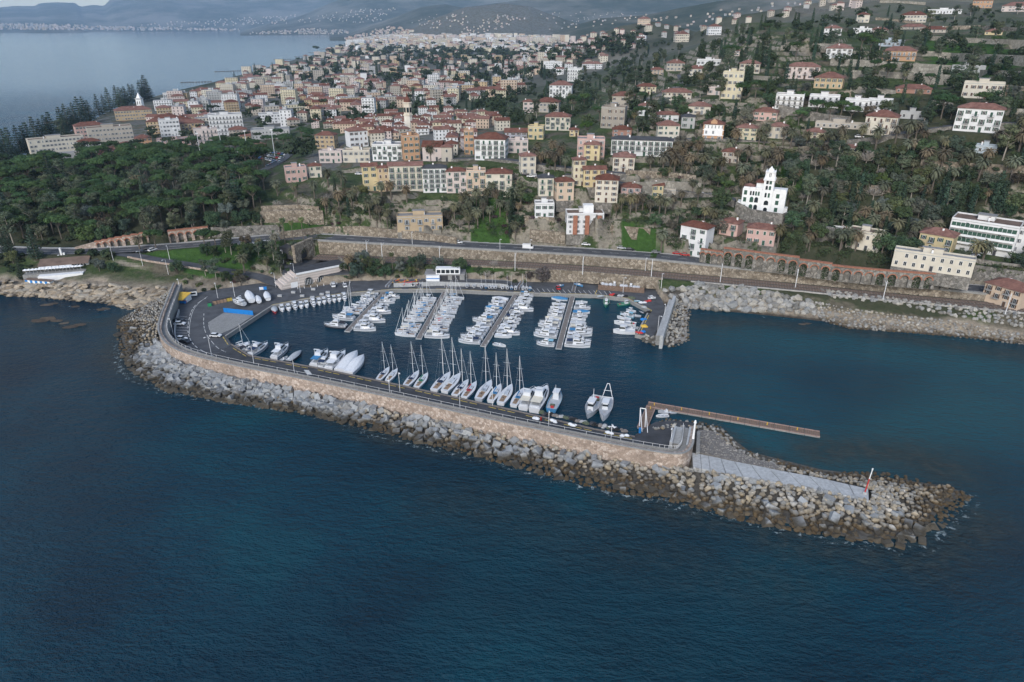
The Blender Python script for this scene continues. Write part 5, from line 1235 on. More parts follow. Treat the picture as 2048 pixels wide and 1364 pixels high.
# white block with brick bays
r=house(1131,1208,418,468,4,'white','terrace','',6,.5,shut=Y_,bal=0,cols=5,label='white and red brick modern block with vertical bays and a roof tower',name='modern_block')
if r:
    t,w_,d,h,wl,rf=r
    for k in range(3):
        m=M(); x=-w_/2+w_*(k+.7)/3.1; m.box(x-1.0,x+1.0,-1.1,-.02,0,h-.4,'brick'); m.build('brick_bay',wl)
    m=M(); m.box(-w_*.05,w_*.22,d*.2,d*.7,h,h+4,'white_paint'); m.build('roof_tower',rf)
    m=M(); m.box(w_*.3,w_*.72,-1.5,d*.6,-3,2.8,'brick'); m.box(w_*.3-.2,w_*.72+.2,-1.7,d*.6+.1,2.8,3.0,'roof_flat'); m.build('annex',wl)
# office block with green window bands
r=house(1891,2015,432,505,4,'white','terrace','',-12,.5,z=18.9,shut=None,cols=2,side=True,label='white three-storey office block with long green window bands at the east edge',name='office_block')
if r:
    t,w_,d,h,wl,rf=r
    for f in range(3):
        m=M(); z=h*(f+1)/4+.6; m.box(-w_/2+.4,w_/2-.6,-1.4,-.03,z-.7,z-.55,'concrete_light'); m.box(-w_/2+.4,w_/2-.6,-1.5,-1.4,z-.7,z+.2,'white_paint'); m.build('balcony',wl)
        m=M(); m.box(-w_/2+.5,w_/2-.7,-.12,-.02,z,z+1.6,'shutter_green'); m.build('window_band',wl)
        for q in range(1,14):
            x=-w_/2+.5+(w_-1.2)*q/14; mm=M().box(x-.06,x+.06,-.2,-.1,z,z+1.6,'white_paint'); mm.build('mullion',wl)
# ornate orange villa
r=house(1403,1445,238,282,3,'orange','hip','',-4,.8,shut=Y_,cols=3,chim=0,label='ornate orange and white three-storey villa with a central gable',name='ornate_villa')
if r:
    t,w_,d,h,wl,rf=r
    for z in (.33,.66):
        m=M().box(-w_/2-.1,w_/2+.1,-.12,-.02,h*z-.1,h*z+.25,'white_paint'); m.build('string_course',wl)
    m=M().box(-w_/2+.6,w_/2-.6,-.06,-.01,h*.34,h-.3,'white_paint'); m.build('white_panel',wl)
    m=M(); m.add([(-1.7,-.2,h),(1.7,-.2,h),(1.7,-.2,h+1.5),(0,-.2,h+2.9),(-1.7,-.2,h+1.5),(-1.7,1.5,h),(1.7,1.5,h),(1.7,1.5,h+1.5),(0,1.5,h+2.9),(-1.7,1.5,h+1.5)],[(0,1,2,3,4),(9,8,7,6,5),(1,6,7,2),(2,7,8,3),(3,8,9,4),(4,9,5,0)],'plaster'); m.build('gable',wl,color=PAL['orange'])
# castle villa
P=at(1519,425); th=math.atan2(P.x,P.y); s=ppm(P.x,P.y,P.z)
cv=thing('castle_villa',P,-th*.9+R(-6),'white castle-like villa with a tall ornate belvedere tower on a stone terrace','villa')
def cbox(nm,x0,x1,y0,y1,z0,z1,mat='white_paint',par=None): return M().box(x0,x1,y0,y1,z0,z1,mat).build(nm,par or cv)
u=1/s
body=cbox('wall',-38*u,44*u,0,9,-7,45*u)
cbox('wing',-46*u,-38*u,2,7,-5,16*u); cbox('terrace_room',44*u,50*u,1,5,-5,12*u)
for a,b in ((-38,0),(20,44)):
    for k in range(3 if a<0 else 2): cbox('parapet',(a+1)*u+ (b-a-2)*u*k/(3 if a<0 else 2)+.1,(a+1)*u+(b-a-2)*u*(k+1)/(3 if a<0 else 2)-.1,-.1,.25,45*u,49*u)
cbox('attic',-14*u,6*u,2,8,45*u,57*u); m=M(); roof_mesh(m,'hip',20*u,6,57*u); o=m.build('roof',cv); o.location=(-4*u,2,0)
m=M(); roof_mesh(m,'hip',20*u,5,47*u,.2); o=m.build('roof',cv); o.location=(-27*u,2.5,0)
tw=cbox('tower',0*u,19*u,-1.2,3.6,-7,66*u)
cbox('tower_cornice',-1.5*u,20.5*u,-1.7,4.1,65*u,68*u,par=tw); cbox('belvedere',2*u,17*u,-.6,3,68*u,80*u,par=tw); cbox('belvedere_cornice',0*u,19*u,-1,3.4,80*u,82*u,par=tw)
for x in (1,9.5,18):
    for y in (-.8,3.2):
        m=M(); m.tube((x*u,y,68*u),(x*u,y,(85 if x!=9.5 else 82)*u),.3,.05,'white_paint',5); m.build('pinnacle',tw)
m=M(); m.tube((9.5*u,1.2,82*u),(9.5*u,1.2,86.5*u),1.5,1.1,'white_paint',8); m.tube((9.5*u,1.2,86.5*u),(9.5*u,1.2,91*u),.8,.12,'white_paint',8); m.build('cupola',tw)
def cw(x,z,w_,h_,par,y=0,arch=True):
    m=M(); r_=w_/2; 
    P_=[(-r_,0)]+[( -r_*math.cos(math.pi*i/6),h_-r_+r_*math.sin(math.pi*i/6)) for i in range(7)]+[(r_,0)] if arch else [(-r_,0),(-r_,h_),(r_,h_),(r_,0)]
    n=len(P_); V=[(p[0],-.06,p[1]) for p in P_]+[(p[0],.02,p[1]) for p in P_]
    m.add(V,[tuple(range(n-1,-1,-1))]+[(i,(i+1)%n,(i+1)%n+n,i+n) for i in range(n)],'shutter_green' if (x*7)%3<1 else 'glass_dark'); o=m.build('window',par); o.location=(x,y,z); return o
for x in (-32,):
    for z in (4,19,33): cw(x*u,z*u,1.4,2.1,body,arch=False)
for z in (4,19): 
    for x in (-19,-10): cw(x*u,z*u,1.7,2.6,body)
for x in (-22,-17,-12,-7): cw(x*u,33*u,.8,2,body)
for z in (4,18,31): cw(29*u,z*u,1.5,2.0,body,arch=False)
for z,n_,w__ in ((3,1,1.8),(17,1,2.0),(32,2,.9),(47,2,1.0),(58,2,1.1)):
    for k in range(n_): cw((9.5+(k-.5)*6*(n_>1))*u,z*u,w__,2.2 if z<40 else 1.9,tw,-1.2)
cw(9.5*u,71*u,.9,2,tw,-.6)
OCC.append((P.x,P.y+4,13)); OCC.append((P.x-4,P.y-8,9))
# church of the old town
r=house(843,886,264,322,2,'pale pink','gable','',-8,1.1,shut=None,cols=2,chim=0,side=False,label='large plain church with a broad red gabled roof in the old town',name='church')
r=house(882,906,283,323,2,'beige','hip','',-8,.8,shut=None,cols=1,chim=0,side=False,label='small beige chapel annex with red roof beside the church',name='chapel')
P=at(818,262); s=ppm(P.x,P.y,P.z); bt=thing('bell_tower',P,R(8),'cream octagonal bell tower with a tiled dome above the old town','bell tower')
u=1/s; 
def rg(r_,z,n=8): return [(r_*math.cos(2*math.pi*(i+.5)/n),r_*math.sin(2*math.pi*(i+.5)/n),z) for i in range(n)]
M().loft([rg(9*u,-8),rg(8.6*u,30*u)],'plaster').build('shaft',bt,color=(.68,.64,.56))
bf=M().loft([rg(10*u,30*u),rg(10*u,32*u),rg(8.2*u,32*u),rg(8.2*u,52*u),rg(9.6*u,53*u),rg(9.6*u,55*u)],'plaster').build('belfry',bt,color=(.64,.58,.48))
M().loft([rg(7.4*u,55*u),rg(6.4*u,60*u),rg(3.4*u,64*u),rg(1.4*u,66*u),rg(1.4*u,70*u),rg(.1*u,73*u)],'roof_tile').build('dome',bt)
for k in range(8):
    a=math.pi*2*(k)/8+0; m=M(); m.box(-.9,.9,-.08,.05,0,3.6,'glass_dark'); o=m.build('belfry_opening',bt); o.location=(7.6*u*math.cos(a),7.6*u*math.sin(a),36*u); o.rotation_euler=(0,0,a+math.pi/2)
P=at(281,222); s=ppm(P.x,P.y,P.z); u=1/s; ct=thing('campanile',P,0,'slim white square campanile by the seafront trees','bell tower')
M().box(-5*u,5*u,0,10*u,-3,22*u,'white_paint').build('shaft',ct); M().box(-6*u,6*u,-1*u,11*u,22*u,24*u,'concrete_light').build('cornice',ct); M().loft([[(x*u,5*u+y*u,24*u) for x,y in ((-4,-4),(4,-4),(4,4),(-4,4))],[(x*u,5*u+y*u,34*u) for x,y in ((-.3,-.3),(.3,-.3),(.3,.3),(-.3,.3))]],'white_paint').build('spire',ct)
for sx in (-2.2,2.2): M().box(sx*u-.5,sx*u+.5,-.07,.02,12*u,18*u,'glass_dark').build('belfry_opening',ct)
# harbour buildings
def base(x,y,z=None):
    if z is None: p=at(x,y); return p
    return Vector(w3(x,y,z))
# striped harbour building with arches
a=Vector(w2(563,580,1.7)); b=Vector(w2(697,552,1.7)); d=b-a; L=d.length; an=math.atan2(d.y,d.x)
sb=thing('striped_harbour_building',(a.x,a.y,1.6),an,'long striped stone harbour building with a dark sloping roof terrace and arched windows','building')
hh=5.6
for k in range(9):
    z0=hh*k/9; m=M(); m.box(max(0,1.2*k-2),L,-.06 if k%2 else 0,9,z0,z0+hh/9-.02,'plaster'); m.build('stone_course',sb,color=(.62,.55,.50) if k%2 else (.50,.44,.40))
m=M(); m.box(8,L,0.2,10,hh,hh+.25,'roof_dark'); rf=m.build('roof',sb); m=M(); m.box(7.6,L+.2,-.3,.25,hh,hh+.75,'white_paint'); m.build('parapet',rf)
m=M(); m.box(L-.3,L,-.2,10,hh,hh+1.6,'wall_grey'); m.build('end_wall',sb)
for fx,w_,h_,mt in ((.40,3.8,3.4,'glass_dark'),(.60,4.8,3.0,'glass_dark'),(.74,4.8,3.0,'glass_dark'),(.92,5.4,3.6,'dark_metal')):
    m=M(); r_=w_/2; P_=[(-r_,0)]+[(-r_*math.cos(math.pi*i/8),h_-r_*.9+r_*.9*math.sin(math.pi*i/8)) for i in range(9)]+[(r_,0)]; n=len(P_)
    V=[(p[0],-.12,p[1]) for p in P_]+[(p[0],.02,p[1]) for p in P_]; m.add(V,[tuple(range(n-1,-1,-1))]+[(i,(i+1)%n,(i+1)%n+n,i+n) for i in range(n)],mt); o=m.build('window' if mt!='dark_metal' else 'gate',sb); o.location=(L*fx,-.06,0.1)
    if mt!='dark_metal':
        for q in range(-2,3): mm=M().box(q*w_/5.2-.07,q*w_/5.2+.07,-.2,-.1,0,h_*.78,'white_paint').build('mullion',o)
m=M().box(0,4,0,3,0,.3,'white_paint'); 
m=M(); m.box(-1.6,1.6,-.12,.0,0,2.6,'white_paint'); o=m.build('door',sb); o.location=(L*.19,-.05,0)
# beach restaurant
P=base(115,562,2.6); br=thing('beach_restaurant',(P.x,P.y,P.z),R(16),'low white beach restaurant with a faded red roof and glazed awnings on the headland','restaurant')
s=ppm(*P); u=1/s
M().box(-32*u,48*u,0,4,-1,2.8,'white_paint').build('terrace_base',br)
M().box(-62*u,50*u,3,8,0,3.0,'concrete').build('terrace',br)
wl=M().box(-30*u,52*u,9,17,2.8,6.0,'white_paint').build('wall',br)
m=M(); m.add([(-38*u,6.5,5.4),(54*u,6.5,5.4),(54*u,12.5,7.4),(-38*u,12.5,7.4),(54*u,19,5.6),(-38*u,19,5.6)],[(0,1,2,3),(3,2,4,5)],'roof_pink' if 'roof_pink' in MATS else 'roof_brown')
m.build('roof',br)
for k in range(5): m=M(); x=-36*u+k*12*u; m.add([(x+.1,4.5,4.6),(x+12*u-.1,4.5,4.6),(x+12*u-.1,8.6,6.05),(x+.1,8.6,6.05)],[(0,1,2,3)],'white_paint'); m.build('awning',br)
for k in range(14): M().box(-28*u+k*5.4*u,-24.5*u+k*5.4*u,8.9,9.0,3.0,5.0,'glass_dark').build('window',wl)
for k in range(16):
    x=-58*u+k*6.5*u; M().tube((x,5.4,3.0),(x,5.4,5.0),.05,mat='white_metal',n=4).tube((x,5.4,4.7),(x,5.4,5.3),1.3,.1,'white_paint',6).build('parasol',br)
for k,(x,h_) in enumerate(((-14,6),(-8,9.5),(-3,7))): M().box(x*u,(x+3.2)*u,18,19,3,h_+1,'white_paint').build('portal_fin',br)
OCC.append((P.x,P.y+8,14))
P=base(77,571,2.0); bh=thing('bathing_huts',(P.x,P.y,P.z),R(-12),'row of blue and white striped bathing huts on the rocks','huts')
for k in range(10): M().box(-6.6+k*1.32,-6.6+(k+1)*1.32-.02,0,2.2,-1,2.3,'blue_paint' if k%2==0 else 'white_paint').build('hut',bh)
M().box(-6.9,7,-.2,2.6,2.31,2.45,'roof_brown').build('roof',bh)
# snack kiosk
P=base(362,605,1.7); kk=thing('kiosk',(P.x,P.y,P.z),R(-8),'small kiosk with yellow awning and red and blue front by the harbour road','kiosk')
M().box(-2.6,2.6,0,4,0,2.6,'white_paint').build('wall',kk); M().box(-2.7,2.7,-.06,-.01,0,1.1,'red_paint').build('counter',kk); m=M(); m.add([(-3,-3,2.2),(3,-3,2.2),(3,4.2,3.1),(-3,4.2,3.1),(-3,-3,2.35),(3,-3,2.35),(3,4.2,3.25),(-3,4.2,3.25)],[(3,2,1,0),(4,5,6,7),(0,1,5,4),(1,2,6,5),(2,3,7,6),(3,0,4,7)],'yellow_paint'); m.build('awning',kk); M().box(-2.6,2.6,-.8,-.2,0,.9,'blue_paint').build('freezer',kk)
P=base(382,594,1.7); kk=thing('van_stall',(P.x,P.y,P.z),R(22),'small white and blue stall with a grey roof behind the yellow kiosk','stall')
M().box(-2.6,2.6,0,2.4,.3,2.4,'white_paint').build('wall',kk); M().box(-2.7,2.7,-.1,2.5,2.42,2.6,'roof_dark').build('roof',kk); M().box(-2.2,2.2,-.05,0,1.1,1.9,'glass_dark').build('hatch',kk)
P=base(527,583,1.9); kk=thing('information_board',(P.x,P.y,P.z),R(10),'blue and white notice board beside the boat yard','notice board'); M().box(-1.6,1.6,0,.1,.8,2.2,'blue_paint').build('panel',kk); M().box(-1.5,.2,-.03,-.01,.9,2.1,'white_paint').build('poster',kk); M().box(-1.6,-1.5,0,.1,0,.8,'steel').box(1.5,1.6,0,.1,0,.8,'steel').build('leg',kk)
# boat club
P=base(890,560,3.4); bc_=thing('boat_club',(P.x,P.y,P.z),R(0),'grey boat club shed with a white glazed upper room above the second pier','building')
M().box(-9,9,0,7,-1,2.6,'concrete').build('wall',bc_); M().box(-9.3,9.3,-.3,7.3,2.6,2.85,'roof_flat').build('roof',bc_); M().box(-4,7,-.3,3.2,2.86,5.6,'white_paint').build('upper_room',bc_)
for k in range(5): M().box(-3.6+k*2.1,-1.9+k*2.1,-.36,-.3,3.4,5.0,'glass_dark').build('window',bc_)
for k in range(3): M().box(-7.5+k*5.4,-4+k*5.4,-.05,0,0,2.2,'dark_metal').build('shutter_door',bc_)
P=base(866,563,3.4); cc=thing('white_container',(P.x,P.y,P.z),R(0),'white container with a blue stripe next to the boat club shed','container'); M().box(-3,3,0,2.4,0,2.6,'white_paint').build('body',cc); M().box(-3.02,3.02,-.03,0,1.2,1.6,'blue_paint').build('stripe',cc)
# fenced enclosure of covered boats
a=Vector(w2(1196,579,1.7)); b=Vector(w2(1288,586,1.7)); d=b-a; L=d.length; an=math.atan2(d.y,d.x)
fe=thing('board_fence',(a.x,a.y,1.6),an,'light brown board fence round the store of covered boats on the east quay','fence')
nb=44
bd=M().box(.02,L/nb-.03,-.05,.05,0,2.4,'plank_wood').mesh('board')
for k in range(nb): o=obj('board',bd,fe,loc=(L*k/nb,0.02*(k%2),0))
for sx in (0,L):
    for k in range(18): o=obj('board',bd,fe,loc=(sx,.4+k*.55,0),rz=R(90))
OCC.append((w2(1240,575,1.6)+(14,)))
P=base(1160,562,2.2); st_=thing('storage_shed',(P.x,P.y,P.z),R(-6),'low grey storage shed under the railway wall above the fourth pier','shed'); M().box(-5,5,0,4,0,2.4,'plank_grey').build('wall',st_); M().box(-5.3,5.3,-.3,4.3,2.4,2.6,'roof_flat').build('roof',st_)

# level the ground under the houses
for X,Y,Z,rz,w_,d_ in FLAT+[(cv.location.x,cv.location.y,cv.location.z,cv.rotation_euler.z,22,10)]:
    r0=math.hypot(X,Y); th0=math.atan2(X,Y); R_=w_+d_+8
    ia,ib=np.searchsorted(TH,[th0-R_/r0,th0+R_/r0]); ja,jb=np.searchsorted(RG,[r0-R_,r0+R_]); ia=max(ia,0)
    if ib<=ia or jb<=ja: continue
    x=XX[ia:ib,ja:jb]-X; y=YY[ia:ib,ja:jb]-Y; lx=x*math.cos(rz)+y*math.sin(rz); ly=-x*math.sin(rz)+y*math.cos(rz)
    dd=np.maximum(np.maximum(np.abs(lx)-w_/2-1.0,-ly-1.8),ly-d_-.6); k=1-sstep(0,3.5,dd); z=ZZ[ia:ib,ja:jb]
    D_,P_,S_=poly_dist(XX[ia:ib,ja:jb],YY[ia:ib,ja:jb],WALL); s_=D_*S_; k=np.where((s_<13.5)&(P_>0)&(P_<len(WALL)-1),0,k)
    z=z*(1-k)+(Z-.05)*k
    fr=np.maximum(np.maximum(np.abs(lx)-w_/2-2.0,-ly-15),ly-d_-1); kc=np.where((s_<13.5)&(P_>0)&(P_<len(WALL)-1),0,1-sstep(0,3,fr)); ZZ[ia:ib,ja:jb]=np.where(z>Z,z*(1-kc)+(Z-.05)*kc,z)
reshape_ground()
# ---------------------------------------------------------------- vegetation
def tufts(m,centres,n,size,mat,seed,up=.35,flat=1.0):
    """n small leaf faces spread through ellipsoids (cx,cy,cz,rx,ry,rz)"""
    g=np.random.RandomState(seed); C=np.array(centres); vol=(C[:,3]*C[:,4]*C[:,5])**.667; w_=vol/vol.sum(); k=g.choice(len(C),n,p=w_)
    u=g.normal(size=(n,3)); u/=np.linalg.norm(u,axis=1)[:,None]; r_=g.uniform(.72,1.03,n)[:,None]
    P=C[k,:3]+u*r_*C[k,3:6]
    nrm=u/C[k,3:6]*C[k,3:6].mean(1)[:,None]+g.normal(size=(n,3))*.45; nrm[:,2]+=up; nrm/=np.linalg.norm(nrm,axis=1)[:,None]
    a=np.cross(nrm,g.normal(size=(n,3))); a/=np.linalg.norm(a,axis=1)[:,None]; b=np.cross(nrm,a)
    s=size*g.uniform(.6,1.3,n)[:,None]
    V=np.stack([P+a*s,P+b*s*.9-a*s*.2,P-a*s*.9,P-b*s*.8+a*s*.1],1).reshape(-1,3); o=len(m.v)
    m.v+=list(map(tuple,V.tolist())); m.f+=[(o+4*i,o+4*i+1,o+4*i+2,o+4*i+3) for i in range(n)]; m.m+=[m.mi(mat)]*n
def mk_tree(kind,seed):
    r_=random.Random(seed); cr=M(); tr=M(); 
    if kind=='umbrella':     # stone pine, height 1 unit = metres at scale 1: 11 m tall
        R_=5.0; C=[]
        for k in range(20):
            a=r_.uniform(0,6.28); q=R_*math.sqrt(r_.random())*.82; C.append((q*math.cos(a),q*math.sin(a),9.4-.055*q*q+r_.uniform(-.3,.5),1.5,1.5,.95))
        tufts(cr,C,2100,.29,'leaf',seed,up=.7)
        tr.tube((0,0,-1),(.3,.2,5.6),.34,.24,'bark',6)
        for k in range(6): a=k*1.05+r_.random(); tr.tube((.3,.2,5.4),(3.2*math.cos(a),3.2*math.sin(a),8.6),.18,.07,'bark',4)
    elif kind=='broad':
        C=[(0,0,5.2,2.2,2.2,2.0)]
        for k in range(15):
            a=r_.uniform(0,6.28); h=r_.uniform(2.6,7.2); q=3.0*math.sqrt(max(0,1-((h-4.8)/3.4)**2)); C.append((q*math.cos(a),q*math.sin(a),h,1.35,1.35,1.15))
        tufts(cr,C,1900,.29,'leaf',seed)
        tr.tube((0,0,-1),(0,0,4.2),.3,.18,'bark',6)
        for k in range(4): a=k*1.6+r_.random(); tr.tube((0,0,2.6),(2*math.cos(a),2*math.sin(a),5.2),.14,.05,'bark',4)
    elif kind=='tall':       # irregular tall pine / eucalyptus
        C=[]
        for k in range(16):
            a=r_.uniform(0,6.28); h=r_.uniform(5,12.5); q=(3.2-.16*abs(h-8.5))*r_.uniform(.3,.9); C.append((q*math.cos(a),q*math.sin(a),h,1.6,1.6,1.0))
        tufts(cr,C,1700,.30,'leaf',seed)
        tr.tube((0,0,-1),(.4,.1,11),.32,.1,'bark_pale',6)
        for k in range(8): a=k*.9; h=4.5+k*.8; tr.tube((.2,0,h),(2.6*math.cos(a),2.6*math.sin(a),h+1.6),.12,.04,'bark_pale',4)
    elif kind=='cypress':
        C=[(r_.uniform(-.12,.12),r_.uniform(-.12,.12),h,(1.25*math.sin(min(1,(h+.6)/3.0)*1.57))*(1-h/12.5)**.5+.18,(1.25*math.sin(min(1,(h+.6)/3.0)*1.57))*(1-h/12.5)**.5+.18,1.2) for h in [.8+i*.9 for i in range(12)]]
        tufts(cr,C,620,.30,'leaf',seed,up=.1); tr.tube((0,0,-1),(0,0,6),.16,.08,'bark',5)
    elif kind=='norfolk':
        C=[]
        for k in range(13):
            h=2+k*1.35; q=3.6*(1-k/13.5)+.3
            for j in range(6): a=j*1.047+k*.5; C+= [(q*.6*math.cos(a),q*.6*math.sin(a),h,q*.5,q*.5,.42)]
        tufts(cr,C,1300,.38,'leaf',seed,up=.6); tr.tube((0,0,-1),(0,0,19),.34,.05,'bark',6)
    elif kind=='palm' or kind=='fanpalm':
        th=7.6 if kind=='palm' else 12.5; rr=3.3 if kind=='palm' else 1.7
        tr.tube((0,0,-1),(.15,.1,th),.38 if kind=='palm' else .24,.34 if kind=='palm' else .18,'bark',7)
        nf=44 if kind=='palm' else 34; mats='leaf'
        for k in range(nf):
            a=k*2.399+r_.random()*.3; e=1.25-1.95*(k/nf)**.8; L=rr*r_.uniform(.9,1.15); p=Vector((.15,.1,th)); dirh=Vector((math.cos(a),math.sin(a),0)); ang=e; pts=[p.copy()]; seg=5
            for s_ in range(seg):
                p=p+(dirh*math.cos(ang)+Vector((0,0,math.sin(ang))))*L/seg*1.15; ang-=.36; pts.append(p.copy())
            side=Vector((-math.sin(a),math.cos(a),0)); V=[];Fc=[]
            wd=[.10,.34,.42,.36,.24,.04] if kind=='palm' else [.05,.12,.3,.55,.5,.1]
            for s_,q in enumerate(pts): V+=[q+side*wd[s_]+Vector((0,0,-.16*wd[s_]/.4)),q+Vector((0,0,.04)),q-side*wd[s_]+Vector((0,0,-.16*wd[s_]/.4))]
            for s_ in range(seg): b=3*s_; Fc+=[(b,b+1,b+4,b+3),(b+1,b+2,b+5,b+4)]
            cr.add(V,Fc,mats)
        sk=M()
        for k in range(16):
            a=k*.4; q=.95*r_.uniform(.6,1.2); sk.add([(.15,.1,th-.2),(q*math.cos(a),q*math.sin(a),th-1.3-r_.random()),(q*math.cos(a+.5),q*math.sin(a+.5),th-1.2-r_.random()*.8)],[(0,1,2)],'dry_frond')
        return cr.mesh('crown'),tr.mesh('trunk'),sk.mesh('dry_frond')
    elif kind=='shrub':
        C=[(r_.uniform(-1.2,1.2),r_.uniform(-1,1),r_.uniform(.3,1.1),.95,.95,.8) for k in range(6)]; tufts(cr,C,300,.27,'leaf',seed); tr.tube((0,0,-.5),(0,0,.8),.1,.05,'bark',4)
    elif kind=='bare':
        tr.tube((0,0,-1),(0,0,2.6),.22,.15,'bark_pale',5)
        for k in range(46):
            a=r_.uniform(0,6.28); e=r_.uniform(.2,1.3); L=r_.uniform(1.8,3.6); p=Vector((0,0,2.2)); q=p+Vector((math.cos(a)*math.cos(e),math.sin(a)*math.cos(e),math.sin(e)))*L; tr.tube(p,q,.07,.02,'bark_pale',3)
            for j in range(3): b=a+r_.uniform(-1,1); f=r_.uniform(.3,1.3); w_=p.lerp(q,r_.uniform(.5,1)); tr.tube(w_,w_+Vector((math.cos(b)*math.cos(f),math.sin(b)*math.cos(f),math.sin(f)))*1.3,.05,.02,'bark_pale',3)
        C=[(0,0,4.2,2.3,2.3,1.6)]; tufts(cr,C,170,.16,'leaf',seed)
    return cr.mesh('crown',False),tr.mesh('trunk'),None
simple('dry_frond',(.20,.155,.10),.95,2,.3)
TV={k:[mk_tree(k,i*31+len(k)) for i in range(n)] for k,n in (('umbrella',5),('broad',5),('tall',4),('cypress',3),('norfolk',2),('palm',4),('fanpalm',2),('shrub',4),('bare',3))}
LC={'umbrella':(.046,.086,.030),'broad':(.046,.074,.034),'tall':(.080,.100,.060),'cypress':(.036,.060,.036),'norfolk':(.032,.055,.036),'palm':(.110,.110,.066),'fanpalm':(.085,.105,.045),'shrub':(.060,.085,.040),'bare':(.24,.22,.21)}
TN={'umbrella':('umbrella_pine','umbrella pine','flat dark crowned umbrella pine'),'broad':('evergreen_tree','tree','round dense evergreen tree'),'tall':('tall_tree','tree','tall loose grey-green tree'),'cypress':('cypress_tree','cypress','slim dark cypress'),'norfolk':('norfolk_pine','pine','tall layered conical pine'),
 'palm':('date_palm','palm','stout date palm with drooping greyish fronds'),'fanpalm':('fan_palm','palm','slim tall fan palm'),'shrub':('garden_shrub','shrub','low rounded garden shrub'),'bare':('bare_tree','tree','pale leafless winter tree')}
TREES=[]
rt_=random.Random(99)
def tree(kind,x,y,z,sc_,region,col=None,occ=None):
    TREES.append((kind,x,y,z,sc_,region,col)); OCC.append((x,y,occ if occ else {'umbrella':3.0,'broad':2.4,'tall':2.4,'cypress':1.0,'norfolk':2.6,'palm':1.9,'fanpalm':1.2,'shrub':1.1,'bare':1.8}[kind]*sc_))
def near_road(x,y):
    for P,hw in ROADLINES:
        b=1e9
        for p in P[::2]:
            d=(p[0]-x)**2+(p[1]-y)**2
            if d<b:b=d
        if b<(hw-1)**2+4: return True
    return False
WALLNP=[(p[0],p[1]) for p in WALL]
def on_rail(x,y):
    d,p_,s_=poly_dist(np.array([x]),np.array([y]),WALLNP); s=float(d[0]*s_[0]); return 0<float(p_[0])<len(WALL)-1 and -12.5<s<12.8
def scatter(poly,n,mixk,region,sc_=(.8,1.15),rmin=1.0,tries=6,seed=1,cond=None):
    r_=random.Random(seed); xs=[p[0] for p in poly];ys=[p[1] for p in poly]; k=0; c=0; NP=poly
    kinds=[a for a,_ in mixk]; ws=[b for _,b in mixk]
    while k<n and c<n*tries:
        c+=1; x=r_.uniform(min(xs),max(xs)); y=r_.uniform(min(ys),max(ys))
        if not bool(inside(np.array([x]),np.array([y]),NP)[0]): continue
        p=at(x,y)
        if p is None or p.z<1.2: continue
        kd=r_.choices(kinds,ws)[0]; s=r_.uniform(*sc_)
        rr={'umbrella':2.7,'broad':2.0,'tall':1.9,'cypress':.7,'norfolk':2.2,'palm':1.4,'fanpalm':.9,'shrub':.8,'bare':1.5}[kd]*s*rmin
        if not free(p.x,p.y,rr): continue
        if near_road(p.x,p.y) or on_rail(p.x,p.y): continue
        tree(kd,p.x,p.y,p.z,s,region); k+=1
    return k
def put(kind,pts,region,s=1.0,col=None):
    for q in pts:
        p=at(q[0],q[1]); yy=q[1]
        while (p is None or p.z<1.2) and yy<q[1]+60: yy+=3; p=at(q[0],yy)
        if p: tree(kind,p.x,p.y,p.z,q[2] if len(q)>2 else s*rt_.uniform(.9,1.1),region,col)
# single trees one can point at
put('umbrella',[(312,498,1.05)],'over the brick arcade by the road'); put('umbrella',[(412,497,.95),(433,499,.8)],'between the two roads')
put('broad',[(355,548,.8),(200,543,.75),(230,545,.6)],'as a clipped clump on the west shore road'); put('shrub',[(190,512,1.8),(210,512,1.8),(225,513,1.6),(158,508,1.5)],'beside the ramp junction')
put('norfolk',[(75,520,.95),(45,560,.55),(15,510,.7),(25,515,.8)],'at the roadside in the far west')
put('fanpalm',[(571,489,1.0),(562,478,.6),(588,488,.85),(608,487,.9),(551,488,.55)],'on the lawn by the road')
put('palm',[(280,500,.9),(490,545,.95),(556,392,.95),(592,395,.9),(630,400,1.0),(657,375,1.0),(683,370,1.0),(690,385,.9)],'west of the terrace row')
put('fanpalm',[(596,410,1.0)],'below the pink flat roofed house')
put('palm',[(783,398,1.0),(814,405,1.0),(740,432,1.0),(760,440,.9),(755,455,.9),(775,450,.9),(720,458,.7)],'west of the tan villa')
put('palm',[(812,318,1.1),(824,318,1.1),(850,320,1.0),(862,322,1.0),(874,320,1.0)],'in front of the church')
put('palm',[(953,415,1.05),(965,425,1.05),(975,410,1.1),(985,395,1.0),(940,430,1.0),(1000,430,.95),(1026,420,1.15),(1020,440,1.0),(1040,400,1.0),(1031,475,1.0),(925,420,.9)],'east of the tan villa')
put('palm',[(1058,345,1.0),(1070,330,1.1),(1082,338,1.1),(1095,335,1.1),(1110,342,1.0),(1120,330,1.0),(1130,345,.9),(1076,315,1.0),(1105,318,1.0),(1125,312,.9)],'east of the square cream house')
put('palm',[(1325,352,1.25),(1340,345,1.35),(1347,352,1.2),(1378,345,1.2),(1402,342,1.1),(1418,345,1.0),(1300,345,1.1),(1362,330,1.0),(1395,320,1.0)],'in the gardens east of the long hotel')
put('palm',[(1242,425,.9),(1260,428,1.0),(1272,425,.9),(1285,420,1.0),(1300,430,.9),(1318,432,1.05),(1330,428,1.0),(1345,420,.9),(1322,500,1.15),(1384,430,.9),(1362,410,.9),(1407,447,.9),(1425,455,.95),(1395,405,.8)],'between the palm street and the road')
put('palm',[(1492,335,1.3),(1528,335,1.2),(1553,340,1.1),(1480,370,1.1),(1575,408,1.0),(1618,402,1.0),(1642,408,1.0),(1560,385,.9),(1590,370,.9),(1595,330,1.0),(1455,320,1.1),(1470,300,1.1)],'around the castle villa')
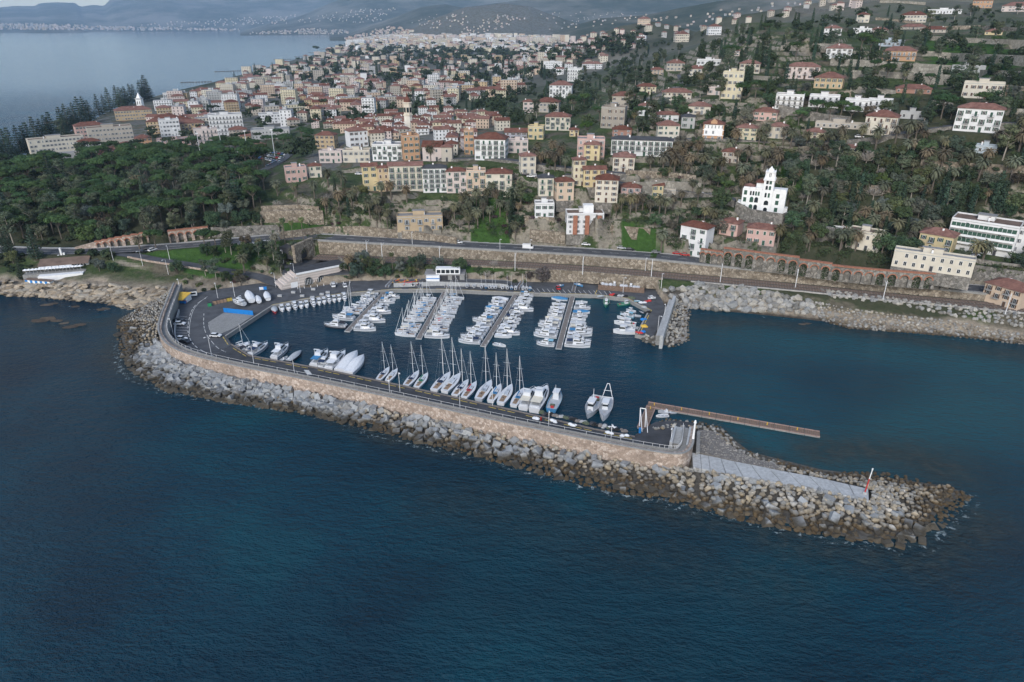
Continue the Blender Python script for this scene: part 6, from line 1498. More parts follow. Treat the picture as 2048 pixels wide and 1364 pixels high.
put('palm',[(1640,348,1.0),(1700,400,1.1),(1762,400,1.1),(1712,420,1.0),(1765,445,1.0),(1810,430,.9),(1750,300,1.2),(1812,290,1.2),(1640,300,1.0),(1845,340,1.1),(1880,345,1.1),(1920,350,1.1),(1955,362,1.2),(1885,310,1.0),(1990,300,1.1),(2035,310,1.2),(2040,280,1.2),(1930,340,1.0),(1970,340,1.0),(2020,360,1.1)],'on the wooded east slope')
put('palm',[(1555,490,1.0),(1618,498,.95),(1612,502,.9),(1680,498,1.1),(1700,500,1.0),(1710,502,1.0),(1750,503,1.05),(1838,480,1.0),(1850,482,1.0),(1870,478,1.0),(1790,478,.9),(1944,530,1.25),(1962,528,1.2),(1948,525,1.0),(2015,500,1.1),(2040,498,1.1),(1725,455,1.0),(1765,465,1.0),(1750,460,.9)],'near the long cream building')
put('palm',[(1480,278,1.1),(1530,285,1.0),(1565,290,1.0),(1580,295,1.0),(1610,300,1.0),(1655,290,1.0),(1680,290,1.0),(1720,290,1.0),(1790,285,1.0),(1830,280,1.0)],'along the upper road')
put('palm',[(700,545,.9),(767,540,.6),(553,500,.9)],'behind the striped harbour building'); put('fanpalm',[(727,548,.7),(786,545,.75)],'in the thicket above the promenade')
put('broad',[(715,556,.95),(770,556,.8),(745,553,.7),(918,548,.95),(815,556,.6),(826,556,.6)],'in the thicket above the promenade')
put('umbrella',[(1175,280,.9)],'as one bright round crown behind the pink block',col=(.045,.095,.022))
put('umbrella',[(1600,215,.9),(1680,235,.95),(1630,240,1.0),(1658,245,1.0),(1700,250,1.0),(1590,118,1.2),(1720,105,1.2),(1740,108,1.1),(1660,60,1.1),(1675,58,1.0),(1695,70,1.1),(1320,80,.8),(1510,200,1.0),(1640,72,1.0)],'standing among the hillside villas')
put('broad',[(1060,560,.55),(1085,565,.9)],'on the slope above the boat park',col=(.10,.085,.08))
put('broad',[(1435,470,1.0),(1310,455,.8),(1440,418,1.25),(985,225,2.0),(960,215,1.7),(620,315,1.9),(590,318,1.8),(600,305,1.5)],'as a big dark round crown')
put('bare',[(1080,560,1.1),(1730,335,1.4),(1745,402,1.3),(1700,395,1.0),(555,418,.9),(655,405,.9),(1630,340,1.0)],'on the open slope')
put('cypress',[(1495,92,1.0),(1500,90,1.0),(1520,60,1.0),(1528,60,1.0),(1440,118,1.3),(1446,120,1.3),(1452,122,1.2),(1500,165,1.2),(1486,190,1.4),(1490,192,1.4),(1494,188,1.3),(1515,135,1.3),(1520,130,1.3),(1526,135,1.3),(1535,130,1.3),(1512,120,1.2),(1640,90,1.1),(1630,92,1.1),(1655,95,1.2),(1620,95,1.1),(1550,160,1.0),(1700,410,1.3),(1712,415,1.3),(1790,420,1.3),(1800,422,1.2),(1870,430,1.4),(1880,435,1.4),(1985,420,1.5),(1995,430,1.5),(2040,170,1.2),(1175,205,1.2),(1190,200,1.3),(1180,215,1.2),(1120,215,1.0)],'in a dark upright clump')
put('cypress',[(1020,475,1.0),(1022,455,1.3),(1024,435,1.3),(1026,415,1.2)],'along the steep garden path',col=(.03,.045,.025))
scatter([(0,345),(40,345),(60,335),(120,322),(240,310),(420,300),(500,300),(548,330),(540,345),(400,352),(250,362),(100,372),(0,385)],190,[('umbrella',9),('broad',1.5)],'in the northern pine wood',(1.0,1.4),.60,seed=2)
scatter([(0,385),(250,362),(400,352),(520,348),(540,372),(520,420),(440,440),(320,458),(200,472),(100,480),(0,482)],260,[('umbrella',6),('broad',4),('tall',2),('cypress',.4),('palm',.2),('norfolk',.25)],'in the southern pine wood',(.8,1.2),.66,seed=3)
scatter([(0,420),(120,420),(200,470),(0,486)],22,[('tall',3),('norfolk',1.2),('broad',2)],'at the south-west corner of the wood',(.8,1.15),.8,seed=4)
scatter([(420,440),(520,425),(525,440),(520,462),(430,466)],30,[('shrub',3),('broad',1)],'at the wood\'s east edge',(.7,1.2),.7,seed=5)
scatter([(0,482),(100,478),(200,470),(320,456),(440,440),(520,425),(520,455),(400,468),(340,474),(200,486),(0,490)],120,[('shrub',5),('broad',1.5),('tall',.8)],'along the lower edge of the wood',(.8,1.5),.7,seed=55)
scatter([(380,508),(440,500),(560,492),(610,520),(560,560),(470,552),(400,525)],44,[('broad',2.4),('tall',1.5),('palm',.5),('shrub',2)],'on the boat yard bank',(.6,.9),.7,seed=6)
scatter([(360,560),(430,545),(520,560),(470,580),(400,590)],16,[('shrub',2),('tall',1),('broad',.6)],'beside the harbour entrance road',(.6,.85),.8,seed=7)
scatter([(0,508),(90,512),(120,535),(0,545)],16,[('shrub',2),('broad',1),('norfolk',.3)],'on the headland west of the restaurant',(.6,.9),.8,seed=8)
scatter([(690,530),(900,532),(900,556),(690,556)],30,[('shrub',2),('broad',1.5),('tall',.3)],'in the thicket above the promenade',(.6,.85),.7,seed=9)
scatter([(950,535),(1130,540),(1110,568),(960,560)],14,[('shrub',3),('bare',.4)],'on the slope above the boat park',(.6,.9),.8,seed=10)
scatter([(0,255),(60,265),(120,240),(150,235),(150,270),(60,300),(0,335)],30,[('norfolk',3),('tall',.6)],'on the seafront',(.85,1.15),.7,seed=11)
put('norfolk',[(20,320,1.1),(45,285,.9),(65,290,1.1),(90,265,.9),(110,262,1.0),(130,262,1.1),(148,225,.9),(165,232,1.15),(175,230,1.15),(200,222,.9),(212,225,.8),(238,205,1.0),(245,205,1.1),(255,203,1.1),(265,202,1.1),(285,198,1.1),(295,195,1.2),(300,196,1.1),(512,152,.9),(470,160,.6),(30,300,1),(78,278,1),(100,262,1),(140,240,1),(155,228,1),(182,224,1),(222,212,1),(250,204,1),(272,201,1),(290,199,1),(8,318,1),(56,290,1)],'in the seafront row')
scatter([(300,270),(640,262),(630,300),(560,320),(540,300),(300,292)],45,[('umbrella',3),('broad',2)],'round the big car park',(.8,1.1),.8,seed=12)
scatter([(640,395),(740,388),(930,398),(1030,398),(1030,470),(880,468),(700,462),(640,440)],120,[('shrub',4),('broad',1.2),('palm',.9),('cypress',.3),('bare',.3)],'below the terrace row',(.65,1.0),.75,seed=13)
scatter([(1030,400),(1130,408),(1250,410),(1350,415),(1440,440),(1440,500),(1340,500),(1200,490),(1030,480)],120,[('shrub',4),('broad',1.3),('palm',.8),('cypress',.2),('tall',.3)],'above the coast road',(.65,1.0),.75,seed=14)
scatter([(1030,320),(1200,320),(1300,320),(1450,330),(1560,350),(1480,410),(1350,380),(1200,345),(1060,350)],80,[('shrub',3),('broad',1.5),('palm',1.2),('cypress',.2),('bare',.3)],'west of the castle villa',(.65,1.0),.75,seed=15)
scatter([(1580,320),(1700,330),(2048,290),(2100,340),(2080,440),(1900,440),(1800,480),(1680,465),(1590,440),(1570,380)],215,[('broad',5),('tall',2),('cypress',1),('palm',.7),('shrub',1.5),('bare',.2)],'in the east slope park',(.75,1.2),.72,seed=16)
scatter([(1560,470),(1680,480),(1800,505),(1940,535),(2048,540),(2048,480),(1900,500),(1700,450)],130,[('shrub',4),('broad',1.2),('palm',.5)],'above the arcade',(.6,.9),.8,seed=17)
scatter([(1290,290),(1500,290),(1900,290),(2060,280),(2060,330),(1500,330),(1290,320)],85,[('shrub',2),('broad',1),('palm',1.5)],'below the upper road',(.65,1.0),.8,seed=18)
scatter([(1150,180),(1300,160),(1500,150),(1750,160),(2060,170),(2060,280),(1700,270),(1400,285),(1180,270),(1140,230)],230,[('broad',4),('tall',1),('cypress',1.2),('palm',.4),('shrub',2),('umbrella',.9)],'amid the hillside villas',(.7,1.1),.8,seed=19)
scatter([(1250,90),(1500,60),(1750,25),(2060,10),(2060,170),(1750,160),(1500,150),(1250,160)],240,[('broad',5),('tall',1),('cypress',1.0),('shrub',1.4),('umbrella',.9)],'high on the hill',(.75,1.2),.85,seed=20)
scatter([(1050,130),(1300,80),(1330,150),(1200,190),(1130,190)],120,[('broad',5),('tall',1),('cypress',.5)],'on the wooded brow',(.8,1.3),.7,seed=21)
scatter([(900,190),(1160,170),(1190,200),(1150,270),(1060,260),(900,225)],90,[('broad',5),('tall',.6),('cypress',1),('umbrella',.4),('palm',.3)],'in the grove behind the church',(.8,1.3),.75,seed=22)
scatter([(1590,440),(1660,440),(1690,470),(1780,460),(1850,500),(1780,520),(1640,520),(1560,505)],230,[('shrub',4),('broad',3),('palm',.6),('cypress',.3)],'on the bank behind the arcade',(.75,1.2),.5,seed=61)
scatter([(1870,395),(2060,390),(2060,445),(1890,440)],60,[('shrub',3),('broad',3),('palm',1.2),('cypress',.6)],'above the white office block',(.8,1.3),.6,seed=63)
scatter([(1900,505),(2060,520),(2060,565),(1930,552)],40,[('shrub',3),('broad',1.5),('palm',1)],'below the white office block',(.7,1.1),.7,seed=62)
# ---------------------------------------------------------------- town on the plain
TOWN=[]
def town_protos():
    out=[]
    for i,(w_,d,st,rf) in enumerate([(12,10,3,'hip'),(16,11,4,'hip'),(10,10,3,'hip'),(22,11,4,'flat'),(14,12,5,'flat'),(18,10,3,'gable'),(26,12,3,'hip'),(11,9,2,'hip'),(13,10,3,'gable'),(20,12,6,'flat')]):
        h=st*3.1; m=M(); m.box(-w_/2,w_/2,-d/2,d/2,-6,h,'plaster'); a=m.mesh('wall'); m=M()
        if rf!='flat':
            roof_mesh(m,rf,w_,d,h); m.v=[(x,y-d/2,z) for x,y,z in m.v]
        else: m.box(-w_/2,w_/2,-d/2,d/2,h,h+.3,'roof_flat'); m.box(-2,3,-1,3,h+.3,h+2.6,'concrete_light'); 
        m.box(w_*.2,w_*.2+.8,0,.8,h+.3,h+3,'white_paint')
        b=m.mesh('roof'); m=M(); n=int(w_/3)
        for sy in (-1,1):
            for f in range(st):
                for k in range(n):
                    x=-w_/2+w_*(k+.5)/n; y=sy*(d/2+.03); m.box(x-.5,x+.5,min(y,y-sy*.08),max(y,y-sy*.08)+.0,f*3.1+.9,f*3.1+2.5,'glass_dark')
                if rf=='flat' or i%3==1: y0=-d/2-1.1 if sy<0 else d/2+.05; m.box(-w_/2+1,w_/2-1,y0,y0+1.05,f*3.1-.1,f*3.1+.1,'concrete_light') if f else None
        for sx in (-1,1):
            for f in range(st):
                for k in range(int(d/3.3)):
                    y=-d/2+d*(k+.5)/int(d/3.3); x=sx*(w_/2+.03); m.box(min(x,x-sx*.08),max(x,x-sx*.08),y-.5,y+.5,f*3.1+.9,f*3.1+2.5,'glass_dark')
        out.append((w_,d,st,rf,a,b,m.mesh('window_openings')))
    return out
TP=town_protos()
def fill_town(poly,n,rnds,region,seed,gap=1.0,protos=None,cols=None,jit=25,sc_=1.0):
    r_=random.Random(seed); xs=[p[0] for p in poly];ys=[p[1] for p in poly]; k=0
    cols=cols or ['white','cream','cream','beige','peach','pale yellow','grey','pale pink','ochre','cream','pale yellow','beige','white']
    for c in range(n*rnds):
        if k>=n: break
        x=r_.uniform(min(xs),max(xs)); y=min(ys)+(max(ys)-min(ys))*r_.random()
        if not bool(inside(np.array([x]),np.array([y]),poly)[0]): continue
        p=at(x,y)
        if p is None or p.z<2: continue
        w_,d,st,rf,*_=TP[r_.choice(protos) if protos else r_.randrange(10)]
        rr=(w_+d)*.25*gap*sc_
        if not free(p.x,p.y,rr): continue
        i=[t for t in range(10) if TP[t][0]==w_ and TP[t][1]==d and TP[t][2]==st][0]
        th=-math.atan2(p.x,p.y)*.5; TOWN.append((p.x,p.y,p.z,i,th+R(r_.choice([0,8,-8,90,12])+r_.uniform(-jit,jit)*.4),r_.choice(cols),region,sc_)); OCC.append((p.x,p.y,rr)); k+=1
    return k
oldp=[(620,255),(700,240),(800,228),(900,226),(1000,238),(1015,262),(950,268),(900,268),(850,275),(760,290),(690,262),(640,266)]
fill_town([(850,262),(945,262),(945,312),(900,318),(905,290),(860,285)],12,60,'east of the church',51,.5,[0,2,7,8],['white','cream','pale pink','peach'],sc_=.72)
fill_town([(745,285),(745,255),(800,262),(806,285)],6,60,'west of the church',52,.5,[0,2,7,8],['white','cream','pale pink'],sc_=.72)
fill_town(oldp,80,40,'round the bell tower',5,.5,[0,2,7,8,5,7],['cream','pale pink','peach','white','pale yellow','white','cream','beige'],sc_=.74)
fill_town([(330,205),(440,175),(620,170),(760,180),(820,215),(640,240),(600,262),(480,225),(420,225),(370,235),(310,250)],125,30,'behind the pine wood',6,.56)
fill_town([(300,245),(420,238),(430,280),(300,268)],18,20,'just north of the wood',8,.6)
fill_town([(440,165),(560,132),(700,128),(860,130),(960,160),(1060,180),(1000,200),(880,215),(760,180),(620,168),(440,178)],210,30,'amid the plain',7,.6)
fill_town([(560,132),(640,112),(700,100),(900,100),(1100,110),(1130,130),(1060,160),(900,130),(700,128)],190,25,'on the far plain',9,.75)
print('near town',len(TOWN))
NT=len(TOWN)
# the far quarters: past the first three hundred
fill_town([(640,110),(700,90),(760,84),(960,82),(1100,92),(1100,112),(900,100),(700,104)],360,20,'far',10,.75,[3,4,9,1],['pale pink','cream','peach','beige','white','pale yellow'],sc_=1.15)
fill_town([(690,92),(760,78),(1000,76),(1150,84),(1000,88),(760,88)],300,20,'far',12,.8,[9,4,3,9],['pale pink','cream','peach','white'],sc_=1.5)
fill_town([(1000,130),(1250,70),(1300,60),(1290,100),(1120,150)],40,12,'far',15,2.4,[7,8,0],['white','cream','pale pink'])
def far_scatter(poly,n,seed,kinds,sc_,gap=1.0,cols=None):
    return fill_town(poly,n,12,'far',seed,gap,kinds,cols or ['beige','grey','pale pink','cream'],40,sc_)
FCOL=['beige','pale pink','grey','cream']
far_scatter([(820,45),(860,30),(930,25),(940,48),(860,60)],44,21,[7,2],.75,.9)
far_scatter([(900,62),(1000,30),(1050,38),(1000,60),(930,72)],60,22,[7,2],.75,.9)
far_scatter([(690,78),(780,52),(830,62),(800,85),(700,88)],200,23,[7,2,0,1],1.1,.8,['pale pink','cream','peach'])
far_scatter([(1060,28),(1200,20),(1330,30),(1300,45),(1100,60)],60,24,[7,2,0],.65,1.2)
far_scatter([(1300,40),(1500,8),(1750,2),(1700,20),(1500,50),(1330,90)],60,25,[7,2,0],.8,2.0)
far_scatter([(1060,90),(1180,70),(1300,60),(1290,100),(1150,120)],50,35,[7,2,0],.9,1.6)
far_scatter([(500,66),(620,58),(700,62),(700,69),(500,69)],160,26,[7,2,0],1.3,1.3,FCOL)
far_scatter([(0,50),(60,48),(200,54),(480,60),(480,62),(0,60)],380,27,[3,4,9,7],1.5,.9,['beige','pale pink','grey','tan'])
far_scatter([(560,48),(700,20),(800,15),(760,45)],90,28,[7,2,0],1.2,1.6,FCOL)
far_scatter([(250,50),(600,30),(560,48),(300,58)],110,29,[7,2,0],1.8,1.8,FCOL)
def merge_town(items,name,label):
    m=M()
    for X,Y,Z,i,rz,c,rg_,s in items:
        w_,d,st,rf=TP[i][:4]; h=st*3.1; cr,sr=math.cos(rz)*s,math.sin(rz)*s
        mt='far_'+c.replace(' ','_')
        if mt not in MATS: simple(mt,PAL[c],.85,.01,.1)
        t=M(); t.box(-w_/2,w_/2,-d/2,d/2,-6,h,mt)
        if rf!='flat': q=M(); roof_mesh(q,rf,w_,d,h); t.add([(x,y-d/2,z) for x,y,z in q.v],q.f,'roof_tile')
        else: t.box(-w_/2,w_/2,-d/2,d/2,h,h+.4,'roof_flat')
        for f in range(st):
            if s<2.0:
                for k in range(int(w_/3.6)):
                    x=-w_/2+w_*(k+.5)/int(w_/3.6); t.add([(x-.6,-d/2-.04,f*3.1+.9),(x+.6,-d/2-.04,f*3.1+.9),(x+.6,-d/2-.04,f*3.1+2.5),(x-.6,-d/2-.04,f*3.1+2.5)],[(0,1,2,3)],'glass_dark')
        o=len(m.v); m.v+=[(X+x*cr-y*sr,Y+x*sr+y*cr,Z+z*s) for x,y,z in t.v]; m.f+=[tuple(j+o for j in f_) for f_ in t.f]; mp=[m.mi(n_) for n_ in t.mats]; m.m+=[mp[j] for j in t.m]
    return tag(m.build(name),label,kind='stuff')
TOWN_I=sorted(TOWN[:NT],key=lambda t:math.hypot(t[0],t[1]))
IND,REST=TOWN_I[:295],TOWN_I[295:]+TOWN[NT:]
merge_town(REST,'distant_town','far pink and cream town blocks spreading along the bay')
def labeller(items,key,desc,where,ordaxis=lambda i:pix(i[0],i[1],i[2])[0]):
    g={}
    for it in items: g.setdefault(key(it),[]).append(it)
    out={}
    for k,l in g.items():
        l.sort(key=ordaxis)
        for n,it in enumerate(l): out[id(it)]=(desc(it),where(it),ordn(n) if len(l)>1 else None)
    return out
ROWN=['nearest','second','third','fourth','fifth','sixth','seventh','eighth']
rows={}
for rg_ in set(t[6] for t in IND):
    l=sorted([t for t in IND if t[6]==rg_],key=lambda t:-pix(*t[:3])[1]); nr=max(1,min(8,len(l)//16))
    for i,t in enumerate(l): rows[id(t)]=min(i*nr//len(l),nr-1)
lab=labeller(IND,lambda t:(t[6],rows[id(t)],t[5],TP[t[3]][3]=='flat'),lambda t:f"{t[5]} {'flat-roofed block' if TP[t[3]][3]=='flat' else 'red-roofed house'}",lambda t:f"{ROWN[rows[id(t)]]} row {t[6]}")
for t in IND:
    X,Y,Z,i,rz,c,rg_,s=t; d_,w__,o_=lab[id(t)]; w_,d,st,rf,a,b,cc=TP[i]
    e=thing('town_house' if rf!='flat' else 'town_block',(X,Y,Z),rz,f"{d_}, {w__}"+(f", {o_} such from the beach" if o_ else ''),'house' if st<4 else 'building','houses of the town on the plain',s)
    e.scale=(s,s,s); wl=obj('wall',a,e,PAL[c]); obj('roof',b,e); tag(obj('window_openings',cc,wl),kind='stuff')
# ---------------------------------------------------------------- trees become objects; the rest of each kind becomes woodland
scatter([(330,200),(640,170),(1000,165),(1060,190),(1000,225),(640,250),(420,262),(330,250)],150,[('broad',5),('umbrella',1.4),('cypress',1.3),('tall',.7)],'between town houses',(.9,1.5),.75,seed=31)
scatter([(470,160),(640,120),(1100,110),(1120,160),(1000,175),(640,170)],330,[('broad',6),('umbrella',1.5),('cypress',1)],'amid the plain',(1.3,2.4),.7,seed=32)
scatter([(620,112),(700,100),(1100,90),(1110,130),(700,125)],200,[('broad',6),('umbrella',1.5)],'far',(2.0,3.4),.6,seed=33)
scatter([(1080,110),(1280,60),(1300,90),(1140,140)],160,[('broad',6),('umbrella',1.5)],'far',(1.4,2.2),.6,seed=34)
by={}
for t in TREES: by.setdefault(t[0],[]).append(t)
def merge_trees(items,name,label):
    m=M(); r_=random.Random(4)
    for kd,X,Y,Z,s,rg_,col in items:
        far=math.hypot(X,Y)>700
        c={'umbrella':(0,0,8.8,4.6,4.6,1.6),'broad':(0,0,4.6,3.9,3.9,3.9),'tall':(0,0,8.5,3.2,3.2,4),'cypress':(0,0,5.5,1.2,1.2,5.6),'norfolk':(0,0,9,2.6,2.6,8),'palm':(0,0,8,3,3,1.4),'shrub':(0,0,.8,1.8,1.8,1)}.get(kd,(0,0,4,2,2,2))
        C=[]
        for k in range(5): C.append((X+s*(c[0]+r_.uniform(-.5,.5)*c[3]),Y+s*(c[1]+r_.uniform(-.5,.5)*c[4]),Z+s*(c[2]+r_.uniform(-.35,.35)*c[5]),s*c[3]*.6,s*c[4]*.6,s*c[5]*.6))
        n=60 if far else 260; tufts(m,C,n,s*(1.15 if far else .6)*(.6 if kd in('cypress','shrub') else 1),'woodland_leaf',r_.randrange(9999))
    if m.v: tag(m.build(name),label,kind='stuff')
def leafm(name,col):
    m,nt,b=newmat(name); n=noise(nt,.05,5,.7); n2=noise(nt,.9,4,.6); c=ramp(nt,n.outputs['Fac'],[(.3,tuple(x*.65 for x in col)),(.5,col),(.72,(col[0]*1.7,col[1]*1.35,col[2]*1.3))]); c=mix(nt,1,c,ramp(nt,n2.outputs['Fac'],[(.3,(.65,)*3),(.7,(1.3,)*3)]),'MULTIPLY')
    nt.links.new(c,b.inputs['Base Color']); b.inputs['Roughness'].default_value=.8; b.inputs['Specular IOR Level'].default_value=.15
leafm('woodland_leaf',(.036,.055,.028)); leafm('scrub_leaf',(.052,.076,.034))
REST_T=[]; TI=[]
for k,l in by.items():
    l=[t for t in l if t[5]!='far']; l.sort(key=lambda t:math.hypot(t[1],t[2])); TI+=l[:298]; REST_T+=l[298:]
REST_T+=[t for t in TREES if t[5]=='far']
print('trees',len(TI),'merged',len(REST_T),{k:len(v) for k,v in by.items()})
merge_trees(REST_T,'woodland','dark evergreen trees spread between and behind the far houses')
T2=[(t[1],t[2],t[3],t) for t in TI]
rows={}
for key in set((t[3][0],t[3][5]) for t in T2):
    l=sorted([t for t in T2 if (t[3][0],t[3][5])==key],key=lambda t:-pix(*t[:3])[1]); nr=max(1,min(8,len(l)//14))
    for i,t in enumerate(l): rows[id(t)]=(min(i*nr//len(l),nr-1),nr)
lab=labeller(T2,lambda t:(t[3][5],t[3][0],rows[id(t)][0]),lambda t:TN[t[3][0]][2],lambda t:(('' if rows[id(t)][1]==1 else ROWN[rows[id(t)][0]]+' rank '+'')+t[3][5]))
rt2=random.Random(8)
for t in T2:
    kd,X,Y,Z,s,rg_,col=t[3]; d_,w__,o_=lab[id(t)]; n_,cat,_=TN[kd]
    short={'palm':'date palm','fanpalm':'slim fan palm','umbrella':'umbrella pine','broad':'round evergreen','tall':'loose tall tree','cypress':'dark cypress','norfolk':'conical pine','shrub':'low shrub','bare':'pale bare tree'}[kd]
    e=thing(n_,(X,Y,Z-.2),rt2.uniform(0,6.28),f"{short} {w__}"+(f", {o_} from west" if o_ else ''),cat,TN[kd][1]+'s '+rg_ ); q=rt2.uniform(.88,1.14); kx,kz=(2.0,1.45) if rg_=='in the seafront row' else ((1.5,1.2) if rg_=='on the seafront' else (1,1)); e.scale=(s*kx*rt2.uniform(.9,1.1),s*kx*rt2.uniform(.9,1.1),s*q*kz)
    c,tr_,sk=TV[kd][rt2.randrange(len(TV[kd]))]; b=LC[kd]; v=rt2.uniform(.75,1.3); h=rt2.uniform(-.12,.12)
    if kd=='palm' and rt2.random()<.35: b=(.125,.105,.070)
    if kd=='broad' and rt2.random()<.5: b=rt2.choice([(.085,.100,.070),(.080,.095,.040),(.085,.072,.050),(.050,.070,.048),(.095,.105,.085),(.060,.095,.030)])
    if kd=='shrub' and rt2.random()<.3: b=rt2.choice([(.07,.09,.03),(.08,.05,.05),(.09,.085,.05)])
    if col: b=col
    obj('crown',c,e,(b[0]*v*(1+h),b[1]*v,b[2]*v*(1-h))); obj('trunk',tr_,e)
    if sk: obj('dry_fronds' if False else 'skirt',sk,e)
# ground cover: tufts over the gardens and slopes
gc=M(); g=random.Random(77); C=[]
for k in range(9000):
    x=g.uniform(520,2080); y=g.uniform(130,510) if g.random()<.75 else g.uniform(330,510)
    p=at(x,y)
    if p is None or p.z<8 or math.hypot(p.x,p.y)>640 or (x<900 and y<380): continue
    if fbm(p.x,p.y,28,2,5)<.42: continue
    if not free(p.x,p.y,-.3) or on_rail(p.x,p.y): continue
    s=g.uniform(.45,1.25); C.append((p.x,p.y,p.z+s*.3,s*1.3,s*1.3,s*.7))
for poly_,n_,s0,s1 in (([(1560,470),(1660,440),(1780,455),(1860,500),(1930,548),(1925,560),(1780,548),(1600,525),(1560,520)],1500,.8,1.6),([(1030,400),(1440,440),(1440,512),(1030,492)],1500,.5,1.3),([(640,395),(1030,398),(1030,480),(880,474),(640,455)],1000,.5,1.2),([(1930,500),(2060,515),(2060,580),(1940,560)],500,.8,1.5)):
    for k in range(n_):
        x=g.uniform(min(p[0] for p in poly_),max(p[0] for p in poly_)); y=g.uniform(min(p[1] for p in poly_),max(p[1] for p in poly_))
        if not bool(inside(np.array([x]),np.array([y]),poly_)[0]): continue
        p=at(x,y)
        if p is None or not free(p.x,p.y,-1.5) or on_rail(p.x,p.y): continue
        if fbm(p.x*1.0,p.y+p.z,14,2,6)<.44: continue
        s=g.uniform(s0,s1); C.append((p.x,p.y,p.z+s*.25,s*1.3,s*1.2,s*.8))
tufts(gc,C,len(C)*16,.30,'scrub_leaf',3); tag(gc.build('undergrowth'),'green scrub and ground cover over the garden terraces',kind='stuff')
print('scrub',len(C))
# ---------------------------------------------------------------- boats
def hull_rings(L,B,fb,fine=2.4,st=.82,n=11):
    rings=[]; 
    for i in range(n):
        t=i/(n-1); x=-L/2+L*t; hw=B/2*(st+(1-st)*math.sin(min(t/.42,1)*1.57))*(1-max(0,(t-.42)/.58)**fine); hw=max(hw,.03); z=fb*(1+.30*t*t)
        rings.append([(x-.0,-hw,z),(x-.02*L*t,-hw*.80,.0),(x-.03*L*t,0,-.35),(x-.02*L*t,hw*.80,.0),(x,hw,z)])
    return rings
def hull_mesh(L,B,fb,mat='paint',**k):
    m=M(); rg_=hull_rings(L,B,fb,**k); m.loft(rg_,mat,cap=False,closed=False); m.add(rg_[0],[(0,1,2,3,4)],mat); return m,rg_
def deck_on(rg_,drop,mat,inset=.06,i0=0,i1=None):
    m=M(); R2=rg_[i0:i1]; V=[];Fc=[]
    for r_ in R2: V+=[(r_[0][0],r_[0][1]*(1-inset),r_[0][2]-drop),(r_[4][0],r_[4][1]*(1-inset),r_[4][2]-drop)]
    for i in range(len(R2)-1): Fc.append((2*i,2*i+1,2*i+3,2*i+2)[::-1])
    m.add(V,Fc,mat); return m
def cabin(m,x0,x1,w0,w1,z0,z1,rake=.4,mat='white_marine'):
    """trapezoid house tapering to the top, raked in front"""
    V=[(x0,-w0/2,z0),(x1,-w1/2,z0),(x1,w1/2,z0),(x0,w0/2,z0),(x0+.1,-w0*.42,z1),(x1-rake,-w1*.42,z1),(x1-rake,w1*.42,z1),(x0+.1,w0*.42,z1)]
    return m.add(V,[(4,5,6,7),(0,1,5,4),(1,2,6,5),(2,3,7,6),(3,0,4,7)],mat)
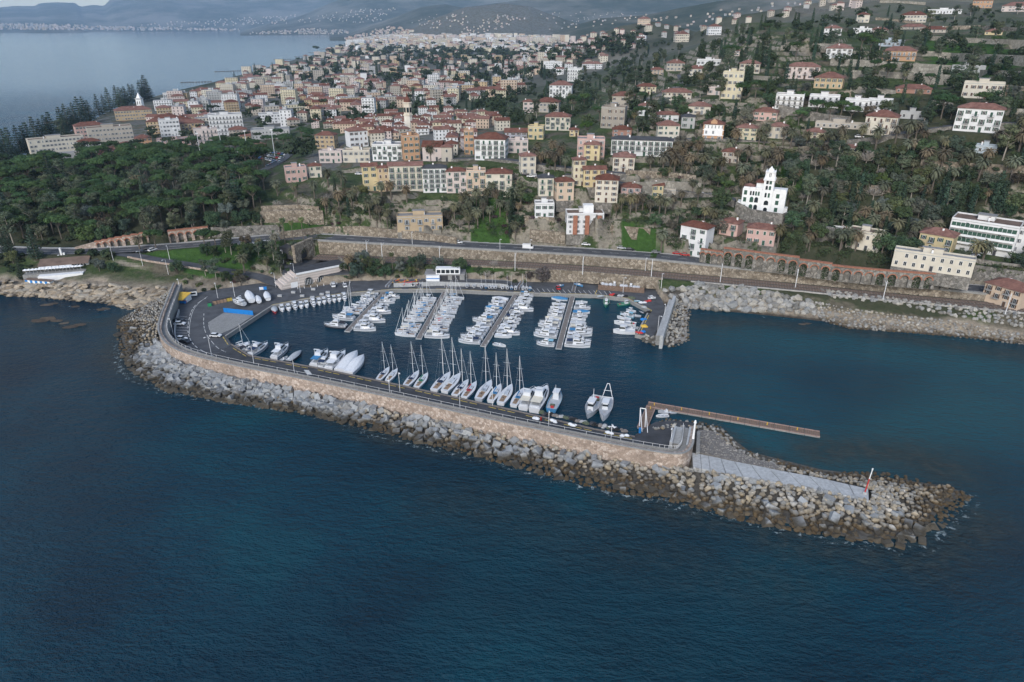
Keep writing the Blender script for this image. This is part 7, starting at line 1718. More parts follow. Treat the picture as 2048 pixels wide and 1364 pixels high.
def build_boat(kind):
    P=[]
    if kind in('cruiser','bigyacht','smallcruiser'):
        L,B,fb={'cruiser':(10,3.3,1.15),'bigyacht':(14,4.3,1.7),'smallcruiser':(6.4,2.4,.8)}[kind]
        m,rg_=hull_mesh(L,B,fb); me=m.mesh('hull'); st=M()
        for s in (0,4):
            V=[];Fc=[]
            for r_ in rg_: y=r_[s][1]*1.012; V+=[(r_[s][0],y,r_[s][2]*.80),(r_[s][0],y*.985,r_[s][2]*.66)]
            for i in range(len(rg_)-1): Fc.append((2*i,2*i+1,2*i+3,2*i+2))
            st.add(V,Fc,'paint')
        P.append(('hull',me,'hull',[('stripe',st.mesh('stripe'),'stripe')]))
        P.append(('deck',deck_on(rg_,.04,'white_marine').mesh('deck'),None,[('cockpit',M().box(-L*.47,-L*.17,-B*.33,B*.33,fb-.03,fb+.02,'deck_grey').box(-L*.47,-L*.43,-B*.34,B*.34,fb,fb+.45,'white_marine').mesh('cockpit'),None)]))
        c=M(); cabin(c,-L*.18,L*.30,B*.78,B*.50,fb+.05,fb+.75*fb+.35,L*.12); h1=fb+.75*fb+.35
        cabin(c,-L*.18,L*.12,B*.62,B*.55,h1,h1+.65*fb+.3,L*.07); wn=M(); z0,z1=h1+.12,h1+.5*fb+.2
        cabin(wn,-L*.15,L*.125,B*.635,B*.565,z0,z1,L*.065,'glass_dark'); z=fb+.35; cabin(wn,-L*.05,L*.27,B*.765,B*.52,z,z+.28*fb,L*.03,'glass_dark')
        P.append(('cabin',c.mesh('cabin'),None,[('windscreen',wn.mesh('windscreen'),None)]))
        r_=M(); 
        for s in (-1,1):
            for i in range(6,10): a=rg_[i][0 if s<0 else 4]; b=rg_[i+1][0 if s<0 else 4]; r_.tube((a[0],a[1]*.95,a[2]+.55),(b[0],b[1]*.95,b[2]+.55),.03,mat='white_metal',n=3).tube((a[0],a[1]*.95,a[2]),(a[0],a[1]*.95,a[2]+.55),.025,mat='white_metal',n=3)
        P.append(('bow_rail',r_.mesh('bow_rail'),None,[]))
        if kind!='smallcruiser':
            f=M(); f.box(-L*.16,L*.02,-B*.28,B*.28,h1+.65*fb+.3,h1+.65*fb+.42,'white_marine'); f.tube((-L*.14,-B*.28,h1+.3),(-L*.17,-B*.26,h1+.65*fb+1.5),.06,mat='white_marine',n=4).tube((-L*.14,B*.28,h1+.3),(-L*.17,B*.26,h1+.65*fb+1.5),.06,mat='white_marine',n=4).box(-L*.19,-L*.15,-B*.28,B*.28,h1+.65*fb+1.45,h1+.65*fb+1.6,'white_marine'); P.append(('radar_arch',f.mesh('radar_arch'),None,[]))
        bi=M(); bi.box(-L*.42,-L*.16,-B*.36,B*.36,fb+1.35,fb+1.42,'cloth').tube((-L*.4,-B*.3,fb),(-L*.4,-B*.3,fb+1.4),.03,mat='white_metal',n=3).tube((-L*.4,B*.3,fb),(-L*.4,B*.3,fb+1.4),.03,mat='white_metal',n=3); P.append(('bimini',bi.mesh('bimini'),'cover',[]))
    elif kind in('open','dinghy','rib'):
        L,B,fb={'open':(5.6,2.1,.65),'dinghy':(3.8,1.5,.45),'rib':(5.5,2.2,.55)}[kind]
        m,rg_=hull_mesh(L,B,fb,fine=2.2); P.append(('hull',m.mesh('hull'),'hull',[]))
        d=deck_on(rg_,.28,'deck_grey',.18); d2=M()
        V=[];Fc=[]
        for r_ in rg_: V+=[(r_[0][0],r_[0][1],r_[0][2]+.01),(r_[0][0],r_[0][1]*.8,r_[0][2]+.02),(r_[4][0],r_[4][1]*.8,r_[4][2]+.02),(r_[4][0],r_[4][1],r_[4][2]+.01)]
        for i in range(len(rg_)-1): b=4*i; Fc+=[(b,b+4,b+5,b+1),(b+2,b+6,b+7,b+3)]
        d2.add(V,Fc,'white_marine'); P.append(('deck',d.mesh('deck'),None,[('gunwale',d2.mesh('gunwale'),None)]))
        t=M(); t.box(-L*.22,-L*.14,-B*.36,B*.36,fb-.2,fb-.05,'white_marine'); t.box(L*.08,L*.15,-B*.33,B*.33,fb-.2,fb-.05,'white_marine'); P.append(('bench',t.mesh('bench'),None,[]))
        if kind!='dinghy':
            c=M(); cabin(c,-L*.05,L*.10,.8,.7,fb-.25,fb+.65,.2); P.append(('console',c.mesh('console'),None,[('windscreen',M().box(-.02,.04,-.35,.35,fb+.65,fb+1.0,'glass_dark').mesh('windscreen'),None)]))
        P.append(('outboard',M().box(-L/2-.42,-L/2-.02,-.2,.2,fb-.1,fb+.45,'dark_metal').box(-L/2-.3,-L/2-.1,-.08,.08,-.5,fb-.1,'dark_metal').mesh('outboard'),None,[]))
    elif kind in('pilot',):      # small fishing style cuddy boat
        L,B,fb=6.0,2.3,.85; m,rg_=hull_mesh(L,B,fb,fine=2.6); P.append(('hull',m.mesh('hull'),'hull',[])); P.append(('deck',deck_on(rg_,.12,'white_marine').mesh('deck'),None,[]))
        c=M(); cabin(c,-L*.05,L*.22,B*.66,B*.55,fb,fb+1.35,.15); c.box(-L*.12,L*.2,-B*.3,B*.3,fb+1.35,fb+1.42,'white_marine'); w_=M(); cabin(w_,-L*.03,L*.225,B*.675,B*.57,fb+.65,fb+1.15,.12,'glass_dark'); P.append(('wheelhouse',c.mesh('wheelhouse'),None,[('window',w_.mesh('window'),None)]))
        P.append(('outboard',M().box(-L/2-.4,-L/2,-.2,.2,fb-.2,fb+.4,'dark_metal').mesh('outboard'),None,[]))
    elif kind in('sail','bigsail'):
        L,B,fb,mh={'sail':(8.6,2.7,.95,11),'bigsail':(12.2,3.7,1.15,15.2)}[kind]; m,rg_=hull_mesh(L,B,fb,fine=1.9,st=.70)
        P.append(('hull',m.mesh('hull'),'hull',[])); P.append(('deck',deck_on(rg_,.02,'white_marine',.02).mesh('deck'),None,[('cockpit',M().box(-L*.44,-L*.14,-B*.20,B*.20,fb-.02,fb+.04,'teak').mesh('cockpit'),None),('helm',M().tube((-L*.34,0,fb),(-L*.34,0,fb+.9),.05,mat='steel',n=4).box(-L*.35,-L*.33,-.45,.45,fb+.75,fb+.85,'dark_metal').mesh('helm'),None)]))
        c=M(); cabin(c,-L*.14,L*.24,B*.50,B*.34,fb,fb+.42,L*.06); w_=M(); cabin(w_,-L*.11,L*.19,B*.51,B*.37,fb+.12,fb+.27,L*.03,'glass_dark'); w_.box(L*.08,L*.12,-.25,.25,fb+.425,fb+.46,'glass_dark'); P.append(('coachroof',c.mesh('coachroof'),None,[('window',w_.mesh('window'),None)]))
        ms=M().tube((L*.08,0,fb+.3),(L*.06,0,fb+mh),.11,.07,'white_metal',5); sp_=M()
        for z in (.38,.68): sp_.tube((L*.07,-B*.32,fb+mh*z),(L*.07,B*.32,fb+mh*z),.04,mat='white_metal',n=3)
        for s in (-1,1): sp_.tube((L*.06,0,fb+mh*.97),(L*.07,s*B*.44,fb+.1),.018,mat='steel',n=3)
        sp_.tube((L*.06,0,fb+mh*.99),(-L*.49,0,fb+.1),.018,mat='steel',n=3); P.append(('mast',ms.mesh('mast'),None,[('rigging',sp_.mesh('rigging'),None)]))
        P.append(('furled_jib',M().tube((L*.47,0,fb*1.3),(L*.07,0,fb+mh*.93),.085,.05,'cloth',4).mesh('furled_jib'),'jib',[]))
        P.append(('boom',M().tube((L*.07,0,fb+1.45),(-L*.32,0,fb+1.35),.08,mat='white_metal',n=4).mesh('boom'),None,[('sail_cover',M().tube((L*.05,0,fb+1.75),(-L*.30,0,fb+1.5),.24,.14,'cloth',6).mesh('sail_cover'),'cover')]))
        P.append(('sprayhood',M().loft([[(-L*.18,-B*.24,fb+.4),(-L*.18,0,fb+.98),(-L*.18,B*.24,fb+.4)],[(-L*.06,-B*.22,fb+.4),(-L*.06,0,fb+.62),(-L*.06,B*.22,fb+.4)]],'cloth').mesh('sprayhood'),'cover',[]))
    elif kind in('covered','bigcovered'):
        L,B,fb=(7,2.5,.8) if kind=='covered' else (12,3.9,1.4); m,rg_=hull_mesh(L,B,fb); P.append(('hull',m.mesh('hull'),'hull',[]))
        c=M(); R2=[]
        for i,r_ in enumerate(rg_):
            t=i/10; hh=(fb*.85)*math.sin(min(1,max(.15,(t+.06)*1.5))*1.57)*(1-max(0,(t-.55)/.45)**1.6)+.06; y=r_[0][1]*1.02; z=r_[0][2]
            R2.append([(r_[0][0],y,z-.12),(r_[0][0],y*.96,z+.08),(r_[0][0],y*.62,z+hh*.72),(r_[0][0],0,z+hh),(r_[0][0],-y*.62,z+hh*.72),(r_[0][0],-y*.96,z+.08),(r_[0][0],-y,z-.12)])
        c.loft(R2,'cloth',closed=False,cap=False); c.add(R2[0],[tuple(range(7))],'cloth'); P.append(('cover',c.mesh('cover'),'cover',[]))
    elif kind in('trawler','fisher'):
        L,B,fb=(13,4.2,1.6) if kind=='trawler' else (10.5,3.5,1.3); m,rg_=hull_mesh(L,B,fb,fine=2.4); P.append(('hull',m.mesh('hull'),'hull',[('rubbing_strake',(lambda q:q)(M().loft([[(r_[0][0],r_[0][1]*1.02,r_[0][2]-.1),(r_[0][0],r_[0][1]*1.02,r_[0][2]+.02),(r_[0][0],r_[0][1]*.97,r_[0][2]+.02)] for r_ in rg_],'paint',cap=False).loft([[(r_[4][0],r_[4][1]*1.02,r_[4][2]-.1),(r_[4][0],r_[4][1]*1.02,r_[4][2]+.02),(r_[4][0],r_[4][1]*.97,r_[4][2]+.02)] for r_ in rg_],'paint',cap=False)).mesh('rubbing_strake'),'stripe')]))
        P.append(('deck',deck_on(rg_,.35,'deck_paint').mesh('deck'),'deck',[]))
        c=M(); x=-L*.12 if kind=='trawler' else L*.02; cabin(c,x,x+L*.24,B*.5,B*.42,fb-.3,fb+2.0,.2); c.box(x-.3,x+L*.23,-B*.26,B*.26,fb+2.0,fb+2.15,'white_marine'); w_=M(); cabin(w_,x+.1,x+L*.243,B*.51,B*.43,fb+1.05,fb+1.6,.15,'glass_dark'); P.append(('wheelhouse',c.mesh('wheelhouse'),None,[('window',w_.mesh('window'),None)]))
        g=M(); 
        if kind=='trawler':
            for s in (-1,1): g.tube((-L*.40,s*B*.42,fb-.2),(-L*.46,s*.35,fb+5),.10,mat='white_metal',n=5)
            g.tube((-L*.46,-.4,fb+5),(-L*.46,.4,fb+5),.10,mat='white_metal',n=5).tube((-L*.42,-B*.3,fb+2.8),(-L*.42,B*.3,fb+2.8),.08,mat='white_metal',n=4); P.append(('gantry',g.mesh('gantry'),None,[]))
        else: g.tube((L*.0,0,fb+2),(0,0,fb+4.6),.08,.05,'white_metal',4); P.append(('mast',g.mesh('mast'),None,[]))
        n_=M(); n_.tube((-L*.30,-B*.15,fb-.15),(-L*.30,B*.2,fb-.15),.45,mat='net',n=7); n_.box(-L*.42,-L*.36,-.5,.4,fb-.35,fb+.1,'red_paint'); n_.box(L*.22,L*.28,-.3,.3,fb-.2,fb+.15,'steel'); P.append(('winch',n_.mesh('winch'),None,[]))
    proto(kind,P); return L
objcol('deck_paint',.6,.8,.15,.3,.05)
BL={k:build_boat(k) for k in('cruiser','bigyacht','smallcruiser','open','dinghy','rib','pilot','sail','bigsail','covered','bigcovered','trawler','fisher')}
KINDN={'cruiser':('motor_cruiser','motor cruiser'),'bigyacht':('motor_yacht','motor yacht'),'smallcruiser':('cabin_boat','small cabin boat'),'open':('open_motorboat','open motorboat'),'dinghy':('dinghy','dinghy'),'rib':('inflatable_boat','inflatable boat'),'pilot':('fishing_boat','small wheelhouse boat'),'sail':('sailing_boat','sailing boat'),'bigsail':('sailing_yacht','sailing yacht'),'covered':('covered_boat','covered boat'),'bigcovered':('covered_yacht','covered motor yacht'),'trawler':('trawler','trawler'),'fisher':('fishing_boat','fishing boat')}
rb_=random.Random(3)
BC={'w':(.67,.69,.71),'n':(.03,.05,.10),'b':(.06,.22,.42),'g':(.05,.22,.13),'s':(.42,.45,.48),'c':(.66,.62,.52),'r':(.40,.05,.06),'l':(.25,.50,.62),'k':(.04,.04,.05)}
def boat(kind,x,y,x2,y2,label,hull='w',cover=None,z=0,sc_=None,group=None,stripe=None,zoff=0):
    """stern pixel to bow pixel"""
    a=Vector(w2(x,y,z+.4));b=Vector(w2(x2,y2,z+.9)); c=(a+b)/2; L=(b-a).length; rz=math.atan2((b-a).y,(b-a).x); s=L/BL[kind] if sc_ is None else sc_
    n,cn=KINDN[kind]; cols={'hull':BC[hull],'cover':BC[cover or 's'],'stripe':BC[stripe or ('n' if hull=='w' else 'w')],'jib':BC[rb_.choice('wws')],'deck':BC['g' if hull=='g' else 's']}
    return spawn(kind,n,(c.x,c.y,z+zoff),rz,label,'boat',group,cols,s)
G2='boats moored stern to along the breakwater road'
boat('sail',466,695,500,683,'small white sailing boat nearest the yellow kerb corner','w','w',group=G2)
boat('smallcruiser',480,707,514,690,'white cabin boat with black seats beside the small sailing boat','w','k',group=G2)
boat('cruiser',500,712,536,687,'white motor cruiser with a navy cover near the quay corner','w','n',group=G2)
boat('cruiser',548,718,577,690,'white flybridge cruiser standing before the grey covered boat','w','w',group=G2)
boat('open',560,722,575,710,'small white open motorboat squeezed beside the grey covered boat','w',group=G2)
boat('bigcovered',576,724,603,702,'dark hulled boat under a long pale blue grey cover','k','s',group=G2)
boat('cruiser',627,734,656,703,'slim cruiser at the west end of the cluster of five','w','b',group=G2)
boat('smallcruiser',641,738,660,715,'little cabin boat, second in the cluster of five','s','n',group=G2)
boat('bigyacht',657,742,691,706,'white motor yacht with open black hatch, middle of the cluster of five','w','w',group=G2)
boat('bigcovered',679,746,715,707,'motor yacht wrapped in white, fourth in the cluster of five','w','w',group=G2)
boat('bigcovered',697,750,728,714,'motor yacht wrapped in white, east end of the cluster of five','w','w',group=G2)
SY=[(757,761,779,734,'n'),(775,763,795,737,'w'),(812,773,838,742,'n'),(833,776,856,746,'g'),(868,783,901,746,'n'),(889,785,921,748,'w'),(909,793,937,760,'n'),(928,797,953,764,'r'),(957,801,983,762,'s'),(981,804,1002,769,'b'),(1001,809,1024,770,'w'),(1027,813,1048,777,'b')]
for i,(x,y,x2,y2,c) in enumerate(SY):
    boat('bigsail',x,y,x2,y2,f"white sailing yacht with {dict(n='navy',w='white',g='green',r='red',s='grey',b='blue')[c]} cover, {ordn(i)} yacht along the breakwater",'s' if i==8 else 'w',c,group=G2)
boat('cruiser',1046,819,1068,780,'cream topped cruiser beside the last sailing yacht','w','c',group=G2)
boat('bigyacht',1068,824,1094,777,'largest white motor yacht in the row along the breakwater','w','c',group=G2)
boat('fisher',1102,823,1119,784,'blue and white fishing boat beside the largest motor yacht','b','b',group=G2,stripe='l')
boat('fisher',1197,797,1174,834,'grey fishing boat west of the white trawler','s','s',group='two trawlers off the breakwater',stripe='w')
boat('trawler',1215,800,1206,839,'white trawler with a tall stern gantry','w','s',group='two trawlers off the breakwater',stripe='w')
boat('rib',1352,823,1316,820,'pale inflatable boat inside the wooden pontoon corner','s','s',stripe='w'); boat('dinghy',1337,830,1312,829,'small white covered dinghy below the inflatable at the wooden pontoon','w')
# on land by the ramp
boat('cruiser',490,613,466,603,'white cruiser on the hard behind the blue fence','w','w',z=1.7,zoff=.9)
boat('bigcovered',506,610,494,585,'tall white wrapped yacht standing on the hard','w','w',z=1.7,zoff=.9,sc_=.95)
boat('covered',519,607,514,594,'low boat under a pale cover on the hard','w','w',z=1.7,zoff=.7)
boat('bigcovered',538,604,531,585,'blunt white covered boat at the east end of the hard','w','w',z=1.7,zoff=.7,sc_=.72)
# row along the left quay
for i,(x,y) in enumerate([(549,619),(564,617),(577,615.5),(590,613),(602,611),(613,609),(627,607),(638,604),(648,602),(658,600),(668,598.5),(678,597),(689,595.5)]):
    k='covered' if i==0 else ('pilot' if i%3 else 'smallcruiser'); boat(k,x-3,y-6,x+3,y+6,f"small white boat moored bow out at the west quay, {ordn(i)} from the ramp",'r' if i==0 else 'w','s',group='small boats along the west quay',sc_=1.05)
# boats on the piers: (centre x, y, kind)
PB={('first','west'):[(668,652,'c','k'),(688,636,'c','w'),(706,624,'t','n'),(708,618,'t','w'),(716,612,'p','w'),(724,606,'o','b'),(732,603,'o','w'),(738,599,'p','w'),(745,594,'k','w'),(752,588,'p','w')],
('first','east'):[(727,658,'c','w'),(742,650,'k','w'),(750,641,'c','w'),(757,632,'k','c'),(764,624,'c','w'),(768,616,'p','w'),(773,610,'o','w'),(777,604,'k','w'),(782,599,'p','w'),(787,594,'k','w')],
('second','west'):[(808,669,'s','w'),(816,662,'s','w'),(817,656,'s','b'),(822,650,'s','w'),(834,640,'s','w'),(836,634,'s','b'),(842,626,'s','b'),(844,620,'s','w'),(849,614,'s','b'),(853,608,'s','w'),(858,603,'s','w'),(867,598,'p','w')],
('second','east'):[(871,672,'c','w'),(879,658,'s','n'),(885,651,'s','w'),(888,645,'s','r'),(891,639,'s','w'),(895,633,'s','b'),(901,625,'s','w'),(905,619,'s','w'),(908,613,'s','w'),(912,607,'s','n'),(915,602,'s','w'),(919,597,'s','w')],
('third','west'):[(938,683,'c','n'),(948,675,'c','w'),(953,668,'k','w'),(956,661,'c','w'),(961,655,'p','w'),(963,648,'k','w'),(967,641,'c','w'),(975,635,'k','w'),(979,629,'p','w'),(981,622,'k','w'),(986,616,'v','b'),(991,611,'k','w'),(996,604,'p','w'),(999,598,'v','w')],
('third','east'):[(1009,672,'p','n'),(1013,665,'c','w'),(1017,658,'k','w'),(1020,652,'p','w'),(1024,645,'k','w'),(1028,638,'k','w'),(1033,632,'p','k'),(1037,625,'k','w'),(1042,618,'c','w'),(1045,611,'k','w'),(1049,604,'p','w'),(1051,598,'p','w'),(1053,591,'k','w')],
('fourth','west'):[(1090,688,'k','l'),(1091,671,'c','w'),(1093,664,'c','w'),(1099,652,'c','w'),(1101,646,'c','w'),(1107,637,'v','w'),(1109,631,'k','w'),(1113,623,'k','w'),(1115,616,'p','w'),(1119,609,'p','w'),(1124,598,'v','w')],
('fourth','east'):[(1150,690,'c','n'),(1154,683,'c','w'),(1155,675,'k','w'),(1157,668,'c','w'),(1158,660,'c','w'),(1160,653,'v','w'),(1161,646,'v','s'),(1162,640,'p','w'),(1163,632,'k','w'),(1163,624,'v','b'),(1166,616,'k','w'),(1168,604,'o','w')]}
SH={'c':'cruiser','k':'smallcruiser','p':'pilot','o':'open','s':'sail','v':'covered','t':'sail'}
CNAME={'w':'white','n':'navy trimmed','b':'blue covered','k':'dark hulled','c':'cream','r':'red covered','s':'grey covered','l':'pale blue covered'}
for (nm,sd),l in PB.items():
    Ad,Bd=[(a,b) for a,b,n_ in PIERD if n_==nm][0]; d=(Bd-Ad).normalized(); perp=Vector((-d.y,d.x)); 
    if (perp.x<0)!=(sd=='west'): perp=-perp
    for i,(x,y,k,c) in enumerate(l):
        kk=SH[k]; L=BL[kk]; p=Vector(w2(x,y,.5)); t=(p-Ad).dot(d); s={'c':.93,'k':1.05,'p':1.08,'o':1.0,'s':.93,'v':1.0,'t':1.0}[k]*rb_.uniform(.93,1.06)
        ctr=Ad+d*t+perp*(1.3+L*s/2+.5); bowout= k!='s' or i%3!=1
        rz=math.atan2(perp.y,perp.x)+(0 if bowout else math.pi)+R(rb_.uniform(-4,4)); n,cn=KINDN[kk]
        hull='w' if c in 'wbrsl' or (c=='n') else c; cols={'hull':BC[hull],'cover':BC[c if c!='c' else 's'],'stripe':BC['n' if hull!='k' else 'w'],'jib':BC['w'],'deck':BC['s']}
        if c=='w' and rb_.random()<.5: cols['cover']=BC[rb_.choice('bnwsc')]
        e=spawn(kk,n,(ctr.x,ctr.y,0),rz,f"{CNAME[c]} {cn}, {ordn(i)} from outer end, {sd} side of {nm} pier",'boat','boats along the floating piers',cols,s)
boat('open',987,687,1012,690,'small white tender adrift off the end of the third pier','w')
FB=[('pilot',1270,665,1226,661,'white launch nearest the mouth on the east basin','w'),('rib',1278,656,1250,655,'grey skiff behind the white launch in the east basin','s'),('fisher',1272,650,1228,643,'white fishing boat with a long canopy in the east basin','w'),('pilot',1262,641,1234,632,'white skiff with light blue hood in the east basin','w'),('smallcruiser',1268,634,1240,626,'boat with pale blue shelter in the east basin','l'),('open',1282,632,1262,628,'open boat nearest the mole quay','s'),('pilot',1272,624,1252,617,'small grey pilot boat, highest in the east basin','s'),('dinghy',1288,626,1278,619,'dark dinghy against the mole quay','k'),
 ('fisher',1213,600,1212,612,'green hulled fishing boat moored bow out','g'),('fisher',1236,610,1262,604,'green rowing style fishing boat by the quay bend','g')]
for k,x,y,x2,y2,lb,c in FB: boat(k,x,y,x2,y2,lb,c,'s' if c!='l' else 'l',group='working boats of the east basin',stripe='w')
# boats stored in the fenced enclosure and on the rear quay
for i,(x,y,k,c) in enumerate([(1206,569,'covered','w'),(1213,572,'covered','w'),(1222,571,'covered','w'),(1229,572,'smallcruiser','w'),(1244,574,'covered','w'),(1252,575,'covered','w'),(1262,576,'smallcruiser','w'),(1269,577,'covered','w'),(1276,578,'covered','w')]):
    boat(k,x,y-6,x-1,y+5,f"{'covered' if k=='covered' else 'cabin'} boat on its trailer, {ordn(i)} from the west inside the board fence",'w',c,z=1.7,zoff=.5,sc_=.8,group='boats stored inside the board fence')
for i,(x,y,c) in enumerate([(934,570,'s'),(948,570,'g'),(963,571,'s'),(972,571,'b'),(979,571.5,'w'),(985,572,'s'),(991,572,'s'),(1005,572.5,'w'),(1015,573,'s'),(1023,573.5,'b'),(1031,574,'w'),(1046,574,'w'),(1053,574.5,'s'),(1060,575,'b')]):
    e=boat('dinghy',x,y+4,x,y-5,f"sailing dinghy stored ashore, {ordn(i)} from the boat club",c if c!='g' else 'w','s',z=2.4,zoff=0,sc_=1.0,group='dinghies on the boat park')
    if i%3!=1: M().tube((.3,0,.3),(.3,.2,6.6),.06,.04,'white_metal',4).build('mast',e)
for i,(x,y,x2,y2,k,c,lb) in enumerate([(826,572,832,562,'dinghy','w','white dinghy on the shore left of two dark ones'),(838,571,840,560,'dinghy','n','navy dinghy beside the kayak rack'),(1150,568,1166,571,'open','b','blue open boat in the yard corner'),(1158,561,1176,558,'open','w','white hull under the storage shed'),(1180,562,1198,561,'open','l','pale blue boat against the fence'),(1112,573,1128,569,'open','b','boat under a bright blue tarpaulin'),(1195,593,1208,590,'covered','s','grey covered boat on the east quay edge'),(1268,602,1280,600,'open','l','turquoise skiff on the quay bend'),(1296,597,1312,594,'smallcruiser','w','white cabin boat on land beside the mole road')]):
    boat(k,x,y,x2,y2,lb,c,'b' if 'tarp' in lb else 's',z=1.9,zoff=.3,stripe='w')
kr=thing('kayak_rack',w3(812,566,2.6),0,'pile of red yellow and blue kayaks on the shore under the trees','kayaks')
KC=[(.62,.10,.05),(.70,.45,.05),(.65,.25,.04),(.06,.20,.50),(.70,.60,.10),(.55,.06,.06)]
kyk=M(); kyk.loft([[( x,-w_,z),(x,-w_*.7,z-.16),(x,w_*.7,z-.16),(x,w_,z),(x,0,z+.12)] for x,w_,z in ((-2,.03,.08),(-1.2,.26,0),(0,.34,0),(1.2,.26,0),(2,.03,.08))],'paint'); kyk=kyk.mesh('kayak')
for i in range(26):
    o=obj('kayak',kyk,kr,KC[i%6]); o.location=(-5.5+i*.46,rnd.uniform(-1.6,1.6),.3+.25*(i%3)); o.rotation_euler=(rnd.uniform(-.4,.4),rnd.uniform(-.3,.3),R(60)+rnd.uniform(-.9,.9))
# ---------------------------------------------------------------- cars
def car_protos():
    m=M(); 
    prof=[(-2.1,.35),(-2.15,.8),(-1.95,.95),(1.0,.92),(1.95,.78),(2.15,.6),(2.15,.35)]
    m.loft([[(x,-.84,z) for x,z in prof],[(x,-.86,z) for x,z in prof],[(x,.86,z) for x,z in prof]],'paint'); b=m.mesh('body')
    m=M(); V=[(-1.75,-.78,.93),(1.05,-.78,.91),(1.05,.78,.91),(-1.75,.78,.93),(-1.35,-.62,1.42),(.35,-.62,1.42),(.35,.62,1.42),(-1.35,.62,1.42)]
    m.add(V,[(0,1,5,4),(1,2,6,5),(2,3,7,6),(3,0,4,7)],'glass_dark'); g=m.mesh('windows_glass'); m=M().box(-1.38,.38,-.64,.64,1.42,1.46,'paint'); r_=m.mesh('roof')
    wh=[('wheel',M().tube((x,y-.1,.32),(x,y+.1,.32),.32,mat='rubber',n=8).mesh('wheel'),None,[]) for x in (-1.3,1.3) for y in (-.78,.78)]
    proto('car',[('body',b,'hull',[]),('cabin_glass',g,None,[]),('roof',r_,'hull',[])]+wh)
    m=M().box(-2.6,1.4,-.95,.95,.4,2.4,'paint').box(1.4,2.6,-.93,.93,.4,1.5,'paint'); w_=M(); w_.add([(1.41,-.9,1.5),(2.2,-.9,1.5),(2.2,.9,1.5),(1.41,.9,1.5),(1.41,-.9,2.3),(1.41,.9,2.3)],[(1,2,5,4),(0,1,4),(3,5,2)],'glass_dark')
    proto('van',[('body',m.mesh('body'),'hull',[]),('windscreen',w_.mesh('windscreen'),None,[])]+wh)
car_protos()
CC={'white':(.72,.73,.74),'silver':(.42,.44,.46),'black':(.02,.02,.025),'red':(.42,.03,.03),'blue':(.05,.12,.28),'grey':(.18,.19,.20)}
def car(x,y,rz,c,label,z=None,kind='car',group=None,cat='car'):
    if z is None: p=at(x,y)
    else: p=Vector(w3(x,y,z))
    if p is None: return
    spawn(kind,'parked_car' if kind=='car' else 'camper_van',(p.x,p.y,p.z+.14),rz,label,cat,group,{'hull':CC[c]})
def road_dir(x,y,z=None):
    p=at(x,y); b=1e9;r_=0
    for a,q in zip(road[:-1],road[1:]):
        d=(a[0]-p.x)**2+(a[1]-p.y)**2
        if d<b: b=d;r_=math.atan2(q[1]-a[1],q[0]-a[0])
    return r_
for x,y,c,lb,k in [(917,487,'white','white car driving on the coast road east of the tan villa','car'),(1056,498,'white','white lorry like van on the coast road above the yacht basin','van'),(1243,498,'silver','silver car parked at the garden side of the coast road','car'),(1260,501,'black','dark car behind the parked silver one on the coast road','car'),(1312,507,'grey','grey car on the coast road before the tall white house','car'),(1354,509,'red','red car at the west corner of the tall white house','car'),(1370,512,'red','longer red car in front of the tall white house door','car'),(1451,528,'white','white car under the first arches','car'),(1172,491,'white','white car below the brick and white block','car'),(1820,575,'black','black car driving near the east arches','car'),(1712,562,'white','white car driving by the middle arches','car')]:
    car(x,y,road_dir(x,y),c,lb,kind=k)
for x,y,c,lb,k in [(292,504,'black','black car parked by the junction at the umbrella pine','car'),(306,502,'white','white car parked by the junction at the umbrella pine','car'),(485,490,'silver','silver car on the western road bend','car'),(500,489,'white','white car following on the western road bend','car'),(537,491,'white','white camper parked on the road bend by the fan palms','van')]: car(x,y,R(60) if x<310 else R(15),c,lb,kind=k)
for i,(x,y,c,z) in enumerate([(358,643,'black',1.7),(360,650,'white',1.7),(364,680,'white',1.7),(371,686,'black',1.7),(668,573,'white',1.7),(690,573.5,'white',1.7),(1116,578,'red',1.7),(432,674,'white',1.6)]):
    car(x,y,R([0,0,-14,-20,100,110,95,-5][i]),c,['black car in the curved lower car park','white car below the black one in the curved car park','white car at the narrow end of the curved car park','last black car in the curved car park','small white car on the quay beside the striped building','second white car on the quay, nearer the first pier','red car on the rear quay bays','white car at the corner of the yellow quay kerb'][i],z=z)
n_=0
for row,(x0,y0,x1,y1,n) in enumerate([(500,312,560,326,12),(505,306,568,319,12),(515,300,572,311,11),(446,302,496,306,7),(538,334,556,324,6)]):
    for i in range(n):
        t=i/(n-1); x=x0+(x1-x0)*t; y=y0+(y1-y0)*t
        car(x,y,R(75 if row<4 else 40),rt2.choice(['white','white','silver','black','grey','blue']) if (row+i)%5 else 'red',f"parked car, {ordn(i)} from the west in the {ORD[row]} row of the big car park",group='cars in the big car park')
for i,(x,y) in enumerate([(4,352),(10,348),(16,344),(6,340),(2,336),(14,336)]): car(x,y,R(30),['white','silver'][i%2],f"car at the seafront corner, {ordn(i)} of the cluster",group='cars at the seafront corner')
for i,(x,y) in enumerate([(1052,352),(1062,355),(1072,354),(1290,386),(1302,388),(1347,385),(1372,387),(1405,391),(737,352),(718,350),(1935,510),(1948,512),(1780,475),(1565,276),(1625,283),(1718,276)]):
    car(x,y,R(-12),['black','white','silver','white','black','white','black','white'][i%8],f"car parked on the hill streets, {ordn(i)} counted roughly downhill to uphill",group='cars on the hill streets')
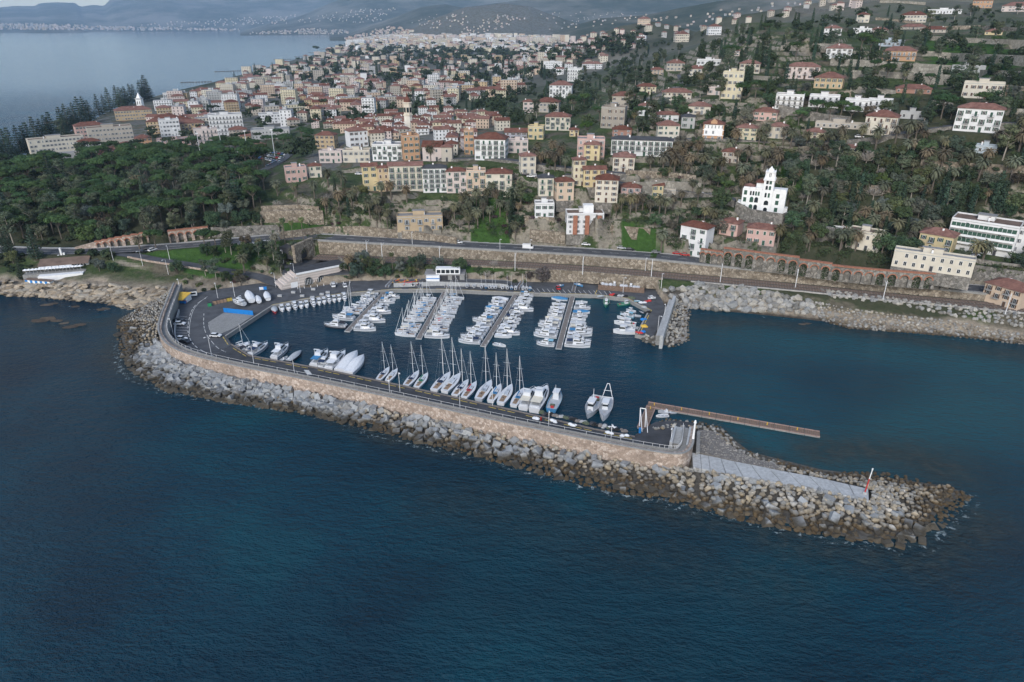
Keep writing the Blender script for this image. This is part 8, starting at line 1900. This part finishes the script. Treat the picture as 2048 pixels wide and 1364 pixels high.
# ---------------------------------------------------------------- lamps, posts, people-sized things
lp_=M().tube((0,0,0),(0,0,7),.11,.07,'white_metal',5); la=M().tube((0,0,7),(0,-1.3,7.4),.06,.05,'white_metal',4).box(-.2,.2,-1.9,-1.2,7.32,7.48,'white_metal')
proto('lamp',[('pole',lp_.mesh('pole'),None,[]),('lamp_head',la.mesh('lamp_head'),None,[])])
LP=[(227,521,'west junction'),(286,532,'ramp road'),(340,520,'triangle lawn'),(337,549,'pine bank'),(436,596,'boat yard bank'),(470,594,'boat yard bank'),(362,588,'west quay root'),(568,528,'upper plaza'),(590,556,'striped building'),(601,585,'west quay'),(552,575,'boat yard'),(347,670,'curved car park'),(423,709,'wall bend'),(508,727,'breakwater road'),(590,752,'breakwater road'),(780,790,'breakwater road'),(985,812,'breakwater road'),(800,783,'breakwater road'),(920,815,'breakwater road'),(1097,862,'breakwater road'),(1221,890,'breakwater road'),(1340,897,'breakwater end'),(1246,585,'east quay'),(1315,665,'mole'),(1328,640,'mole'),(1322,577,'east path'),(1290,545,'railway side'),(825,492,'coast road'),(1060,508,'coast road'),(1000,507,'coast road')]
cnt={}
for x,y,nm in LP: cnt[nm]=cnt.get(nm,0)+1
seen={}
for x,y,nm in LP:
    z=1.6 if ('quay' in nm or 'breakwater' in nm or 'wall' in nm or 'mole' in nm or 'yard' in nm or 'car park' in nm) else None
    p=Vector(w3(x,y,z)) if z else at(x,y); i=seen.get(nm,0); seen[nm]=i+1
    spawn('lamp','street_lamp',(p.x,p.y,p.z),R(rnd.choice([0,20,-20])),f"pale street lamp on the {nm}"+(f", {ordn(i)} of them from the west" if cnt[nm]>1 else ''),'street lamp','street lamps')
tl=M().tube((0,0,0),(0,0,19),.28,.16,'white_metal',6); th_=M().box(-1,1,-.3,.3,19,19.6,'white_metal'); proto('flood',[('pole',tl.mesh('pole'),None,[]),('lamp_head',th_.mesh('lamp_head'),None,[])])
for i,(x,y) in enumerate([(403,318),(446,310),(497,315),(550,314),(357,305)]):
    p=at(x,y); spawn('flood','flood_light',p,0,f"tall thin floodlight mast, {ordn(i)} listed round the big car park",'floodlight','floodlights of the car park',{})
# items along the quay
bn=M().box(-.6,.6,-.5,.5,0,1.2,'paint'); bn=bn.mesh('body'); ld=M().box(-.63,.63,-.53,.53,1.2,1.35,'dark_metal').mesh('lid'); proto('bin',[('body',bn,'hull',[]),('lid',ld,None,[])])
for i,(x,y,c) in enumerate([(420,612,(.03,.25,.10)),(430,608,(.35,.24,.16)),(436,606.5,(.30,.20,.14)),(443,605,(.32,.22,.15)),(450,603.5,(.32,.22,.15)),(456,602,(.55,.42,.08)),(461,601,(.5,.38,.08))]):
    p=Vector(w3(x,y,1.62)); spawn('bin','waste_bin',p,R(20),f"{['green','brown','brown','brown','brown','yellow','yellow'][i]} waste bin, {ordn(i)} of the row beside the boat yard",'bin','bins beside the boat yard',{'hull':c},1.25)
# net heaps and fish boxes along the breakwater end and mole
def heap(seed,mat,n=5):
    r_=random.Random(seed); m=M()
    for k in range(n):
        x,y,s=r_.uniform(-.9,.9),r_.uniform(-.7,.7),r_.uniform(.5,.9); m.loft([[(x+s*q*math.cos(a*.785),y+s*q*.8*math.sin(a*.785),z*s) for a in range(8)] for q,z in ((1,0),(.95,.45),(.6,.85),(.1,1.05))],mat)
    return m
for i,(x,y,c,lb) in enumerate([(1071,838,'white_marine','white'),(1108,843,'white_marine','white'),(1145,851,'white_marine','white'),(1219,867,'white_marine','white'),(1248,872,'white_marine','white'),(1225,857,'white_marine','white')]):
    o=heap(i,c).build('tarpaulin_heap'); o.location=w3(x,y,1.6 if i>4 else WZ-.95); o.scale=(.95,.65,.8); o.rotation_euler=(0,0,R(-18)); tag(o,f"crumpled white tarpaulin heap on the breakwater walk, {ordn(i)} from the yachts",'tarpaulin','tarpaulin heaps on the breakwater')
for i,x in enumerate(range(1084,1252,9)):
    y=826.5+(x-1084)*.215; o=heap(30+i,['net','dark_metal','rubber','plank_grey','concrete_light'][i%5],4).build('net_heap'); o.location=w3(x,y,1.6); o.scale=(1,.9,.8); tag(o,f"dark heap of fishing gear on the breakwater edge, {ordn(i)} from the motor yachts",'fishing gear','fishing gear on the breakwater edge')
for i,(x,y,c) in enumerate([(1223,590,'red_paint'),(1232,591,'rubber'),(1241,592,'concrete_light'),(1251,593,'rubber'),(1262,596,'net'),(1290,615,'concrete_light'),(1297,625,'rubber'),(1290,640,'blue_paint'),(1287,653,'yellow_paint'),(1283,664,'blue_paint'),(1278,666,'red_paint'),(1294,603,'red_paint'),(1286,606,'white_marine')]):
    o=heap(60+i,c,4).build('gear_heap'); o.location=w3(x,y,1.6); o.scale=(1.2,1,.8); cn={'red_paint':'red','rubber':'black','concrete_light':'grey','net':'olive','blue_paint':'blue','yellow_paint':'yellow','white_marine':'white'}[c]; tag(o,f"{cn} nets and boxes on the east quay, {ordn(i)} toward the mole tip",'fishing gear','fishing gear on the east quay')
for i,(x,y) in enumerate([(587,586),(605,593),(627,580),(644,590),(656,586),(666,567),(625,596),(560,593)]):
    o=M().box(-.9,.9,-.5,.5,0,.8,'concrete_light').build('concrete_planter'); o.location=w3(x,y,1.62); tag(o,f"low pale planter block on the west quay, {ordn(i)} listed from the striped building",'planter','planters on the west quay')
for i in range(9):
    x=596+i*13; y=578-i*1.55; o=M().tube((0,0,0),(0,0,1.0),.14,.12,'white_paint',6).build('bollard'); o.location=w3(x,y,1.62); tag(o,f"white bollard along the quay lane, {ordn(i)} from the west",'bollard','bollards on the quay lane')
for i,(x,y,a,c) in enumerate([(330,640,0,'dark_metal'),(449,741,0,'blue_paint'),(436,728,0,'dark_metal'),(1366,887,0,'red_paint'),(1362,893,0,'red_paint'),(1082,840,0,'red_paint')][3:]):
    o=M().tube((0,0,0),(0,0,1.0),.3,.25,c,8).build('lifebuoy_post'); o.location=w3(x,y,4.3 if x>1300 else 1.6); tag(o,['red lifebuoy post on the upper slab','second red lifebuoy post by the stair block','red hydrant post on the breakwater road'][i],'post')
